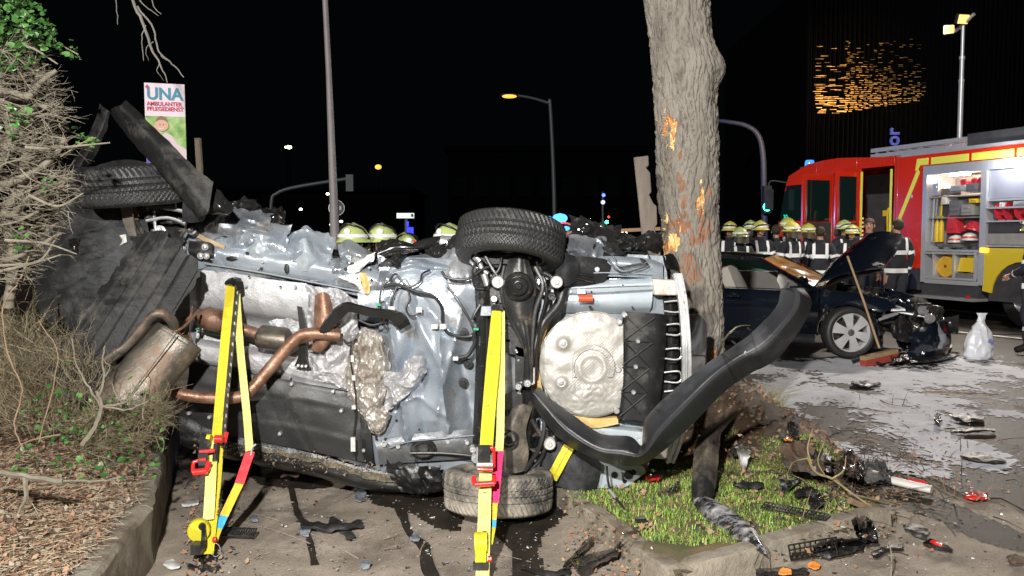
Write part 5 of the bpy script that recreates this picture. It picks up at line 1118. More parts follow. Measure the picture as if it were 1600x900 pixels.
mb = MB(); mb.box(L1(309, 856, .05), (.05, .06, .05)); part('latch_box', mb, mSTEEL, s1)
mb = MB(); mb.tube([L1(333, 843, .02), L1(338, 843, .02)], .014, 8); part('pin_cap', mb, mRED, s1)
mb = MB(); mb.tube([L1(334, 848, .0), L1(342, 852, 0), L1(344, 864, 0), L1(336, 870, 0), L1(330, 862, 0)], .0022, 6, k=4); part('pull_ring', mb, mALU, s1)
ft = part('foot', MB().sweep([P(300, 880, 4.22), P(318, 872, 4.19), P(340, 878, 4.19)], .07, .04, side=(0, 1, .2), k=3), mBLK, s1)
for q in ([(296, 884), (306, 888), (318, 890)], [(320, 884), (332, 890), (342, 886)], [(316, 868), (318, 878), (320, 888)]):
    mb = MB(); mb.tube([G(a, b, .02) for a, b in q], .013, 7, k=3); part('claw', mb, mBLKG, ft)
for (px, py, h, tx) in ((345, 660, .036, 'STAB-FAST'), (336, 770, .028, 'WEBER')):
    pass
tm = text_mb('STAB-FAST', .030, True, .0008); a = L1(350, 716, .0045); b = L1(354, 640, .0045)
part('printed_lettering', text_on(tm, a + V((-.008, 0, 0)), b - a, (a - b).cross(V((0, 1, 0)))), mBLK, s1)
tm = text_mb('3 m  STABFAST', .020, True, .0008); a = L1(338, 806, .0045); b = L1(345, 760, .0045)
part('printed_lettering', text_on(tm, a, b - a, (a - b).cross(V((0, 1, 0)))), mBLK, s1)

B2 = G(752, 925); T2 = U(775, 483, .3)
s2 = thing('stabilising_strap', 'yellow stabilising strap in front of the rear axle, with red ratchet and pink webbing', 'strap', B2, group='rescue straps holding the wreck')
def L2(px, py, off=0):
    t = (py - 483) / (925 - 483); return P(px, py, T2.y + (B2.y - T2.y) * t - off)
web('webbing', s2, [L2(776, 486), L2(771, 560), L2(764, 640), L2(759, 710)], [.056, .075, .070, .068], mYEL)
web('webbing', s2, [L2(783, 486, -.02), L2(783, 560, -.04), L2(782, 660, -.05), L2(780, 705, -.05)], .042, mYELP)
web('webbing', s2, [L2(780, 705, -.05), L2(772, 786, -.03)], .046, mPINKW, label='pink length of webbing')
web('webbing', s2, [L2(772, 786, -.03), L2(770, 812, -.03)], .036, mORAW, label='orange length of webbing')
web('webbing', s2, [L2(770, 812, -.03), L2(769, 824, -.03)], .036, mBLUEW, label='blue length of webbing')
web('webbing', s2, [L2(769, 824, -.03), L2(764, 850, -.02)], .036, mYEL)
web('webbing', s2, [L2(759, 722, .03), L2(757, 800, .04), L2(753, 925, .02)], .062, mYELP)
part('top_hook', MB().sweep([L2(770, 478, .01), L2(777, 480, .01), L2(786, 482, .01)], .03, .03), mBLKG, s2)
rt = part('ratchet', MB().sweep([L2(757, 700, .05), L2(756, 722, .07)], .06, .05), mSTEEL, s2)
for pts, r, m, nm in (([L2(742, 757, .1), L2(772, 755, .1)], .014, mRED, 'handle'), ([L2(742, 757, .1), L2(740, 745, .1)], .012, mRED, 'handle'), ([L2(772, 755, .1), L2(772, 744, .1)], .012, mRED, 'handle'), ([L2(746, 733, .1), L2(770, 734, .1)], .009, mRED, 'lever'),
                      ([L2(746, 726, .09), L2(770, 726, .09)], .012, mALU, 'spindle'), ([L2(750, 701, .05), L2(770, 700, .05)], .016, mRED, 'lever'), ([L2(746, 700, .05), L2(746, 730, .05)], .008, mALU, 'side_plate'), ([L2(772, 700, .05), L2(772, 730, .05)], .008, mRED, 'side_plate')):
    mb = MB(); mb.tube(pts, r, 10, k=2); part(nm, mb, m, rt)
wd = part('winder', MB().lathe([(0, -.03), (.05, -.03), (.05, .03), (0, .03)], L2(752, 848, .05), (1, 0, .05), 24), mYEL, s2)
mb = MB(); mb.box(L2(751, 884, .05), (.07, .03, .03)); part('latch_box', mb, mSTEEL, s2)
mb = MB(); mb.tube([L2(762, 873, .05), L2(768, 873, .05)], .014, 8); part('pin_cap', mb, mRED, s2)
mb = MB(); mb.sweep([L2(751, 860, .06), L2(751, 880, .06)], .05, .02); part('winder_guard', mb, mYEL, wd)
for (x, y) in ((757, 830), (757, 770)):
    mb = MB(); mb.box(L2(757, y, .045), (.02, .002, .004)); part('printed_mark', mb, mBLK, s2)
s3 = thing('yellow_strap_end', 'short slanting yellow webbing strap right of the lower rear tyre', 'strap', G(858, 790))
part('webbing', MB().sweep([U(889, 698, .2), U(876, 722, .22), U(862, 748, .22)], .066, .005, side=(1, 0, .5), k=3), mYEL, s3)
part('stitched_seam', MB().sweep([U(889, 698, .21), U(876, 722, .23), U(862, 748, .23)], .004, .005, side=(1, 0, .5), k=3), mORAW, s3)

# ================================================================== THE DARK COUPE
mCAR = mat('deep_navy_car_paint', (.006, .009, .016), rough=.12, coat=1.0, dirt=(.05, .045, .04), ds=2.5, da=.12)
mCARB = mat('scorched_black_metal', (.010, .010, .011), (.025, .022, .02), s=9, rough=.4, bump=.5, bs=50, dirt=(.09, .08, .065), ds=10, da=.2)
mGLASS = mat('dark_window_glass', (.02, .03, .03), rough=.05, spec=.8)
mLEATH = mat('cream_interior', (.55, .5, .45), (.62, .58, .53), s=6, rough=.6, bump=.2, bs=60)
mAMB = mat('cracked_amber_windscreen', (.55, .30, .07), (.28, .14, .04), s=4, rough=.15, bump=.6, bs=12, fine=((.8, .6, .25), 9, .62))
mMINT = mat('mint_tinted_glass', (.25, .6, .48), (.35, .7, .55), s=3, rough=.1)
mCHR = mat('bright_alloy', (.55, .55, .57), (.62, .62, .64), s=8, rough=.25, metal=.25, dirt=(.25, .22, .18), ds=9, da=.12)
CARO = V((4.45, 11.3, 0.02)); CARR = -radians(32)
car = thing('crashed_coupe', 'dark blue coupe with raised bonnet and smashed front, parked across behind the tree', 'car', CARO, CARR)
def cp_(name, mb, m, par=car, **k): return part(name, mb, m, par, world=False, **k)
# side view stations: local x forward, y away from the camera, z up
cp_('rear_body', MB().patch([[V((-3.55, .35, .8)), V((-3.2, .15, .95)), V((-2.6, .06, .95)), V((-1.76, .03, .93))], [V((-3.6, .3, .6)), V((-3.2, .02, .7)), V((-2.6, -.03, .72)), V((-1.76, -.02, .70))], [V((-3.55, .3, .3)), V((-3.2, .06, .3)), V((-2.6, .02, .3)), V((-1.76, .02, .26))]], 6, 6, thick=.02), mCAR)
dr = cp_('door', MB().patch([[V((-1.74, .035, .87)), V((-1.1, .02, .86)), V((-.36, .03, .86))], [V((-1.74, -.02, .80)), V((-1.1, -.035, .79)), V((-.36, -.02, .78))], [V((-1.74, -.03, .62)), V((-1.1, -.045, .60)), V((-.36, -.03, .58))], [V((-1.74, .02, .30)), V((-1.1, .01, .28)), V((-.36, .02, .28))]], 7, 6, thick=.03), mCAR)
mb = MB(); mb.sweep([V((-1.62, -.06, .76)), V((-1.42, -.075, .765))], .03, .02, side=(0, 0, 1)); cp_('door_handle', mb, mCAR, dr)
mb = MB(); mb.sweep([V((-1.74, .0, .885)), V((-.40, .0, .875))], .012, .012); cp_('window_trim', mb, mCAR, dr)
fd = cp_('front_fender', MB().patch([[V((-.34, .03, .90)), V((-.1, .02, .88)), V((.25, .04, .84)), V((.6, .14, .76))], [V((-.34, -.02, .78)), V((-.1, -.04, .80)), V((.2, -.06, .76)), V((.55, .02, .66))], [V((-.34, -.03, .58)), V((-.32, -.05, .62)), V((.0, -.07, .735)), V((.42, -.03, .62))]], 8, 6, thick=.02, amp=.02, sc_=5), mCAR)
mb = MB(); mb.sweep([V((-.36 + .38 - .40 * cos(a), -.045, .32 + .40 * sin(a))) for a in [i * pi / 10 for i in range(11)]], .04, .03, side=(0, 1, 0)); cp_('wheel_arch_lip', mb, mCAR, fd)
cp_('sill', MB().sweep([V((-2.3, .03, .24)), V((-.4, .03, .22))], .05, .12, side=(0, 1, 0)), mCAR)
# roof shell, pillars
cp_('roof', MB().patch([[V((-3.1, .3, 1.0)), V((-2.5, .26, 1.22)), V((-1.9, .24, 1.32)), V((-1.22, .25, 1.27))], [V((-3.1, .87, 1.06)), V((-2.5, .87, 1.29)), V((-1.9, .87, 1.38)), V((-1.2, .87, 1.33))], [V((-3.1, 1.45, 1.0)), V((-2.5, 1.48, 1.22)), V((-1.9, 1.5, 1.32)), V((-1.22, 1.49, 1.27))]], 8, 8, thick=.02, nrm=(0, 0, 1)), mat('dark_brown_roof_paint', (.02, .018, .017), rough=.15, coat=1.0))  # roof coat browner than the navy side panels
for y, q in ((0, .25), (1.75, 1.49)):
    s = 1 if y == 0 else -1
    mb = MB(); mb.sweep([V((-1.22, q, 1.28)), V((-.9, q - s * .1, 1.12)), V((-.5, y + s * .08, .92)), V((-.36, y + s * .04, .88))], .07, .05, side=(0, 1, 0), k=3); cp_('windscreen_pillar', mb, mCAR)
    mb = MB(); mb.sweep([V((-1.9, q - s * .01, 1.33)), V((-2.5, q, 1.22)), V((-3.1, q + s * .02, 1.0))], .07, .05, side=(0, 1, 0), k=3); cp_('roof_rail', mb, mCAR)
mb = MB(); mb.sweep([V((-1.2, .25, 1.28)), V((-1.9, .23, 1.33))], .05, .05, side=(0, 1, 0)); cp_('roof_rail', mb, mCAR)
cp_('windscreen', MB().patch([[V((-1.22, .27, 1.27)), V((-1.2, .87, 1.32)), V((-1.22, 1.47, 1.27))], [V((-.86, .2, 1.10)), V((-.78, .87, 1.13)), V((-.86, 1.55, 1.10))], [V((-.48, .12, .915)), V((-.34, .87, .92)), V((-.48, 1.63, .915))]], 10, 10, amp=.03, sc_=4, thick=.006, nrm=(.5, 0, .86)), mAMB)
cp_('far_side_window', MB().patch([[V((-2.3, 1.52, 1.26)), V((-1.2, 1.52, 1.25))], [V((-2.4, 1.68, 1.06)), V((-1.0, 1.68, 1.06))]], 4, 3, thick=.01), mMINT)
cp_('far_side_door', MB().patch([[V((-2.4, 1.67, 1.06)), V((-.6, 1.67, 1.04))], [V((-2.4, 1.68, .3)), V((-.6, 1.68, .3))]], 4, 4, thick=.05, amp=.01), mLEATH)
st_ = MB(); st_.patch([[V((-1.75, .4, 1.16)), V((-1.72, .6, 1.2)), V((-1.75, .8, 1.16))], [V((-1.62, .33, .9)), V((-1.56, .6, .92)), V((-1.62, .87, .9))], [V((-1.45, .33, .55)), V((-1.4, .6, .55)), V((-1.45, .87, .55))]], 6, 6, thick=.16, amp=.02, nrm=(.9, 0, .3)); cp_('seat', st_, mLEATH)
st_ = MB(); st_.patch([[V((-.95, .15, 1.06)), V((-.85, .5, 1.12)), V((-.8, .9, 1.06))], [V((-.92, .12, .9)), V((-.78, .5, .95)), V((-.74, .9, .9))], [V((-.9, .15, .7)), V((-.75, .5, .72)), V((-.72, .9, .7))]], 8, 8, thick=.05, amp=.08, sc_=7, nrm=(-.9, -.3, .1)); cp_('deployed_airbag', st_, mat('white_airbag_cloth', (.62, .6, .57), (.7, .68, .66), s=8, rough=.8, bump=.5, bs=30))
mb = MB(); mb.lathe([(0, .03), (.05, .03), (.06, .0), (.06, -.1)], V((-.62, .1, .97)), (-.2, -1, 0), 14, sx=1.4); cp_('door_mirror', mb, mCAR)
cp_('dashboard', MB().box(V((-.62, .87, .8)), (.35, 1.4, .22)), mBLK)
cp_('cabin_floor', MB().box(V((-1.7, .87, .3)), (2.6, 1.6, .1)), mBLK)
cp_('seam', MB().sweep([V((-1.75, -.035, .9)), V((-1.75, -.045, .6)), V((-1.75, -.005, .28))], .012, .01), mBLK)
# far side flank and front
cp_('far_fender', MB().patch([[V((-.5, 1.72, .9)), V((.3, 1.7, .82)), V((.75, 1.6, .7))], [V((-.5, 1.78, .5)), V((.3, 1.78, .45)), V((.75, 1.65, .4))]], 5, 4, amp=.03, thick=.02), mCAR)
hood = cp_('raised_bonnet', MB().patch([[V((-.46, .12, .93)), V((-.50, .87, .95)), V((-.46, 1.62, .93))], [V((-.36, .05, 1.0)), V((-.38, .8, 1.20)), V((-.36, 1.64, 1.33))], [V((-.10, .10, 1.10)), V((-.12, .8, 1.36)), V((-.12, 1.62, 1.58))], [V((.16, .16, 1.16)), V((.18, .85, 1.44)), V((.16, 1.55, 1.68))], [V((.40, .3, 1.20)), V((.48, .85, 1.44)), V((.46, 1.45, 1.64))]], 8, 8, amp=.02, sc_=4, thick=.025, nrm=(-.2, -.5, .8)), mCAR)
cp_('bonnet_liner', MB().patch([[V((-.38, .2, .90)), V((-.42, .87, .93)), V((-.40, 1.55, .90))], [V((-.04, .2, 1.03)), V((-.04, .87, 1.28)), V((-.04, 1.55, 1.50))], [V((.34, .35, 1.13)), V((.40, .87, 1.36)), V((.40, 1.4, 1.56))]], 6, 6, amp=.05, sc_=6, thick=.02, nrm=(-.2, -.5, .8)), mCARB, hood)
R = random.Random(55)
for k in range(46):
    x = R.uniform(-.1, 1.05); y = R.uniform(.05, 1.6); z = R.uniform(.25, .84) - max(0, x - .5) * .35; w = R.uniform(.08, .24)
    rows = [[V((x - w, y + R.uniform(-.1, .1), z + R.uniform(-.1, .12))), V((x, y - .05, z + R.uniform(.0, .15))), V((x + w, y + R.uniform(-.1, .1), z + R.uniform(-.12, .08)))], [V((x - w, y, z - .06)), V((x, y - .12, z - .02)), V((x + w, y, z - .1))], [V((x - w * .8, y, z - .16)), V((x, y - .06, z - .2)), V((x + w, y, z - .22))]]
    cp_('crushed_piece', MB().patch(rows, 6, 5, amp=.06, sc_=10, thick=.006, seed=k), R.choice([mCARB, mCARB, mCAR, mGL, mCARB if R.random() < .7 else mALU]), ang=40)
for k in range(14):
    x = R.uniform(-.1, 1.0); z = R.uniform(.45, .85) - max(0, x - .5) * .3; y = R.uniform(-.02, .4)
    mb = MB(); mb.tube([V((x, y, z)), V((x + R.uniform(-.2, .2), y - .05, z + R.uniform(-.1, .08))), V((x + R.uniform(-.3, .3), y, z - R.uniform(0, .2)))], R.uniform(.01, .022), 7, k=4); cp_('engine_hose', mb, R.choice([mCARB, mALU, mSTEEL, mCAB]))
mb = MB(); mb.box(V((.12, .35, .78)), (.3, .3, .14), R=Matrix.Rotation(.2, 3, 'X')); cp_('air_box', mb, mCARB)
for (x, z) in ((1.0, .56), (.92, .66)):
    mb = MB(); mb.lathe([(0, .02), (.05, .02), (.06, .0), (.07, -.04)], V((x, .12, z)), (.6, -.6, .2), 16); cp_('headlamp', mb, mat('headlamp_lens', (.5, .5, .52), rough=.08, metal=.6))
cp_('broken_front_bumper', MB().patch([[V((.75, .0, .34)), V((1.0, .15, .5)), V((1.15, .6, .5))], [V((.8, -.05, .2)), V((1.05, .12, .26)), V((1.2, .6, .24))], [V((.7, -.1, .06)), V((1.0, .1, .05)), V((1.15, .6, .05))]], 7, 6, amp=.05, sc_=6, thick=.01), mCAR)
# wheel of the coupe (steered)
def coupe_wheel(x, y, st):
    c = V((x, y, .335)); ax = V((sin(st), -cos(st), 0)); T = MB(); N = 96
    w = cp_('wheel', MB().lathe([(.245, .085), (.255, .095), (.262, .09), (.255, .07), (.235, .05), (.225, -.08)], c, ax, N), mCHR)
    T.lathe([(.25, .088), (.27, .105), (.30, .112), (.33, .10), (.342, .08), (.345, 0), (.342, -.09), (.33, -.115), (.27, -.11), (.25, -.09)], c, ax, N); cp_('tyre', T, mRUB, w)
    a, b = frame_of(ax, V((0, 0, 1)))
    for k in range(6):
        an = 2 * pi * k / 6 + .3; d = a * cos(an) + b * sin(an); s = a * -sin(an) + b * cos(an); q = MB()
        q.sweep([c + d * .04 + ax * .075, c + d * .14 + ax * .09, c + d * .245 + ax * .085], [.075, .10, .15], .025, side=s, k=3); cp_('spoke', q, mCHR, w)
    q = MB(); q.lathe([(0, .105), (.03, .105), (.038, .09), (.06, .085), (.065, .05)], c, ax, 24); cp_('hub_cap', q, mat('grey_hub', .18, rough=.3, metal=.6), w)
    q = MB(); q.lathe([(0, .02), (.2, .02), (.2, 0), (0, 0)], c - ax * .03, ax, 30); cp_('brake_disc', q, mSTEEL, w)
coupe_wheel(.02, .02, .62); coupe_wheel(-2.68, .06, 0)
# ================================================================== BROOM, BAG
bm_ = thing('broom', 'wooden broom with red head leaning against the coupe engine bay', 'broom', G(1378, 556))
mWS = mat('worn_wooden_handle', (.38, .26, .15), (.3, .2, .1), s=9, rough=.7)
mb = MB(); mb.tube([P(1324, 400, 10.95), P(1350, 472, 10.8), P(1374, 544, 10.65)], [.014, .016], 10); part('handle', mb, mWS, bm_)
a, b = P(1348, 560, 10.5), P(1399, 548, 10.75)
mb = MB(); mb.beam(a, b, .09, .05, side=(0, 1, 0)); part('head', mb, mWS, bm_)
mb = MB(); mb.beam(a + V((0, -.01, -.065)), b + V((0, -.01, -.065)), .10, .08, side=(0, 1, 0)); part('bristles', mb, mat('red_bristles', (.42, .06, .04), (.3, .04, .03), s=40, rough=.8, bump=1, bs=120), bm_)
def bag():
    mb = MB(); rows = []
    for (z, w, d) in ((0, .15, .11), (.05, .175, .13), (.2, .165, .12), (.34, .13, .09), (.44, .085, .05), (.50, .045, .02), (.545, .04, .012), (.60, .07, .006)):
        r = []
        for j in range(17):
            a = 2 * pi * j / 16; r.append(V((w * cos(a) * (1.08 if abs(cos(a)) > .8 else 1) + (z - .3) * .06, -d * sin(a), z)))
        rows.append(r)
    c = G(1530, 560, .02)
    rows = [[q + c for q in r] for r in rows]
    m = MB(); m.patch(rows, 4, 6, amp=0, thick=.002); vs = [V(v) for v in m.v]
    for i, v in enumerate(vs):
        q = v - c; k = .022 * crum(v, 9, 4) * min(1, q.z / .1 + .2) * 1.5; n = V((q.x, q.y, 0)).normalized() if q.xy.length > 1e-4 else V((0, 0, 0)); vs[i] = v + n * k
    m.v = [tuple(v) for v in vs]; return m, c
m_, c_ = bag()
bg = thing('plastic_bag', 'filled white plastic bag with blue print standing on the road', 'bag', c_)
part('bag', m_, mat('white_plastic_film', (.62, .64, .70), (.7, .72, .76), s=6, rough=.3, bump=.4, bs=20), bg)
tm = text_mb('SIX', .06, True, .0008); part('blue_print', text_on(tm, c_ + V((.02, -.150, .24)), (.9, -.1, -.35), (.3, 0, .9)), mat('blue_ink', (.08, .12, .4), rough=.5), bg)

# ================================================================== THE FIRE ENGINE
mFR = mat('bright_red_truck_paint', (.72, .030, .008), (.64, .026, .008), s=1.5, rough=.24, coat=.8, dirt=(.3, .05, .04), ds=1.6, da=.1)
mFY = mat('yellow_truck_paint', (.70, .52, .03), rough=.3, coat=.5)
mRY = mat('reflective_yellow_band', (.85, .85, .12), rough=.4)
mGRY = mat('dark_grey_frame', (.04, .04, .045), (.06, .06, .065), rough=.5)
mLAL = mat('light_aluminium_profile', (.60, .62, .66), (.66, .68, .72), s=9, rough=.35, metal=.5)
mSHUT = mat('grey_roller_shutter', (.42, .43, .50), rough=.4, metal=.3)
mINT = mat('grey_locker_interior', (.32, .31, .30), (.24, .23, .22), s=5, rough=.5)
mCHK = mat('tread_plate', (.5, .5, .5), rough=.4, metal=.6, bump=.6, bs=60)
mLIT = mat('lit_lamp', (1, 1, 1), emit=(1, .93, .8), es=9)
mAMBL = mat('amber_lamp', (.8, .3, .02), emit=(1, .35, .02), es=5)
TO = V((8.82, 14.7, .02)); TR = atan2(.936, -.351)
ft_ = thing('fire_engine', 'red fire engine with open equipment lockers and open crew doors', 'fire engine', TO, TR)
def tb(name, x0, x1, y0, y1, z0, z1, m, par=None, bev=True, **k):
    mb = MB(); mb.box(((x0 + x1) / 2, (y0 + y1) / 2, (z0 + z1) / 2), (abs(x1 - x0), abs(y1 - y0), abs(z1 - z0))); return part(name, mb, m, par or ft_, world=False, **k)
def tmesh(name, mb, m, par=None, **k): return part(name, mb, m, par or ft_, world=False, **k)
# body box is built round real locker openings
tb('body_panel', 2.22, 2.86, -2.5, 0, .98, 3.2, mFR); tb('body_roof', -2.4, 2.22, -2.5, 0, 2.98, 3.2, mFR); tb('body_back', -2.4, 2.215, -2.5, -.75, .75, 2.975, mGRY); tb('body_panel', -2.4, -1.35, -.745, 0, .75, 2.975, mFR)
tb('locker_post', .78, .90, -.74, .012, .72, 2.975, mLAL); tb('locker_post', 2.12, 2.215, -.74, .012, .72, 2.975, mLAL); tb('locker_post', -1.345, -1.25, -.74, .012, 1.4, 2.975, mLAL)
tb('locker_header', .905, 2.115, -.3, .010, 2.80, 2.972, mLAL); tb('locker_header', -1.245, .775, -.3, .010, 2.80, 2.972, mLAL)
tb('locker_floor', .905, 2.115, -.74, .01, .70, .78, mLAL); tb('locker_shelf', .905, 2.115, -.74, .006, 1.32, 1.36, mLAL)
tb('locker_back', .905, 2.115, -.746, -.72, .79, 2.79, mINT); tb('locker_back', -1.245, .775, -.746, -.72, 1.42, 2.79, mINT)
sh_ = tb('roller_shutter', -1.24, .77, -.10, -.06, 2.28, 2.79, mSHUT)
for k in range(12): tb('slat', -1.24, .77, -.062, -.052, 2.29 + k * .042, 2.322 + k * .042, mSHUT, sh_)
tb('shutter_bar', -1.24, .77, -.07, -.03, 2.24, 2.275, mLAL)
for z in (1.42, 1.86, 2.1): tb('locker_shelf', -1.24, .77, -.71, .002, z, z + .03, mLAL)
tb('drawer', -.3, .74, -.6, -.02, 1.46, 1.66, mINT); tb('drawer', -.3, .74, -.6, -.02, 1.67, 1.84, mGRY)
for z in (1.95, 2.35): tb('locker_shelf', .91, 2.11, -.71, -.05, z, z + .02, mINT)
for (a, b) in ((.93, .99), (1.42, 1.46), (1.90, 1.93)): tb('drawer_frame', a, b, -.6, .02, .785, 1.315, mLAL)
tb('drawer_frame', .93, 2.1, -.01, .022, .79, .83, mLAL); tb('drawer_frame', .93, 2.1, -.01, .022, 1.27, 1.31, mLAL)
# stripes
for k in range(5): tb('roof_stripe', 2.04 - k * .92, 1.18 - k * .92, .001, .005, 2.995, 3.13, mRY)
mb = MB(); mb.prism([V((2.62, .004, 2.95)), V((2.5, .004, 3.0)), V((2.72 + .35, .004, 1.62)), V((2.72 + .22, .004, 1.5))][::1], (0, .004, 0)) if False else None
def stripe(pts, m=mRY, name='side_stripe', y=.003, par=None):
    mb = MB(); mb.prism([V((a, y, z)) for a, z in pts], (0, .004, 0)); return tmesh(name, mb, m, par)
stripe([(2.30, 2.86), (2.36, 2.95), (2.84, 1.95), (2.84, 1.76)]); stripe([(2.10, 3.13), (2.38, 3.13), (2.42, 2.9), (2.36, 2.9), (2.3, 3.0), (2.10, 3.0)], name='corner_stripe')
# yellow lower flank with wheel arch
def arch():
    out = [(.80, 1.40), (-1.3, 1.40), (-1.3, .75), (-.62, .75)] + [(.0 - .62 * cos(t), .55 + .62 * sin(t)) for t in [pi * i / 12 * .96 + .06 for i in range(13)]] + [(.80, .62)]
    mb = MB(); mb.prism([V((a, -.02, z)) for a, z in out], (0, .03, 0)); return mb
tmesh('yellow_flank', arch(), mFY)
tb('wheel_housing', -.7, .7, -.9, -.03, .45, 1.38, mGRY); tb('flank_backing', -2.4, .775, -2.5, -.05, .76, 1.40, mGRY) if False else None
tb('chassis', -2.4, 6.3, -2.2, -.45, .45, .95, mGRY)
tb('step', .85, 2.3, -.4, .18, .42, .47, mCHK); tb('side_locker_base', .9, 2.2, -.5, -.02, .47, .69, mGRY)
tb('marker_lamp', .70, .86, .012, .03, 1.32, 1.40, mAMBL)
tb('red_marker', .92, .98, .16, .19, .48, .53, mat('red_reflector', (.6, .02, .02), rough=.2))
for x in (2.9, 4.0, 4.78): tb('panel_gap', x - .006, x + .006, .0005, .002, 1.0, 3.18, mGRY)
tb('door_handle', 5.0, 5.2, .004, .04, 1.78, 1.83, mGRY)
for k, (x, z) in enumerate(((2.6, 1.25), (2.4, 1.25), (2.5, 2.4), (5.1, 2.5))): mb = MB(); mb.lathe([(0, .012), (.03, .012), (.035, 0)], (x, 0, z), (0, 1, 0), 12); tmesh('side_fitting', mb, mLAL)
tb('sill_skirt', 2.25, 4.5, -.3, -.02, .55, .97, mGRY); tb('wheel_arch_trim', 4.6, 6.3, -.2, .012, 1.10, 1.16, mGRY)
# cab
def cab_side():
    out = [(2.87, .98), (2.87, 3.22), (4.6, 3.34), (5.6, 3.28), (6.25, 3.05), (6.45, 2.7), (6.62, 2.0), (6.66, 1.2), (6.6, .75), (5.95, .75)] + [(5.4 + .55 * cos(t), .62 + .55 * sin(t)) for t in [pi * i / 8 for i in range(1, 8)]] + [(4.8, .62), (4.55, .62)]
    return out
cab = MB()
# side skin pieces around window and doorways
for pts in ([(2.865, .98), (2.865, 3.22), (2.96, 3.226), (2.96, .98)], [(2.965, 3.05), (2.965, 3.226), (3.9, 3.29), (3.9, 3.05)], [(3.905, 1.0), (3.905, 3.29), (4.02, 3.30), (4.02, 1.0)], [(4.025, 3.0), (4.025, 3.30), (4.6, 3.34), (4.75, 3.33), (4.75, 3.0)],
            [(4.755, .9), (4.755, 3.33), (5.28, 3.30), (5.28, 1.18), (5.15, 1.1), (4.95, .95)], [(5.285, 2.82), (5.285, 3.30), (5.6, 3.28), (6.25, 3.05), (6.36, 2.82)], [(5.285, 1.18), (5.285, 1.98), (6.62, 1.98), (6.66, 1.2), (6.62, 1.1), (5.9, 1.1), (5.6, 1.2)]):
    mb = MB(); mb.prism([V((a, -.05, z)) for a, z in pts], (0, .05, 0), bevel=.004); tmesh('cab_side_panel', mb, mFR)
mb = MB(); mb.prism([V((a, -2.5, z)) for a, z in [(2.87, .98), (2.87, 3.2), (4.6, 3.33), (5.6, 3.27), (6.25, 3.04), (6.45, 2.7), (6.62, 2.0), (6.66, 1.0), (4.6, .7)]], (0, .05, 0)); tmesh('far_cab_side', mb, mFR)
mb = MB(); rows = [[V((x, -2.45, z)), V((x + b, -1.25, z + .02)), V((x, -.05, z))] for x, z, b in ((2.87, 3.21, 0), (4.6, 3.335, 0), (5.6, 3.275, .02), (6.25, 3.045, .08), (6.45, 2.72, .1))]
mb.patch(rows, 6, 5, thick=.03, nrm=(0, 0, 1)); tmesh('cab_roof', mb, mFR)
mb = MB(); mb.patch([[V((6.45, -2.4, 2.7)), V((6.55, -1.25, 2.7)), V((6.45, -.05, 2.7))], [V((6.6, -2.4, 2.0)), V((6.7, -1.25, 2.0)), V((6.6, -.05, 2.0))]], 6, 3, thick=.02, nrm=(1, 0, 0)); tmesh('windscreen', mb, mGLASS)
mb = MB(); mb.patch([[V((6.6, -2.45, 1.99)), V((6.7, -1.25, 1.99)), V((6.6, -.05, 1.99))], [V((6.66, -2.45, 1.0)), V((6.76, -1.25, 1.0)), V((6.66, -.05, 1.0))], [V((6.6, -2.45, .55)), V((6.7, -1.25, .55)), V((6.6, -.05, .55))]], 6, 3, thick=.03, nrm=(1, 0, 0)); tmesh('cab_front', mb, mFR)
mGG = mat('greenish_cab_glass', (.006, .02, .018), rough=.06, spec=.7)
mb = MB(); mb.prism([V((a, -.035, z)) for a, z in [(5.30, 2.0), (5.30, 2.80), (6.34, 2.80), (6.5, 2.4), (6.58, 2.0)]], (0, .01, 0)); win = tmesh('side_window', mb, mGG)
tm = text_mb('30', .16, True, .001); tmesh('painted_window_reflection', MB().add([V((6.45 - v[0] * 1.0, -.02, 2.02 + v[1])) for v in [V(q) for q in tm.v]], tm.f), mat('green_reflection_glow', (.02, .3, .22), emit=(.03, .8, .55), es=.8), win)  # reflection in the cab glass, painted on as glowing green digits
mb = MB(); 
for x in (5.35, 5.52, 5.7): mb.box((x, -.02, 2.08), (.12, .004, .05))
tmesh('window_reflection_strip', mb, MATS['green_reflection_glow'], win, kind='stuff')
tb('doorway_interior', 2.97, 3.9, -1.0, -.95, 1.0, 3.04, mGRY); tb('doorway_floor', 2.97, 4.74, -2.4, -.02, 1.0, 1.05, mGRY); tb('doorway_interior', 4.03, 4.74, -1.0, -.95, 1.0, 2.99, mGRY)
for x in (3.02, 3.84): tb('grab_rail', x - .02, x + .02, .005, .03, 1.45, 2.98, mRY)
# open front door standing out from the side
dr_ = MB(); dr_.box((4.22, .48, 2.0), (.05, .9, 2.0)); 
dd = tb('open_cab_door', 4.74, 4.80, .03, .80, 1.05, 2.98, mFR); tb('window', 4.70, 4.735, .12, .72, 1.95, 2.85, mGG, dd); tb('door_lining', 4.70, 4.738, .06, .77, 1.08, 1.92, mGRY, dd)
d2 = tb('open_crew_door', 3.93, 3.98, .03, .62, 1.05, 3.0, mFR); tb('window', 3.90, 3.925, .10, .54, 1.95, 2.88, mGG, d2); tb('door_lining', 3.90, 3.928, .06, .58, 1.08, 1.90, mGRY, d2)
for k in range(8): tb('step_light_strip', 4.1, 4.6, -.3, -.28, 1.35 + k * .09, 1.39 + k * .09, mat('warm_lit_strip', (.8, .4, .2), emit=(1, .55, .3), es=.9))
tb('lower_reflective_stripe', 4.80, 5.27, .003, .008, 1.55, 1.68, mRY); tb('yellow_lower_cab', 4.80, 6.5, .003, .008, 1.2, 1.42, mFY)
tb('bumper', 6.62, 6.85, -2.45, .02, .45, .85, mFY)
bc_ = tb('beacon_bar', 5.9, 6.1, -2.1, -.2, 3.2, 3.26, mGRY)
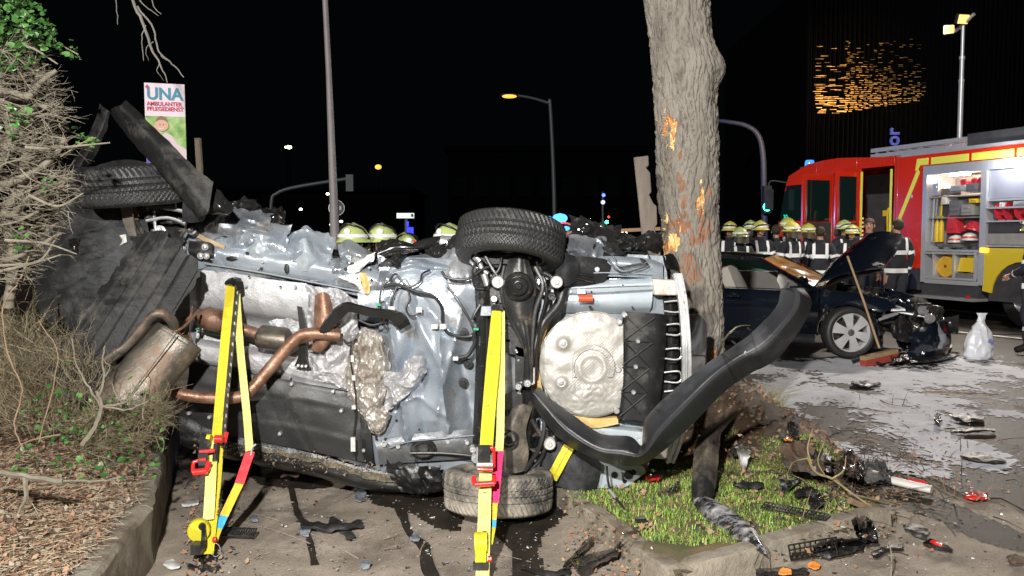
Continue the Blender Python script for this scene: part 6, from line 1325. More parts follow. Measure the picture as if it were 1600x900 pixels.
mBLU = mat('blue_beacon', (.05, .2, .6), rough=.1, emit=(.05, .3, 1), es=1.2)
for y in (-.4, -1.9): mb = MB(); mb.lathe([(0, .17), (.09, .16), (.11, .1), (.11, 0)], (6.0, y, 3.26), (0, 0, 1), 16); tmesh('beacon', mb, mBLU, bc_)
mb = MB(); mb.tube([V((6.35, -.02, 2.9)), V((6.6, .25, 2.95)), V((6.62, .28, 2.75))], .018, 8, k=3); mir = tmesh('mirror_arm', mb, mGRY); tb('mirror', 6.55, 6.67, .2, .36, 2.25, 2.75, mGRY, mir)
# wheels
for x in (0.0, 5.4):
    for y in (-.28, -2.2):
        T = MB(); T.lathe([(.28, -.15), (.42, -.15), (.5, -.13), (.52, -.1), (.52, .1), (.5, .13), (.42, .15), (.28, .14)], (x, y + .02, .52), (0, 1, 0), 48); w = tmesh('wheel', T, mRUB)
        T = MB(); T.lathe([(.29, .13), (.27, .15), (.25, .13), (.22, .02), (.12, .02), (.10, .12), (0, .12)], (x, y + .02, .52), (0, 1, 0), 32); tmesh('rim', T, mLAL, w)
        for k in range(10): mb = MB(); a = 2 * pi * k / 10; mb.lathe([(0, .03), (.014, .03), (.016, 0)], (x + .17 * cos(a), y + .05, .52 + .17 * sin(a)), (0, 1, 0), 6); tmesh('wheel_nut', mb, mALU, w)
# ladders on the roof
for (y, x1) in ((-.15, 3.75), (-.75, 3.75)):
    for zz_ in (3.30, 3.42):
        l = tb('ladder_rail', -2.4, x1, y - .03, y + .03, zz_ - .04, zz_ + .04, mLAL)
for k in range(20): mb = MB(); mb.tube([V((3.6 - k * .3, -.12, 3.36)), V((3.6 - k * .3, -.78, 3.36))], .016, 8); tmesh('ladder_rung', mb, mLAL)
tb('roof_box', -2.4, 1.3, -.7, -.08, 3.21, 3.50, mGRY); tb('roof_coaming', -2.4, 2.8, -.05, -.01, 3.2, 3.27, mLAL)
for x in (.3, -1.3): tb('area_lamp', x - .09, x + .09, .002, .05, 2.86, 2.93, mLIT)
tb('locker_lamp', 1.35, 1.75, -.25, -.15, 2.76, 2.79, mLIT)
def tw_(x, y, z): # truck-local to world
    return TO + Matrix.Rotation(TR, 3, 'Z') @ V((x, y, z))
lamp('locker_light', 'POINT', tw_(1.5, -.2, 2.6), 48, (1, .86, .65), size=.08)
lamp('locker_light', 'POINT', tw_(.1, -.2, 2.2), 5, (1, .9, .8), size=.08)
lamp('area_light', 'POINT', tw_(.3, .3, 2.85), 34, (.9, .93, 1), size=.06)
# telescopic floodlight mast
mM = tmesh('light_mast', MB().tube([V((2.3, -1.0, 3.2)), V((2.3, -1.0, 4.7))], .05, 14), mLAL)
tmesh('mast_section', MB().tube([V((2.3, -1.0, 4.7)), V((2.3, -1.0, 5.15))], .042, 14), mLAL, mM); tmesh('mast_section', MB().tube([V((2.3, -1.0, 5.15)), V((2.3, -1.0, 5.80))], .034, 14), mLAL, mM)
for z in (4.7, 5.15): tmesh('mast_collar', MB().tube([V((2.3, -1.0, z - .03)), V((2.3, -1.0, z + .03))], .056, 14), mLAL, mM)
mFLD = mat('floodlight_lens', (.01, .006, .002), rough=.9, spec=0, emit=(1, .55, .17), es=2.0)
tmesh('cross_arm', MB().tube([V((2.48, -1.0, 5.72)), V((2.3, -1.0, 5.80)), V((2.05, -1.0, 5.95))], .035, 10), mLAL, mM)
for px, py, s in ((1483, 46, .19), (1505, 30, .23)):
    w = P(px, py, 17.1); inv = Matrix.Rotation(-TR, 3, 'Z') @ (w - TO); rotm = Matrix.Rotation(-TR, 3, 'Z')
    d = (rotm @ V((-.45 if px < 1490 else .15, -1, -.35))).normalized()
    mb = MB(); a, b = frame_of(d); 
    for (q, hw, nm, m) in ((0, 1.0, 'floodlight', mGRY),):
        mb.sweep([inv - d * .12, inv], [s * .8, s], s * .8); fo = tmesh('floodlight', mb, mGRY, mM)
    mb = MB(); mb.sweep([inv + d * .001, inv + d * .012], s * .92, s * .74); tmesh('lens', mb, mFLD, fo) if False else part('floodlight_lens', mb, mFLD, ft_, world=False)
lamp('mast_floodlight', 'SPOT', P(1482, 52, 16.7), 1250, (1, .9, .8), target=(3.5, 9.5, 0), size=.12, spot=95, blend=.7)
lamp('mast_floodlight', 'SPOT', P(1506, 38, 16.7), 900, (1, .9, .8), target=(6.5, 11, 0), size=.12, spot=95, blend=.7)
# ---- equipment standing in the lockers: each its own thing
mYP = mat('yellow_plastic', (.75, .52, .03), rough=.4); mRP = mat('red_plastic', (.6, .04, .06), rough=.35); mGP = mat('grey_case', (.16, .16, .17), rough=.45); mWP = mat('white_case', (.7, .68, .64), rough=.5); mORP = mat('yellow_hose', (.72, .42, .03), (.6, .35, .03), s=12, rough=.7, bump=.6, bs=60)
class W2(MB):
    def fin(s):
        Rm = Matrix.Rotation(TR, 3, 'Z'); s.v = [tuple(TO + Rm @ V(v)) for v in s.v]; return s
def eq(name, label, cat, m, fn, group=None, ms=None):
    b = W2(); fn(b); return single(name, b.fin(), ms or m, label, cat, group)
eq('hose_roll', 'yellow rolled hose in the lower left drawer of the locker', 'hose', mORP, lambda b: [b.lathe([(.03, -.05), (.2, -.05), (.21, 0), (.2, .05), (.03, .05)], (1.70, -.12, 1.03), (0, 1, 0), 26), b.lathe([(.20, -.04), (.225, 0), (.20, .04)], (1.70, -.2, 1.03), (0, 1, 0), 26)])
eq('tool_bag', 'yellow bag with black feet in the lower right drawer of the locker', 'bag', mYP, lambda b: [b.box((1.2, -.2, 1.08), (.42, .3, .26), taper=.8), b.box((1.2, -.2, 1.23), (.2, .05, .05)), b.box((1.07, -.05, .98), (.05, .04, .08))])
eq('battery_pack', 'black box standing in the lower right drawer of the locker', 'box', mGP, lambda b: [b.box((1.2, -.15, .86), (.4, .3, .12)), b.box((1.1, -.02, .90), (.08, .03, .06)), b.box((1.3, -.02, .90), (.08, .03, .06))])
for k, x in enumerate((1.98, 1.88)):
    eq('yellow_cylinder', ['yellow gas cylinder at the left edge of the locker shelf', 'second yellow gas cylinder from the left edge of the locker shelf'][k], 'cylinder', mYP, lambda b: [b.lathe([(0, 0), (.045, .0), (.05, .03), (.05, .34), (.03, .4), (.018, .42), (.018, .46), (0, .46)], (x, -.14, 1.5), (0, 0, 1), 16), b.box((x, -.14, 1.98), (.06, .03, .04))])
eq('red_canister', 'red canister in the middle of the locker shelf', 'canister', mRP, lambda b: [b.box((1.58, -.16, 1.85), (.24, .2, .36), taper=.86), b.tube([V((1.5, -.16, 2.05)), V((1.55, -.16, 2.1)), V((1.64, -.16, 2.1)), V((1.68, -.16, 2.03))], .014, 7, k=3), b.box((1.58, -.05, 1.85), (.14, .01, .2))])
def helm(b, x, y, z, s=1.0):
    b.ell((x, y, z), (.13 * s, .15 * s, .12 * s), 18, 8, z0=0, mi=0); b.lathe([(.13 * s, .0), (.15 * s, -.01), (.15 * s, -.025), (.13 * s, -.02)], (x, y, z), (0, 0, 1), 18, mi=0, sy=1.1); b.lathe([(.134 * s, .015), (.138 * s, .02), (.134 * s, .05)], (x, y, z), (0, 0, 1), 18, mi=1, sy=1.14)
mHW = mat('white_helmet_shell', (.72, .72, .68), rough=.25, coat=.5); mHR = mat('red_stripe', (.6, .05, .04), rough=.3)
for k, (x, z) in enumerate(((1.52, 1.52), (1.22, 1.56))):
    eq('spare_helmet', ['white helmet with red stripe left of the pair on the locker shelf', 'white helmet with red stripe right of the pair on the locker shelf'][k], 'helmet', mHW, lambda b: helm(b, x, -.12, z), 'spare helmets on the locker shelf', ms=[mHW, mHR])
eq('folded_jacket', 'crumpled red and white jacket on the locker shelf behind the helmets', 'jacket', mRP, lambda b: b.patch([[V((1.4, -.2, 1.8)), V((1.2, -.15, 1.9)), V((1.0, -.2, 1.8))], [V((1.42, -.1, 1.66)), V((1.2, -.05, 1.74)), V((.98, -.1, 1.68))]], 8, 6, amp=.12, sc_=9, thick=.03, nrm=(0, 1, 0)))
R = random.Random(4)
names = [('grey_case', 'grey equipment case on the shelf'), ('white_case', 'pale equipment box on the shelf')]
for k, (x, z, w, h, m, lab) in enumerate(((1.95, 2.40, .14, .22, mLAL, 'tall bright tin at the upper left of the locker'), (1.72, 2.40, .18, .12, mGP, 'small grey case on the top shelf of the locker'), (1.45, 2.46, .3, .10, mLAL, 'silver fan housing in the middle of the top locker shelf'), (1.12, 2.42, .26, .16, mGP, 'dark case at the right of the top locker shelf'),
        (1.5, 2.0, .22, .28, mGP, 'grey case in the middle row of the locker'), (1.22, 2.0, .24, .2, mINT, 'flat grey toolbox in the middle row of the locker'), (1.08, 2.22, .2, .08, mYP, 'slim yellow box at the right of the middle locker row'), (1.62, 1.40, .5, .07, mGP, 'dark tray at the foot of the locker shelf'),
        (.5, 2.12, .08, .09, mWP, 'small pale box in the upper right locker'), (-.2, 1.9, .3, .16, mGP, 'dark case in the right hand locker'), (.1, 2.14, .34, .08, mLAL, 'bright metal tray under the roller shutter'), (1.74, 2.72 - .5, .1, .14, mWP, 'small white tin beside the grey cases'))):
    eq('equipment_case', lab, 'case', m, lambda b: [b.box((x, -.18, z + h / 2), (w, .3, h)), b.box((x, -.025, z + h * .7), (w * .5, .02, h * .12)), b.box((x, -.022, z + h * .35), (w * .8, .015, h * .1))])
for k, x in enumerate((1.35, 1.12, .98)):
    eq('red_valve', ['red valve wheel left of three under the locker lamp', 'red valve wheel in the middle of three under the locker lamp', 'red valve wheel right of three under the locker lamp'][k], 'valve', mRP, lambda b: [b.lathe([(.02, 0), (.06, .0), (.07, .02), (.06, .04), (.02, .04)], (x, -.1, 2.62), (0, 1, 0), 16), b.tube([V((x, -.1, 2.62)), V((x, -.4, 2.6))], .03, 10)])
for k, x in enumerate((.55, .15)):
    eq('hose_reel', ['red hose reel beside the locker post', 'red hose reel farther right in the locker'][k], 'hose reel', mRP, lambda b: [b.lathe([(.03, -.1), (.17, -.1), (.17, -.08), (.09, -.07), (.09, .07), (.17, .08), (.17, .1), (.03, .1)], (x, -.2, 2.06), (1, 0, 0), 26), b.box((x, -.2, 1.9), (.1, .2, .04))])
for k, (x0, z0, x1, z1, m) in enumerate(((2.06, 1.5, 2.02, 2.5, mLAL), (1.97, 2.0, 1.94, 2.6, mALU), (1.86, 2.0, 1.84, 2.5, mYP))):
    eq('long_tool', ['long bright tool against the left wall of the locker', 'shorter grey tool near the left wall of the locker', 'yellow handled tool near the left wall of the locker'][k], 'tool', m, lambda b: [b.tube([V((x0, -.1, z0)), V((x1, -.1, z1))], .018, 8), b.box((x1, -.1, z1), (.09, .04, .06))])
eq('breathing_apparatus', 'yellow breathing apparatus hanging in the crew doorway', 'apparatus', mYP, lambda b: [b.lathe([(0, 0), (.06, .01), (.07, .05), (.07, .45), (.03, .52), (0, .52)], (3.55, -.5, 1.7), (.05, 0, 1), 16), b.box((3.55, -.42, 2.1), (.2, .06, .12)), b.tube([V((3.5, -.4, 2.2)), V((3.42, -.3, 2.0)), V((3.46, -.35, 1.7))], .02, 8, k=4)])
# ================================================================== FIREFIGHTERS
mNAVY = mat('dark_turnout_cloth', (.018, .020, .028), (.03, .032, .042), s=7, rough=.85, bump=.6, bs=60, fine=((.06, .06, .07), 30, .68))
mSKIN = mat('skin', (.42, .22, .15), (.5, .28, .2), s=20, rough=.55)
mBOOT = mat('black_boot', .012, rough=.4)
mREFL = mat('silver_reflective_band', (.95, .96, .95), rough=.45)
mREFY = mat('yellow_reflective_band', (.75, .85, .15), rough=.5)
mHEL = mat('pale_green_helmet_shell', (.50, .60, .20), (.58, .66, .28), s=9, rough=.35, coat=.4, dirt=(.25, .27, .12), ds=9, da=.15)
mHELY = mat('yellow_helmet_shell', (.62, .58, .08), (.7, .66, .16), s=9, rough=.35, coat=.4)
mHAIR = mat('dark_brown_hair', (.03, .02, .012), (.06, .04, .02), s=40, rough=.8, bump=1, bs=90)
mNECK = mat('neck_guard_leather', (.05, .04, .03), (.09, .07, .04), s=9, rough=.6)
def skin_mesh(J, E, name, sub=2):
    """grow one continuous skin over a joint graph. J: name -> (x,y,z,r[,r2])"""
    ks = list(J); me = bpy.data.meshes.new(name); me.from_pydata([J[k][:3] for k in ks], [(ks.index(a), ks.index(b)) for a, b in E], [])
    o = bpy.data.objects.new(name, me); C.objects.link(o); o.modifiers.new('s', 'SKIN'); sm = o.modifiers.new('u', 'SUBSURF'); sm.levels = sub; sm.render_levels = sub
    for i, k in enumerate(ks):
        d = me.skin_vertices[0].data[i]; q = J[k]; d.radius = (q[3], q[4] if len(q) > 4 else q[3]); d.use_root = (k == 'pelvis')
    dg = bpy.context.evaluated_depsgraph_get(); m2 = bpy.data.meshes.new_from_object(o.evaluated_get(dg)); bpy.data.objects.remove(o); return m2
POSE = {
    'stand': dict(eL=(-.27, .03, 1.16), wL=(-.27, -.06, .92), eR=(.27, .03, 1.16), wR=(.28, -.05, .92), kL=(-.12, -.03), aL=(-.13, .02), kR=(.12, -.02), aR=(.14, -.02)),
    'hands_front': dict(eL=(-.27, .0, 1.17), wL=(-.09, -.24, 1.08), eR=(.27, .0, 1.17), wR=(.08, -.25, 1.06), kL=(-.12, -.02), aL=(-.14, .03), kR=(.12, -.03), aR=(.13, 0)),
    'reach': dict(eL=(-.28, -.05, 1.18), wL=(-.22, -.28, 1.0), eR=(.27, .02, 1.15), wR=(.30, -.06, .9), kL=(-.14, -.06), aL=(-.16, .04), kR=(.12, .0), aR=(.14, -.08)),
    'crossed': dict(eL=(-.26, -.02, 1.18), wL=(.04, -.22, 1.14), eR=(.26, -.02, 1.18), wR=(-.05, -.24, 1.18), kL=(-.12, -.02), aL=(-.15, .02), kR=(.12, -.02), aR=(.15, .02))}
def body_mesh(pose, near=False):
    p = POSE[pose]
    J = dict(pelvis=(0, 0, .98, .165, .125), spine=(0, 0, 1.16, .16, .12), chest=(0, 0, 1.34, .185, .13), base=(0, .0, 1.475, .10, .08), neck=(0, -.005, 1.535, .056, .058), jaw=(0, -.03, 1.60, .062, .066), head=(0, -.018, 1.67, .078, .092), crown=(0, -.01, 1.735, .068, .08), nose=(0, -.125, 1.645, .014, .012))
    E = [('pelvis', 'spine'), ('spine', 'chest'), ('chest', 'base'), ('base', 'neck'), ('neck', 'jaw'), ('jaw', 'head'), ('head', 'crown'), ('head', 'nose')]
    for s, S in ((-1, 'L'), (1, 'R')):
        e = p['e' + S]; w = p['w' + S]; k = p['k' + S]; a = p['a' + S]
        J['sh' + S] = (s * .19, 0, 1.42, .082, .08); J['el' + S] = (*e, .062); J['wr' + S] = (*w, .046)
        E += [('chest', 'sh' + S), ('sh' + S, 'el' + S), ('el' + S, 'wr' + S)]
        d = (V(w) - V(e)).normalized(); pm = V(w) + d * .085; J['pa' + S] = (*pm, .03, .022); E.append(('wr' + S, 'pa' + S))
        side = d.cross(V((0, -1, .2))).normalized(); fwd = d.cross(side).normalized() * (-1)
        for i in range(4):
            L = (.062, .072, .068, .052)[i]; o = side * ((i - 1.5) * .02); b = pm + d * .03 + o; t = b + d * L * .6; u = t + d * L * .35 + V((0, -.012, 0)) + fwd * .01
            J['f%d' % i + S] = (*b, .010); J['g%d' % i + S] = (*t, .009); J['h%d' % i + S] = (*u, .008); E += [('pa' + S, 'f%d' % i + S), ('f%d' % i + S, 'g%d' % i + S), ('g%d' % i + S, 'h%d' % i + S)]
        b = V(w) + d * .05 + side * (-s) * .035; t = b + d * .04 + side * (-s) * .02; J['t' + S] = (*b, .012); J['u' + S] = (*t, .010); E += [('pa' + S, 't' + S), ('t' + S, 'u' + S)]
        J['hi' + S] = (s * .095, 0, .90, .115, .115); J['kn' + S] = (k[0], k[1], .50, .085); J['an' + S] = (a[0], a[1], .13, .062); J['to' + S] = (a[0] + s * .03, a[1] - .17, .055, .05, .045)
        E += [('pelvis', 'hi' + S), ('hi' + S, 'kn' + S), ('kn' + S, 'an' + S), ('an' + S, 'to' + S)]
    m = skin_mesh(J, E, 'person_body'); [m.materials.append(x) for x in (mNAVY, mSKIN, mBOOT)]
    hands = [V(J['pa' + S][:3]) for S in 'LR']; wr_ = [V(J['wr' + S][:3]) for S in 'LR']
    for v in m.vertices:
        q = v.co
        if .2 < q.z < 1.5: v.co = q + V((noise.noise(q * 6), noise.noise(q * 6 + V((4, 0, 0))), 0)) * .028 + V((noise.noise(q * 17), noise.noise(q * 17 + V((4, 0, 0))), 0)) * .008
    for f in m.polygons:
        c = f.center; k = 0
        if c.z > 1.535: k = 1
        elif c.z < .2: k = 2
        for h, w in zip(hands, wr_):
            if (c - h).length < .16 and (c - w).dot(h - w) > .002: k = 1
        f.material_index = k; f.use_smooth = True
    return m, J
BOD = {k: body_mesh(k) for k in POSE}
def band_mesh(m, co, no, h, test, grow=.007):
    bm = bmesh.new(); bm.from_mesh(m); no = V(no).normalized()
    for f in [f for f in bm.faces if not test(f.calc_center_median())]: bm.faces.remove(f)
    g = lambda: list(bm.verts) + list(bm.edges) + list(bm.faces)
    bmesh.ops.bisect_plane(bm, geom=g(), plane_co=V(co) + no * h / 2, plane_no=no, clear_outer=True); bmesh.ops.bisect_plane(bm, geom=g(), plane_co=V(co) - no * h / 2, plane_no=no, clear_inner=True)
    bm.normal_update(); 
    for v in bm.verts: v.co += v.normal * grow
    vs = [v for v in bm.verts if not v.link_faces]; bmesh.ops.delete(bm, geom=vs, context='VERTS'); bm.verts.index_update()
    r = ([v.co.copy() for v in bm.verts], [[v.index for v in f.verts] for f in bm.faces]); bm.free(); mb = MB(); mb.add(*r); return mb
BANDS = {}
def bands(pose):
    if pose in BANDS: return BANDS[pose]
    m, J = BOD[pose]; out = [band_mesh(m, (0, 0, .93), (0, 0, 1), .075, lambda c: abs(c.x) < .235 and .8 < c.z < 1.1), band_mesh(m, (0, 0, 1.23), (0, 0, 1), .07, lambda c: abs(c.x) < .2 and 1.1 < c.z < 1.35)]
    for S in 'LR':
        e, w, s = V(J['el' + S][:3]), V(J['wr' + S][:3]), V(J['sh' + S][:3])
        out.append(band_mesh(m, s.lerp(e, .72), (e - s), .05, lambda c: (c - s.lerp(e, .72)).length < .10)); out.append(band_mesh(m, e.lerp(w, .72), (w - e), .045, lambda c: (c - e.lerp(w, .72)).length < .085))
        out.append(band_mesh(m, (J['kn' + S][0], 0, .36), (0, 0, 1), .05, lambda c: abs(c.x - J['kn' + S][0]) < .12 and .2 < c.z < .5))
        sx = -1 if S == 'L' else 1
        out.append(band_mesh(m, (sx * .115, 0, 0), (1, 0, 0), .055, lambda c: 1.23 < c.z < 1.47))
    BANDS[pose] = [b for b in out if b.f]; return BANDS[pose]
def firefighter(loc, rz, label, pose='stand', head='helmet', h=1.8, group='firefighters', near=False, shell=None, cap=0):
    t = thing('person', label, 'person', loc, rz, group); sc_z = h / 1.80; ROOT[t.name] = V((0, 0, 0))
    o = bpy.data.objects.new('body', BOD[pose][0]); C.objects.link(o); o.parent = t; ROOT[o.name] = V((0, 0, 0)); t.scale = (sc_z, sc_z, sc_z)
    for b in bands(pose): part('reflective_band', b, mREFL, o, world=False)
    c = MB(); c.lathe([(.075, 1.47), (.085, 1.50), (.08, 1.545)], (0, 0, 0), (0, 0, 1), 18); part('collar', c, mNAVY, o, world=False)
    for s in (-1, 1):
        e = MB(); e.ell((s * .030, -.1, 1.682), (.012, .010, .007), 8, 6); part('eye', e, mBOOT, o, world=False)
        e = MB(); e.sweep([V((s * .015, -.112, 1.70)), V((s * .045, -.102, 1.702))], .008, .006, side=(0, 0, 1)); part('eyebrow', e, mHAIR, o, world=False)
        e = MB(); e.ell((s * .082, -.01, 1.66), (.012, .022, .032), 8, 6); part('ear', e, mSKIN, o, world=False)
    e = MB(); e.sweep([V((-.024, -.098, 1.612)), V((0, -.106, 1.611)), V((.024, -.098, 1.612))], .008, .006, side=(0, 0, 1)); part('mouth', e, mat('lips', (.3, .1, .08), rough=.5), o, world=False)
    if head == 'helmet':
        sh = shell or mHEL; m = MB(); m.ell((0, 0, 1.70), (.138, .165, .135), 26, 10, z0=-.05)
        for i, v in enumerate(m.v):
            v = V(v); ridge = .014 * max(0, 1 - abs(v.x) / .03) * max(0, (v.z - 1.74) / .09); m.v[i] = (v.x, v.y, v.z + min(ridge, .016))
        m.lathe([(.136, .0), (.148, -.008), (.165, -.028), (.168, -.034), (.15, -.024), (.13, -.01)], (0, -.004, 1.698), (0, 0, 1), 26, sx=.98, sy=1.16); he = part('helmet', m, sh, t, world=False)
        m = MB(); m.lathe([(.1385, .010), (.142, .014), (.139, .040), (.135, .043)], (0, 0, 1.698), (0, 0, 1), 26, sx=1.02, sy=1.21); part('helmet_band', m, mREFL, he, world=False)
        m = MB(); m.ell((0, -.160, 1.765), (.03, .008, .028), 12, 6); part('badge', m, mREFL, he, world=False)
        m = MB(); m.patch([[V((-.12, .04, 1.70)), V((-.10, .14, 1.70)), V((0, .17, 1.70)), V((.10, .14, 1.70)), V((.12, .04, 1.70))], [V((-.13, .03, 1.56)), V((-.12, .15, 1.54)), V((0, .2, 1.53)), V((.12, .15, 1.54)), V((.13, .03, 1.56))]], 4, 4, thick=.006, amp=.01, sc_=8, nrm=(0, 1, 0)); part('neck_guard', m, mNECK, he, world=False)
        m = MB(); m.tube([V((.142, .02, 1.70)), V((.12, -.06, 1.78)), V((.06, -.12, 1.82)), V((-.02, -.13, 1.835)), V((-.09, -.09, 1.80)), V((-.14, .0, 1.72))] if near else [V((.14, 0, 1.69)), V((.12, -.14, 1.75)), V((0, -.19, 1.765)), V((-.12, -.14, 1.75)), V((-.14, 0, 1.69))], .009, 8, k=4); part('visor_rim', m, mBOOT, he, world=False)
        m = MB(); m.tube([V((.1, -.03, 1.69)), V((.07, -.07, 1.60)), V((0, -.085, 1.565)), V((-.07, -.07, 1.60)), V((-.1, -.03, 1.69))], .007, 6, k=3); part('chin_strap', m, mBOOT, he, world=False)
    else:
        m = MB(); m.ell((0, .012, 1.70), (.090, .108, .105), 20, 10)
        for i, v in enumerate(m.v):
            v = V(v); k = 1 + .10 * noise.noise(v * 30)
            if v.y < -.03: v.z = max(v.z, 1.735 + .02 * noise.noise(v * 40)); k *= .98
            m.v[i] = ((v.x) * k, v.y * k, 1.70 + (v.z - 1.70) * k)
        part('hair', m, mHAIR, t, world=False)
    return t
FF = [ # px, depth, facing (deg: 0 = towards the viewer, 180 = back), height, pose, head, label
    (1140, 16.6, 20, 1.86, 'stand', 'helmet', 'firefighter with yellow helmet right beside the tree trunk, leftmost of the group'),
    (1156, 15.6, 175, 1.74, 'stand', 'helmet', 'firefighter seen from behind, second from the tree trunk'),
    (1187, 16.4, -15, 1.87, 'crossed', 'helmet', 'firefighter in helmet facing the camera, third from the tree trunk'),
    (1212, 16.8, 200, 1.84, 'stand', 'hair', 'bareheaded firefighter with dark hair between two helmeted colleagues'),
    (1236, 15.8, 150, 1.84, 'hands_front', 'helmet', 'firefighter with helmet turned towards the red truck, beside the bareheaded man'),
    (1281, 16.2, 195, 1.80, 'stand', 'hair', 'bareheaded firefighter seen from behind in front of the open cab door'),
    (1331, 16.6, 30, 1.80, 'hands_front', 'helmet', 'firefighter in helmet bending low behind the raised bonnet'),
    (1357, 15.9, 25, 1.95, 'reach', 'hair', 'bareheaded firefighter with glasses behind the raised bonnet'),
    (1401, 15.3, 165, 1.93, 'stand', 'hair', 'tall bareheaded firefighter seen from behind right of the raised bonnet'),
    (1172, 17.6, 10, 1.90, 'stand', 'helmet', 'firefighter in yellow helmet in the back row, between the second and third from the tree'),
    (1262, 17.2, 160, 1.83, 'crossed', 'helmet', 'firefighter in helmet between the cab door and the bareheaded man seen from behind'),
    (1318, 17.4, -20, 1.90, 'stand', 'helmet', 'firefighter in helmet standing close to the crew doorway'),
    (1236 - 6, 17.4, 170, 1.95, 'stand', 'helmet', 'firefighter in yellow helmet just behind the one turned to the red truck')]
for k, (px, dep, fc, h, po, hd_, lab) in enumerate(FF):
    g = P(px, 400, dep); firefighter((g.x, g.y, .02), -radians(fc) + .0, lab, po, hd_, h, shell=mHELY if k % 2 == 0 else mHEL)
# glasses for the man behind the bonnet
g = P(1357, 400, 15.9); firefighter(tuple(P(1618, 400, 11.5).xy) + (.02,), radians(-140), 'firefighter at the right edge of the frame, in front of the truck wheel', 'hands_front', 'helmet', 1.82, shell=mHELY)
for px, dep, fc, h, lab in ((553, 7.5, 12, 1.70, 'firefighter with orange marked helmet and raised visor looking over the wreck at left'), (597, 7.7, -2, 1.70, 'firefighter in pale green helmet facing the camera over the wreck, second from left'),
                            (632, 7.9, -25, 1.62, 'firefighter ducking low behind the wreck with only the helmet showing'), (703, 7.6, 35, 1.70, 'firefighter behind the wreck just left of the upper rear wheel')):
    g = P(px, 400, dep); t = firefighter((g.x, g.y, 0), -radians(fc), lab, 'stand', 'helmet', h, near=True)
t = bpy.data.objects['person']
# ================================================================== BACKGROUND
mPOLE = mat('galvanised_pole', (.24, .215, .22), (.18, .165, .17), s=4, rough=.5, bump=.2, bs=50)
mPOLED = mat('far_grey_pole', (.035, .042, .048), rough=.5)
mDARKB = mat('dark_facade', (.0008, .001, .0012), (.001, .0012, .0016), s=.3, rough=.9, spec=0)
def emis(name, c, s): return mat(name, c, emit=c, es=s)
mSOD = emis('sodium_lamp', (1, .42, .06), 1.9); mWL = emis('white_far_lamp', (1, .9, .6), 6); mWG = emis('greenish_white_light', (.8, 1, .85), 4); mBLL = mat('blue_emergency_light', (.02, .06, .2), spec=0, emit=(.08, .40, 1), es=2.6); mRL = emis('red_light', (1, .05, .03), 3); mGL_ = emis('green_signal', (.05, 1, .55), 9)
# tall near pole with round sign
lp = thing('street_light_pole', 'tall pale pole rising out of the frame above the wreck', 'pole', P(525, 400, 9.5).xy.to_3d())
mb = MB(); mb.tube([P(526, 620, 9.5), P(524, 400, 9.5), P(521, 300, 9.5), P(514, 120, 9.5), P(508, 0, 9.5), P(503, -120, 9.5)], [.062, .055, .045, .032, .030, .026], 18); part('pole', mb, mPOLE, lp)
sg = thing('round_sign', 'round traffic sign seen from behind beside the tall pole', 'sign', P(525, 400, 9.62).xy.to_3d())
mb = MB(); mb.lathe([(0, 0), (.080, 0), (.087, .006), (.087, -.006), (0, -.006)], P(526, 325, 9.62), (0, -1, .05), 32); part('plate', mb, mat('dark_sign_back', .05, rough=.5), sg)
mb = MB(); mb.lathe([(.082, .008), (.090, .008), (.090, -.006)], P(526, 325, 9.62), (0, -1, .05), 32); part('rim', mb, mat('pale_sign_rim', .6, rough=.5), sg)
mb = MB(); mb.box(P(532, 325, 9.60), (.022, .01, .045)); part('marking', mb, MATS['pale_sign_rim'], sg)
mb = MB(); mb.tube([P(526, 335, 9.64), P(526, 620, 9.64)], .012, 8); part('post', mb, mPOLED, sg)
# advertising sign on a post
AY = 8.0
ad = thing('advertising_sign', 'upright advertising board with blue and red lettering above a photo of a smiling person', 'sign', P(262, 400, AY).xy.to_3d())
def aq(u, v, d=0): # u 0..1 left-right, v 0..1 top-bottom
    xl = 225 + 4 * v; xr = 288 + 4 * v; return P(xl + (xr - xl) * u, 129 + (262 - 129) * v + 3 * u * (1 - v), AY - d)
def quad(mb, u0, u1, v0, v1, d): return mb.prism([aq(u0, v0, d), aq(u1, v0, d), aq(u1, v1, d), aq(u0, v1, d)], (0, .004, 0))
mWB = mat('white_sign_print', (.72, .62, .70), rough=.5)
mb = MB(); quad(mb, 0, 1, 0, 1, 0); bd = part('board', mb, mWB, ad)
mb = MB(); quad(mb, .0, 1, .39, .99, .006); part('photo_print', mb, mat('leafy_photo_print', (.10, .28, .03), (.45, .6, .25), s=9, rough=.5), ad)
mb = MB(); mb.prism([aq(0, .78, .012), aq(.3, .74, .012), aq(.62, .88, .012), aq(1, .92, .012), aq(1, 1, .012), aq(0, 1, .012)], (0, .004, 0)); part('violet_print', mb, mat('violet_print', (.10, .05, .38), rough=.5), ad)
mb = MB(); mb.prism([aq(.30, .72, .012), aq(.36, .63, .012), aq(.50, .58, .012), aq(.66, .62, .012), aq(.8, .72, .012), aq(1, .78, .012), aq(1, .91, .012), aq(.6, .87, .012)], (0, .004, 0)); part('printed_figure', mb, mat('pale_print', (.62, .5, .52), rough=.5), ad)
mb = MB(); mb.lathe([(0, 0), (.052, 0)], aq(.40, .5, .018), (0, -1, 0), 24, sy=1.25); part('printed_face', mb, mat('print_skin', (.62, .36, .26), rough=.5), ad)
mb = MB(); mb.lathe([(0, 0), (.054, 0)], aq(.40, .455, .016), (0, -1, 0), 24, sy=.95); part('printed_hair', mb, mat('print_hair', (.2, .12, .07), rough=.5), ad)
mb = MB(); mb.sweep([aq(.34, .53, .021), aq(.40, .54, .021), aq(.46, .53, .021)], .008, .002, side=(0, 0, 1), k=3); part('printed_smile', mb, mWB, ad)
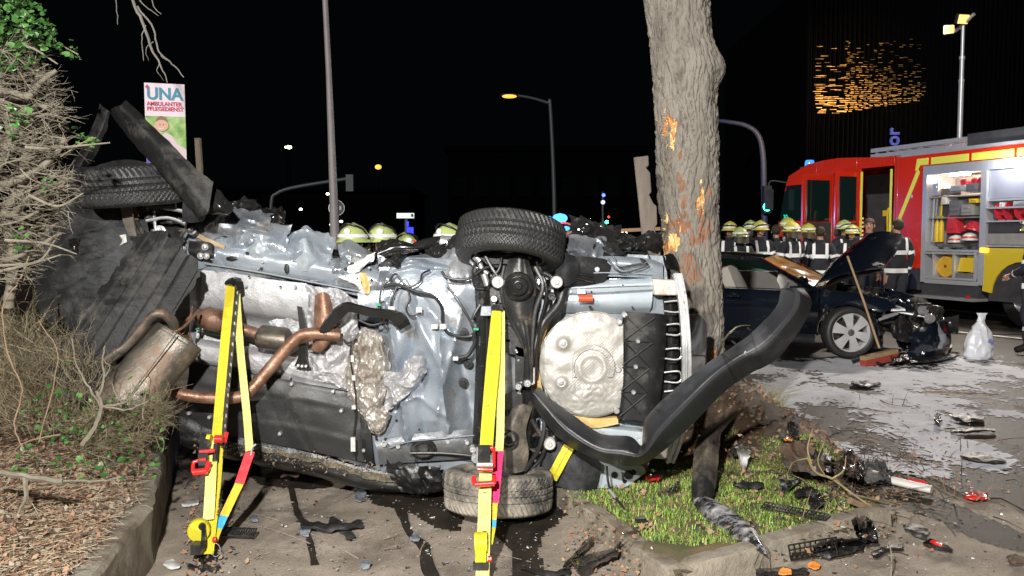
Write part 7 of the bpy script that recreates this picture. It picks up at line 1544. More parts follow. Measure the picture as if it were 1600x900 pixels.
for u in (.36, .45): mb = MB(); mb.lathe([(0, 0), (.006, 0)], aq(u, .49, .021), (0, -1, 0), 10); part('printed_eye', mb, MATS['print_hair'], ad)
for txt, h, u, v, m, sx, bo in (('UNA', .155, .05, .19, mat('teal_print', (.01, .22, .33), rough=.5), 1.02, True), ('AMBULANTER', .052, .05, .265, mat('crimson_print', (.50, .01, .06), rough=.5), .88, True), ('PFLEGEDIENST', .052, .05, .325, None, .83, True)):
    m = m or MATS['crimson_print']; tm = text_mb(txt, h, bo, .001)
    w = max(v_[0] for v_ in tm.v); tgt = (aq(.96, .2) - aq(.05, .2)).length; part('printed_lettering', text_on(tm, aq(u, v, .008), (aq(1, v) - aq(0, v)), (0, 0, 1), sx=(tgt / w if txt != 'AMBULANTER' else tgt / w * .96)), m, ad)
mb = MB(); c = aq(.07, .045, .01); mb.box(c, (.036, .003, .012)); mb.box(c, (.012, .004, .036)); part('red_cross_mark', mb, MATS['crimson_print'], ad)
mb = MB(); mb.tube([P(262, 262, AY + .05), P(266, 640, AY + .05)], .03, 10); part('post', mb, mPOLED, ad)
mb = MB(); mb.sweep([P(309, 216, 8.4), P(312, 262, 8.4), P(314, 600, 8.4)], .05, .05); single('wooden_stake', mb, mat('grey_stake_wood', (.32, .27, .2), (.22, .18, .14), s=9, rough=.9), 'short grey wooden stake standing right of the advertising board', 'stake')
# street lamps
def street_lamp(label, base, pts, r, head, m, hd_=None, hw=.36, light=None, mL=None):
    t = thing('street_lamp', label, 'street lamp', base); mb = MB(); mb.tube(pts, r, 12, k=4); part('pole', mb, m, t)
    if head is not None:
        mb = MB(); mb.ell(head, (hw, hw * .5, hw * .22), 16, 8); part('lamp_housing', mb, m, t); mb = MB(); mb.ell(head + V((0, -.05, -hw * .12)), (hw * .8, hw * .45, hw * .22), 16, 8); part('lit_lamp', mb, mL or mSOD, t)
D = 34
street_lamp('curved street lamp glowing orange in the middle distance', P(866, 400, D).xy.to_3d(), [P(867, 440, D), P(866, 300, D), P(860, 166, D), P(856, 161, D), P(830, 153, D), P(806, 149, D)], [.10, .08, .06, .05], P(796, 149, D), mPOLED, light=1)
D = 30
street_lamp('unlit curved lamp pole bending over behind the tree on the right', P(1195, 400, D).xy.to_3d(), [P(1196, 440, D), P(1194, 300, D), P(1192, 240, D), P(1184, 210, D), P(1165, 196, D), P(1140, 191, D), P(1122, 189, D)], [.12, .10, .08, .07], None, mat('bluish_far_pole', (.05, .06, .13), rough=.5))
tl = thing('traffic_light', 'green traffic light glowing left of the fire engine cab', 'traffic light', P(1197, 400, 29.8).xy.to_3d())
mb = MB(); mb.box(P(1199, 312, 29.8), (.32, .2, .95)); part('signal_housing', mb, mat('black_signal_box', .02, rough=.5), tl)
mb = MB(); mb.lathe([(0, .02), (.14, .01), (.15, 0)], P(1199, 323, 29.68), (0, -1, 0), 18); part('lit_green_lens', mb, mGL_, tl)
tl = thing('overhead_signal', 'dim overhead traffic signal arm far behind the wreck', 'traffic light', P(425, 400, 26).xy.to_3d())
mb = MB(); mb.tube([P(423, 420, 26), P(424, 320, 26), P(432, 303, 26), P(455, 294, 26), P(500, 286, 26), P(546, 279, 26)], .06, 10, k=3); part('arm', mb, mPOLED, tl)
mb = MB(); mb.box(P(547, 286, 25.9), (.22, .2, .5)); part('signal_housing', mb, mPOLED, tl)
tl = thing('pedestrian_signal', 'small dim post with blue and green signals beyond the road', 'traffic light', P(942, 400, 40).xy.to_3d())
mb = MB(); mb.tube([P(942, 420, 40), P(942, 300, 40)], .05, 8); part('post', mb, mPOLED, tl)
for x, y, m, r in ((943, 305, mat('blue_signal', (.05, .1, .8), emit=(.1, .2, 1), es=3), .08), (942, 316, mat('white_signal', (.5, .5, .6), emit=(.6, .6, 1), es=1), .10), (948, 347, mGL_, .08), (951, 339, mRL, .05)):
    mb = MB(); mb.lathe([(0, 0), (r, 0), (r, .05)], P(x, y, 39.8), (0, -1, 0), 10); part('signal_lamp', mb, m, tl)
# small far lamps
for k, (x, y, m, r, lab) in enumerate(((591, 261, mSOD, .13, 'small orange street lamp far off above the helmets'), (452, 230, mWL, .10, 'tiny white lamp far off left of the tall pole'), (447, 230, mWL, .06, 'faint white lamp beside the tiny far one left of the pole'), (512, 303, mWL, .07, 'tiny lamp just left of the tall pole'), (470, 327, mWL, .07, 'tiny lamp low in the dark left of the tall pole'),
        (533, 346, mWG, .07, 'small white light right of the round sign'), (517, 351, mWL, .06, 'small yellowish light left of the round sign foot'), (974, 365, mWL, .16, 'white light low beside the broken post'))):
    D = 45; t = thing('far_street_lamp', lab, 'street lamp', P(x, 400, D).xy.to_3d()); p = P(x, y, D)
    mb = MB(); mb.ell(p, (r * 1.3, r, r), 12, 8); part('lit_lamp', mb, m, t); mb = MB(); mb.tube([p + V((0, .1, 0)), V((p.x, p.y + .1, 0))], .03, 6); part('post', mb, mDARKB, t)
def flat_sign(name, lab, x0, x1, y0, y1, D, m, cat='sign', inner=None):
    t = thing(name, lab, cat, P((x0 + x1) / 2, 400, D).xy.to_3d()); a, b = P(x0, y0, D), P(x1, y1, D); mb = MB(); mb.box((a + b) / 2, (abs(b.x - a.x), .08, abs(a.z - b.z))); part('plate', mb, m, t)
    mb = MB(); mb.tube([V(((a.x + b.x) / 2, D + .1, b.z)), V(((a.x + b.x) / 2, D + .1, 0))], .04, 6); part('post', mb, mPOLED, t); return t
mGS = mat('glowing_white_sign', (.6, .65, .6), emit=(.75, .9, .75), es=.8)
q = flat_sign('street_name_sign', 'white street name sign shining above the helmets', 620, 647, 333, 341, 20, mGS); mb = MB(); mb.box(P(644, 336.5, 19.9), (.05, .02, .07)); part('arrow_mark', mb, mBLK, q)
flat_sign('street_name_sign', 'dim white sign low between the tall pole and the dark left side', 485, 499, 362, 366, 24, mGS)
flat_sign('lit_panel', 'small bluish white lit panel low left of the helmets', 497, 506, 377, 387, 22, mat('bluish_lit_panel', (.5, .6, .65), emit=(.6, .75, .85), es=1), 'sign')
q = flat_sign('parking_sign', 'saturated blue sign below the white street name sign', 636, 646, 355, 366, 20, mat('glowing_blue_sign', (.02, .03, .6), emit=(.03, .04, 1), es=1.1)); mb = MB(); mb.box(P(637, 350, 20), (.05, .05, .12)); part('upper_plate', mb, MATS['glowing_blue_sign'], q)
# far red emergency car with blue lights
ev = thing('emergency_car', 'red emergency car with flashing blue lights beyond the upper rear wheel', 'car', P(868, 400, 22).xy.to_3d())
def bx(name, x0, x1, y0, y1, D, dep, m, par): a, b = P(x0, y0, D), P(x1, y1, D); mb = MB(); mb.box(((a.x + b.x) / 2, D + dep / 2, (a.z + b.z) / 2), (abs(b.x - a.x), dep, abs(a.z - b.z)), taper=1); return part(name, mb, m, par)
mb = MB(); mb.patch([[P(838, 352, 22), P(850, 347, 22), P(885, 347, 22), P(900, 356, 22)], [P(838, 352, 24), P(850, 346.5, 24), P(885, 346.5, 24), P(898, 355, 24)]], 5, 3, thick=.05, nrm=(0, 0, 1)); part('roof', mb, mFR, ev)
bx('body', 832, 925, 362, 440, 22, 1.9, mFR, ev); bx('window', 842, 896, 353, 361, 22.05, 1.7, mGLASS, ev)
for x, r in ((875, .13), (857, .06)): mb = MB(); mb.ell(P(x, 341, 22.3), (r * 1.5, r, r), 14, 8); part('blue_light', mb, mBLL, ev)
mb = MB(); mb.ell(P(884, 357, 21.9), (.10, .05, .06), 12, 8); part('front_light', mb, mBLL, ev)
for x in (850, 905): mb = MB(); c = P(x, 400, 21.95); mb.lathe([(0, -.05), (.3, -.08), (.32, 0), (.3, .08), (0, .08)], (c.x, 21.95, .32), (0, -1, 0), 20); part('wheel', mb, mRUB, ev)
lamp('blue_emergency_light', 'POINT', P(876, 334, 21.4), 160, (.1, .35, 1), size=.1)
# low barrier rail in warm tan
gr_ = thing('guard_rail', 'low tan barrier rail beyond the wreck between the wheel and the broken post', 'barrier', P(940, 400, 14).xy.to_3d())
mb = MB(); mb.sweep([P(886, 364, 14), P(1060, 356, 14)], .055, .05, side=(0, 0, 1)); part('rail', mb, mat('warm_timber_rail', (.5, .3, .18), (.4, .24, .14), rough=.6, s=4), gr_)
for x in (900, 975, 1050): a = P(x, 364, 14); mb = MB(); mb.box((a.x, 14.06, a.z / 2), (.06, .06, a.z)); part('post', mb, mPOLED, gr_)
# dark buildings
def building(lab, x0, x1, top, D, dep, nwin):
    t = thing('building', lab, 'building', P((x0 + x1) / 2, 400, D).xy.to_3d()); a, b = P(x0, top, D), P(x1, top, D)
    mb = MB(); mb.box(((a.x + b.x) / 2, D + dep / 2, a.z / 2), (b.x - a.x, dep, a.z)); part('wall', mb, mDARKB, t)
    mb = MB(); mb.box(((a.x + b.x) / 2, D + dep / 2, a.z + .15), (b.x - a.x + .6, dep + .6, .3)); part('roof', mb, mDARKB, t)
    rw = int(a.z // 3.2)
    for i in range(nwin):
        for j in range(rw):
            x = a.x + (b.x - a.x) * (i + .5) / nwin; mb = MB(); mb.box((x, D - .04, 1.9 + j * 3.2), (1.2, .06, 1.5)); f = part('window', mb, mPOLED if False else mat('dim_window_frame', (.001, .001, .0013), rough=.9, spec=0), t)
            mb = MB(); mb.box((x, D - .08, 1.9 + j * 3.2), (1.05, .03, 1.35)); part('pane', mb, mat('dark_far_pane', (.0012, .0016, .002), rough=.9, spec=0), f)
    return t
building('long unlit building far behind the wreck, barely visible in the dark', 700, 1010, 235, 60, 12, 9)
building('low unlit building far off at the left in the dark', 330, 640, 300, 70, 12, 9)
# corrugated facade catching the lamp light, with blue lettering
FY = 26.0
fb = thing('corrugated_building', 'dark building with ribbed facade catching amber light above the fire engine', 'building', P(1440, 400, FY).xy.to_3d())
a, b = P(1262, 30, FY + .4), P(1720, 30, FY + .4)
mb = MB(); mb.box(((a.x + b.x) / 2, FY + 5.4, 4.7), (b.x - a.x, 10, 9.4)); part('wall', mb, mat('black_facade_wall', (.002, .002, .003), rough=.9, spec=0), fb)
mRIB = mat('dark_metal_rib', (.0022, .0022, .0026), rough=.9, spec=0)
nr = 62
xs_ = [a.x + (b.x - a.x) * i / nr for i in range(nr + 1)]
for x in xs_: mb = MB(); mb.box((x, FY + .05, 4.7), (.035, .10, 9.2)); part('rib', mb, mRIB, fb)
mGLINT = mat('amber_reflection_dash', (.85, .55, .22), (.7, .42, .14), s=5, rough=.5, metal=.2)  # amber lamp reflection on the facade, shaped as coppery dashes
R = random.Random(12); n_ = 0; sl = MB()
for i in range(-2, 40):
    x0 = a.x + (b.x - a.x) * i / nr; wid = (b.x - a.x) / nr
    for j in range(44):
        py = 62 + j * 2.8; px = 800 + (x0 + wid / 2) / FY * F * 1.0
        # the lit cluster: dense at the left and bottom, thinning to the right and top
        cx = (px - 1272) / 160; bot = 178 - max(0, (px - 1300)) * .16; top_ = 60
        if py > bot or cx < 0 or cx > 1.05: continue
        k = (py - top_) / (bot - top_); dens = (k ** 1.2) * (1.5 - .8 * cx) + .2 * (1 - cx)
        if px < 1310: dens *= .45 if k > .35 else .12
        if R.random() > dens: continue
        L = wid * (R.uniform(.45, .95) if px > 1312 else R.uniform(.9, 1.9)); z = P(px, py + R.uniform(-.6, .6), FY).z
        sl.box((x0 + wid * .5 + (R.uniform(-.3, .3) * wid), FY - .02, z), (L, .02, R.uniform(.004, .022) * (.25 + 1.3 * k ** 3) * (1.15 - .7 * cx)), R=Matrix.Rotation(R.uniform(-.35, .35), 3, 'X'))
part('facade_reflection_dashes', sl, mGLINT, fb, kind='stuff')
lamp('added_facade_spot', 'SPOT', P(1484, 40, 16.6), 9000, (1, .62, .22), target=P(1330, 150, FY), size=.12, spot=34, blend=.9)  # spot added at the mast head to light the reflection dashes
tm = text_mb('or', .56, True, .03); part('lettering', text_on(tm, P(1404, 228, FY - .06), (0, 0, 1), (-1, 0, 0)), mat('blue_lit_letter', (.03, .05, .3), emit=(.06, .09, .5), es=.25), fb)
# ================================================================== DEBRIS
mFRAG = mat('dark_debris', .015, .05, s=9, rough=.4); mFRAW = mat('pale_debris', (.45, .45, .45), (.6, .6, .58), s=9, rough=.4); mFRAR = mat('red_debris', (.45, .02, .02), rough=.25); mCLR = mat('clear_shard', (.2, .23, .27), (.4, .43, .46), s=30, rough=.12, metal=.4); mSTONE = mat('grit', (.3, .27, .22), (.2, .17, .14), s=20, rough=.9); mORG = mat('orange_lens_shard', (.7, .25, .05), rough=.25)
def gz(x, y):
    if inpoly(x, y, IP): return isl_h(x, y) + .004
    base = .012 * noise.noise(V((x * .8, y * .8, 0)))
    return (road_h(x, y) + .004) if (y > 8.3 or x > 2.75) and y > 5.3 else base + .004
def gp(px, py, dz=0):
    g = G(px, py, 0)
    for _ in range(3): g = G(px, py, gz(g.x, g.y) + dz)
    return g
R = random.Random(17); fr = MB(); st = MB()
for i in range(2600):
    r = R.random()
    if r < .45: x, y = R.uniform(250, 1000), R.uniform(735, 900)
    elif r < .8: x, y = R.gauss(1360, 130), R.gauss(745, 65)
    else: x, y = R.uniform(1200, 1600), R.uniform(560, 900)
    if y < 560 or (y > 740 and 285 < x < 690 and y < 760): continue
    p = gp(x, y, .004); s = R.uniform(.004, .014) * (1.6 if R.random() < .12 else 1)
    if x < 285: continue
    vs = [p + V((R.uniform(-s, s), R.uniform(-s, s), R.uniform(-.2 * s, s * .6))) for _ in range(4)]; fr.add(vs, [(0, 1, 2), (0, 2, 3), (0, 3, 1), (1, 3, 2)], R.choice([0, 0, 0, 1, 1, 2, 2, 4, 4, 4] + ([3] if i % 5 == 0 else [])))
for i in range(9000):
    x = R.uniform(-1.9, 3.6); y = R.uniform(3.9, 7.2)
    if inpoly(x, y, IP) or x < np.interp(y, [q.y for q in WL], [q.x for q in WL]) + .03: continue
    if y > 5.0 and x < .3 and R.random() < .6: continue
    if noise.noise(V((x * 1.7, y * 1.7, 8))) < R.uniform(-.4, .3): continue
    p = V((x, y, gz(x, y))); s = R.uniform(.0015, .006)
    vs = [p + V((R.uniform(-s, s), R.uniform(-s, s), R.uniform(-.2 * s, s))) for _ in range(4)]; fr.add(vs, [(0, 1, 2), (0, 2, 3), (0, 3, 1), (1, 3, 2)], 4)
single('crash_fragments', fr, [mFRAG, mFRAW, mCLR, mFRAR, mSTONE], 'small plastic, glass and grit fragments scattered over asphalt and road', 'debris', kind='stuff')
# dead leaves and twigs on asphalt edge
R = random.Random(23); ll = MB()
for i in range(700):
    r = R.random()
    x, y = (R.gauss(300, 40), R.uniform(740, 900)) if r < .35 else ((R.gauss(1350, 110), R.gauss(770, 50)) if r < .8 else (R.uniform(880, 1000), R.uniform(790, 900)))
    if x < 285 or y < 640: continue
    p = gp(x, y, .01); leaf(ll, p, R.uniform(.012, .035), 0 if R.random() < .6 else 1, R)
for i in range(1000):
    x, y = (R.gauss(1370, 100), R.gauss(740, 55)) if i % 3 == 0 else (R.gauss(1325, 45), R.gauss(735, 32))
    if y < 620: continue
    p = gp(x, y, .01); d = V((R.gauss(0, 1), R.gauss(0, 1), R.gauss(0, .3))).normalized() * R.uniform(.05, .22); ll.tube([p, p + d * .5 + V((0, 0, .01)), p + d], [.003, .001], 4, mi=2 if i % 4 else 3)
single('leaf_and_twig_litter', ll, [mDEAD, mDEAD2, mat('dark_wet_twig', (.035, .026, .018), (.08, .06, .04), s=9, rough=.8), mTWD], 'dead leaves and broken twigs strewn around the kerb', 'litter', kind='stuff')
def slab(name, label, cat, pts, m, z=.03, h=.02, tilt=0, amp=.02, seed=0, curl=.0):
    """a bent shard: outline in photo pixels laid on the ground, curled and with thickness"""
    c = [sum(p[0] for p in pts) / len(pts), sum(p[1] for p in pts) / len(pts)]; mb = MB(); n = len(pts); half = n // 2
    top = pts[:half]; bot = list(reversed(pts[half:])); rows = []
    L = max(len(top), len(bot))
    def res(q): return crom([V((a, b, 0)) for a, b in q], 4)
    def pick(q, t): i = t * (len(q) - 1); k = min(int(i), len(q) - 2); return q[k].lerp(q[k + 1], i - k)
    T, B = res(top), res(bot)
    for s in (0, .33, .66, 1):
        r = []
        for j in range(7):
            a = pick(T, j / 6).lerp(pick(B, j / 6), s); g = gp(a.x, a.y, z + curl * sin(pi * s) + tilt * (1 - s)); r.append(g)
        rows.append(r)
    mb.patch(rows, 4, 3, amp=amp, sc_=9, thick=.005, nrm=(0, 0, 1), seed=seed, rag=.012)
    return single(name, mb, m, label, cat)
mPAINT = mat('scraped_black_panel', .012, .02, s=8, rough=.22, coat=.3, dirt=(.5, .5, .52), ds=11, da=.5)
def lens(*a): return a
slab('trim_strip', 'long black trim strip lying across another one on the asphalt left of centre', 'trim', [(470, 812), (520, 818), (565, 813), (568, 822), (520, 828), (472, 824)], mBLK, z=.03, curl=.012)
slab('trim_strip', 'short black trim piece crossing under the long strip on the asphalt', 'trim', [(520, 806), (540, 822), (556, 838), (548, 844), (530, 832), (512, 815)], mBLK, z=.012)
slab('mirror_shard', 'round pale lens shard beside the crossed trim strips', 'shard', [(466, 822), (478, 817), (486, 824), (482, 834), (472, 834), (467, 830)], mCLR, z=.02)
slab('trim_strip', 'black bent trim fragment right of the second strap', 'trim', [(880, 884), (905, 856), (926, 838), (922, 850), (905, 868), (882, 888)], mBLKG, z=.03, curl=.03)
slab('panel_fragment', 'large curved black panel fragment on the asphalt by the kerb', 'panel', [(888, 872), (930, 866), (972, 846), (965, 868), (935, 882), (908, 900)], mBLKG, z=.04, curl=.04)
slab('panel_fragment', 'flat black strip at the bottom edge right of the second strap', 'panel', [(812, 884), (850, 892), (892, 890), (890, 896), (850, 898), (814, 890)], mBLK, z=.02)
slab('trim_strip', 'thin black rod on the leaf litter at the bottom left', 'trim', [(103, 874), (140, 884), (178, 895), (178, 898), (140, 888), (104, 878)], mBLKG, z=.19)
mb = MB(); R = random.Random(5)
def grille(label, o, u, v, nu, nv, z, m=mBLK):
    t = thing('grille_and_bar_shadow', label, 'grille', gp(*o)); O = gp(*o, z); Uv = gp(*u, z) - O; Vv = gp(*v, z + .02) - O
    for i in range(nu + 1): mb = MB(); mb.tube([O + Uv * i / nu, O + Uv * i / nu + Vv], .0045, 5); part('bar', mb, m, t)
    for j in range(nv + 1): mb = MB(); mb.tube([O + Vv * j / nv, O + Vv * j / nv + Uv], .0045, 5); part('bar', mb, m, t)
grille('black lattice grille piece lying below the kerb corner', (1236, 875), (1308, 862), (1232, 852), 9, 3, .03)
grille('flat black mesh strip lying on the grass', (1190, 792), (1290, 812), (1196, 784), 16, 2, .04)
grille('slatted shadow of the left strap laid on the asphalt as dark bars', (345, 836), (395, 838), (352, 824), 14, 1, .03)  # bars modelled in place of the strap's lattice shadow
# hanging bumper skirt, stood on the island like a bent blade
mb = MB(); rows = []
for (l, r) in (((1130, 655), (1162, 640)), ((1095, 680), (1130, 672)), ((1086, 700), (1124, 700)), ((1082, 745), (1120, 748)), ((1080, 782), (1114, 780))):
    D_ = 5.25 - (l[1] - 655) * .0036; rows.append([P(l[0], l[1], D_), P((l[0] + r[0]) / 2, (l[1] + r[1]) / 2, D_ - .08), P(r[0], r[1], D_)])
mb.patch(rows, 6, 6, amp=.006, thick=.008, rag=.004)
sk = thing('broken_bumper_skirt', 'bent dark bumper skirt with a scraped pointed end standing in the grass', 'bumper part', gp(1100, 785)); part('upright_length', mb, mat('dusty_dark_panel', .012, .03, s=6, rough=.35, dirt=(.14, .11, .08), ds=3, da=.5), sk)
mb = MB(); mb.patch([[P(1080, 782, 4.74), P(1098, 806, 4.50), P(1130, 830, 4.28), P(1160, 850, 4.08), P(1198, 866, 3.92)], [P(1098, 776, 4.68), P(1114, 792, 4.51), P(1145, 815, 4.31), P(1172, 832, 4.11), P(1197, 862, 3.93)], [P(1114, 780, 4.74), P(1122, 784, 4.62), P(1155, 806, 4.38), P(1178, 826, 4.18), P(1196, 858, 3.96)]], 6, 5, amp=.008, thick=.008)
part('scraped_pointed_end', mb, mPAINT, sk)
slab('panel_fragment', 'grey and white torn panel scrap behind the grass, near the skirt', 'panel', [(1150, 700), (1160, 696), (1172, 706), (1168, 724), (1162, 735), (1156, 722)], mFRAW, z=.03, curl=.02)
slab('panel_fragment', 'black bracket scrap with chrome beside the skirt', 'panel', [(1142, 704), (1152, 698), (1162, 702), (1164, 712), (1154, 714), (1144, 712)], mGL, z=.05, curl=.03)
slab('panel_fragment', 'flat dark strip in the grass behind the scraped end', 'panel', [(1146, 752), (1170, 752), (1192, 756), (1190, 761), (1168, 762), (1146, 760)], mBLK, z=.03)
slab('panel_fragment', 'black and white broken fog lamp surround at the edge of the soil', 'panel', [(1216, 745), (1235, 748), (1250, 747), (1246, 756), (1234, 764), (1218, 768)], mPAINT, z=.04, curl=.03)
slab('headlamp_piece', 'smashed headlamp piece with orange lens on the soil mound', 'lamp part', [(1216, 672), (1232, 668), (1248, 676), (1244, 690), (1232, 686), (1218, 684)], mCLR, z=.10, curl=.05)
slab('panel_fragment', 'upright torn dark panel fin on the soil mound', 'panel', [(1230, 666), (1234, 660), (1246, 664), (1246, 684), (1240, 684), (1232, 676)], mGL, z=.16, tilt=.05)
slab('lens_shard', 'orange indicator lens shard on the soil mound', 'shard', [(1226, 682), (1234, 682), (1240, 684), (1238, 688), (1230, 688), (1226, 686)], mORG, z=.12)
slab('tail_light_piece', 'red tail light shard lying under the wreck on the grass', 'shard', [(1010, 745), (1022, 742), (1034, 744), (1030, 750), (1018, 752), (1010, 750)], mFRAR, z=.03, curl=.02)
slab('panel_fragment', 'small black leaf shaped scrap on the grass left of the skirt', 'panel', [(1042, 768), (1052, 758), (1062, 752), (1060, 758), (1054, 764), (1044, 771)], mBLK, z=.05)
mb = MB(); c = gp(1001, 812, .03); mb.box(c, (.055, .03, .02), R=Matrix.Rotation(.2, 3, 'Z')); mb.box(c + V((-.01, -.016, 0)), (.012, .003, .012)); mb.box(c + V((.012, -.016, .002)), (.014, .003, .008)); single('electrical_connector', mb, [mBLKG], 'little black electrical connector lying on the grass beside the cable', 'connector')
# heap of torn dark parts at the right of the island
R = random.Random(99)
heap = [('fin shaped torn black panel standing on the heap', [(1306, 735), (1318, 712), (1328, 698), (1350, 722), (1346, 742), (1322, 742)], mGL, .16), ('folded grey black liner on top of the heap', [(1345, 742), (1352, 722), (1380, 722), (1396, 740), (1385, 752), (1352, 750)], mFL, .10),
        ('dark crumpled sheet at the left of the heap', [(1218, 700), (1240, 690), (1275, 706), (1290, 735), (1262, 742), (1226, 728)], mMUD, .15), ('broken wheel arch piece leaning on the soil heap', [(1262, 712), (1282, 704), (1302, 716), (1298, 735), (1280, 738), (1264, 728)], mCARB, .12),
        ('dark tattered panel at the foot of the heap', [(1270, 850), (1310, 842), (1350, 838), (1348, 856), (1312, 868), (1272, 866)], mCARB, .04), ('angular black scrap below the kerb end', [(1330, 812), (1345, 800), (1362, 818), (1372, 842), (1350, 848), (1336, 832)], mGL, .07),
        ('scuffed black strip on the asphalt below the kerb end', [(1362, 862), (1388, 852), (1412, 850), (1414, 856), (1390, 862), (1366, 870)], mBLK, .03), ('flat dark scrap right of the kerb end', [(1412, 820), (1436, 818), (1452, 830), (1446, 836), (1428, 834), (1412, 828)], mCARB, .03),
        ('black plastic scrap at the bottom edge under the kerb', [(1180, 890), (1230, 886), (1262, 889), (1260, 897), (1226, 899), (1182, 900)], mBLKG, .03), ('dark fragment in the soil just above the kerb', [(1262, 780), (1276, 772), (1288, 780), (1284, 792), (1274, 792), (1264, 788)], mBLKG, .04),
        ('long dark splash guard lying left of the heap', [(1240, 768), (1262, 760), (1280, 768), (1276, 776), (1260, 774), (1244, 776)], mCARB, .05), ('red and white shard behind the thin twigs', [(1506, 772), (1522, 768), (1544, 772), (1540, 780), (1522, 780), (1508, 778)], mFRAR, .03),
        ('black strip with frayed edge on the dark road', [(1500, 710), (1520, 706), (1570, 718), (1572, 722), (1540, 722), (1502, 716)], mCARB, .03), ('flat dark red scrap farther back on the road', [(1484, 648), (1510, 646), (1538, 652), (1536, 658), (1510, 658), (1486, 652)], mCARB, .03),
        ('small black lump on the foam with a yellow tip', [(1460, 650), (1464, 644), (1470, 652), (1472, 658), (1466, 662), (1460, 658)], mGL, .06), ('long thin dark strip on the foam', [(1330, 597), (1352, 595), (1376, 598), (1376, 602), (1352, 604), (1330, 601)], mBLK, .03),
        ('narrow black strip near the right edge of the road', [(1486, 672), (1520, 670), (1555, 671), (1555, 674), (1520, 675), (1486, 676)], mBLK, .03), ('black round lump at the right bottom', [(1574, 872), (1584, 864), (1598, 868), (1600, 878), (1588, 880), (1576, 878)], mMUD, .04),
        ('black scrap beside the coupe wheel', [(1392, 556), (1410, 546), (1424, 550), (1420, 562), (1404, 566), (1392, 562)], mCARB, .08), ('long dark hose piece on the foam by the broom', [(1330, 562), (1352, 556), (1376, 566), (1374, 569), (1352, 560), (1332, 566)], mCARB, .04),
        ('flat scrap by the smashed front of the coupe', [(1420, 560), (1450, 556), (1490, 552), (1500, 556), (1462, 564), (1424, 568)], mCARB, .05), ('grey scrap under the coupe front end', [(1446, 540), (1470, 534), (1488, 540), (1484, 546), (1466, 548), (1448, 546)], mFRAW, .03)]
for k, (lab, pts, m, z) in enumerate(heap): slab('wreck_fragment', lab, 'fragment', pts, m, z=z, curl=.014 if z < .1 else -.02, amp=.05 if z > .06 else .02, seed=k)
tl = thing('tail_light_strip', 'dark strip with a red lens lying on the asphalt at the right', 'lamp part', gp(1468, 852))
mb = MB(); mb.sweep([gp(1449, 847, .02), gp(1466, 853, .035), gp(1484, 858, .02)], .05, .02, side=(.3, 1, 0), k=3); part('housing', mb, mBLKG, tl); mb = MB(); mb.sweep([gp(1456, 846, .04), gp(1464, 849, .048), gp(1472, 853, .04)], .02, .012, side=(.3, 1, 0), k=3); part('red_lens', mb, mat('bright_red_lens', (.8, .03, .03), rough=.2), tl)
pl = thing('white_trim_cylinder', 'pale rounded white strip lying by the branches, tipped with red', 'trim', gp(1410, 760)); mb = MB(); mb.tube([gp(1364, 740, .06), gp(1400, 752, .06), gp(1456, 765, .05)], [.034, .036, .036], 14, k=3, flat=.7); part('strip', mb, mat('milky_plastic', (.55, .53, .5), rough=.5), pl); mb = MB(); mb.tube([gp(1418, 750, .06), gp(1446, 754, .05)], .012, 8); part('red_edge', mb, mFRAR, pl)
slab('lens_shard', 'orange lens shard on the asphalt below the kerb lattice', 'shard', [(1262, 880), (1272, 876), (1282, 882), (1280, 887), (1270, 888), (1262, 884)], mORG, z=.02)
slab('lens_shard', 'second orange shard lower down at the bottom edge', 'shard', [(1218, 890), (1226, 888), (1238, 892), (1236, 896), (1226, 897), (1218, 895)], mORG, z=.06)
for (lab, pts, m) in (('clear plastic scrap hanging at the sill of the wreck on the asphalt', [(554, 772), (562, 758), (572, 762), (570, 780), (562, 784), (555, 782)], mCLR), ('small clear shard on the trickle left of the lower tyre', [(640, 838), (648, 832), (656, 838), (654, 845), (646, 846), (640, 843)], mCLR),
                     ('silvery crumpled scrap near the bottom left of centre', [(562, 880), (572, 874), (580, 878), (578, 886), (570, 888), (563, 886)], mCLR), ('pale paper scrap beside the foot of the left strap', [(256, 878), (270, 876), (282, 882), (278, 888), (266, 888), (256, 884)], mFRAW),
                     ('white scrap at the foot of the low wall', [(282, 786), (296, 782), (312, 783), (310, 788), (296, 791), (284, 791)], mFRAW), ('pale shard on the asphalt right of the left strap', [(390, 808), (398, 804), (404, 808), (402, 813), (395, 814), (390, 812)], mCLR), ('pinkish flat scrap under the sill', [(440, 742), (455, 740), (468, 741), (468, 744), (454, 745), (440, 745)], mat('pink_scrap', (.45, .3, .27), rough=.7)),
                     ('dark lump of debris right of the wheel puddle', [(440, 745), (447, 741), (455, 744), (454, 748), (447, 750), (441, 748)], mCARB)):
    slab('small_scrap', lab, 'scrap', pts, m, z=.012, curl=.006, amp=.01)
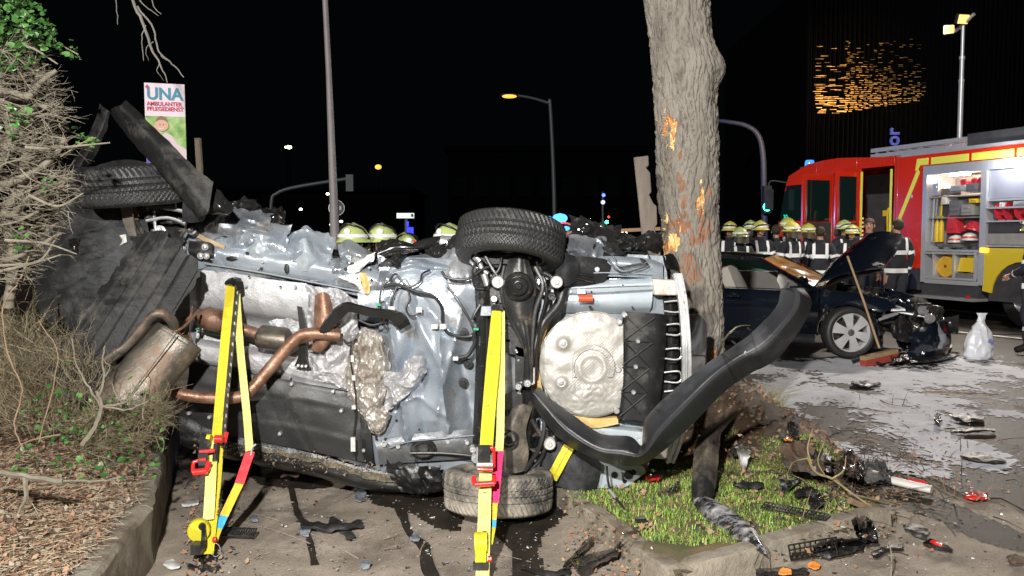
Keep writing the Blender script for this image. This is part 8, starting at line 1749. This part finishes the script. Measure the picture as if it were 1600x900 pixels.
# broken branches by the heap
def gbranch(label, runs, m, n='broken_branch', kind=None):
    mb = MB()
    for pts, r in runs: mb.tube([gp(a, b, c) for a, b, c in pts], r, 7, k=5)
    return single(n, mb, m, label, 'branch', kind=kind)
mLICH = mat('lichened_branch', (.17, .13, .09), (.34, .28, .09), s=14, rough=.85)
gbranch('lichen covered forked branch lying over the heap and kerb', [([(1262, 715, .22), (1275, 738, .16), (1300, 748, .12), (1330, 770, .1), (1360, 790, .08), (1395, 805, .05)], (.008, .005)), ([(1268, 725, .2), (1262, 700, .3), (1270, 670, .4)], (.007, .002)), ([(1300, 748, .14), (1318, 735, .2), (1322, 712, .28)], (.006, .002)), ([(1290, 745, .14), (1278, 720, .25), (1288, 690, .36)], (.005, .002)),
         ([(1330, 772, .1), (1372, 782, .1), (1405, 790, .06)], (.006, .003)), ([(1262, 716, .22), (1240, 722, .2), (1230, 740, .15)], (.004, .001))], mLICH)
gbranch('brown snapped limb lying off the end of the kerb', [([(1328, 782, .08), (1360, 795, .06), (1394, 808, .04)], (.02, .014))], mTWD)
gbranch('thin red-tipped twigs on the dark road at the right', [([(1440, 745, .03), (1480, 770, .04), (1520, 785, .03)], (.005, .002)), ([(1490, 775, .03), (1496, 750, .14), (1500, 735, .2)], (.004, .001)), ([(1525, 782, .03), (1545, 765, .1), (1556, 752, .16)], (.004, .001)), ([(1478, 768, .04), (1470, 745, .14)], (.003, .001))], mTWD)
gbranch('pale upright thin twig beside the kerb end', [([(1392, 905, .0), (1393, 870, .1), (1389, 846, .17)], (.005, .002)), ([(1392, 880, .08), (1400, 866, .14)], (.002, .001))], mTW)
gbranch('small bare twig lying between the fluid trickle and the puddle', [([(600, 858, .01), (620, 852, .04), (635, 846, .03)], (.003, .001)), ([(620, 852, .04), (612, 835, .06), (618, 822, .1)], (.003, .001)), ([(655, 868, .01), (662, 850, .05), (680, 838, .06)], (.003, .001)), ([(600, 842, .01), (630, 830, .04)], (.003, .001))], mTWD, 'twig_litter', 'stuff')
gbranch('thin twigs lying on the white foam', [([(1375, 625, .03), (1392, 632, .05), (1420, 636, .03)], (.006, .002)), ([(1394, 632, .05), (1396, 615, .2)], (.004, .001)), ([(1410, 634, .05), (1418, 612, .22)], (.004, .001)), ([(1445, 612, .03), (1500, 614, .04), (1560, 616, .03)], (.010, .006)), ([(1340, 640, .03), (1400, 645, .03)], (.005, .003))], mTWD, 'twig_litter', 'stuff')
gbranch('two arching dry stems growing in front of the coupe door', [([(1128, 600, .2), (1122, 560, .5), (1140, 520, .75), (1172, 508, .8)], (.006, .002)), ([(1140, 585, .2), (1158, 545, .5), (1178, 515, .7)], (.006, .002))], mTW, 'dry_stem')
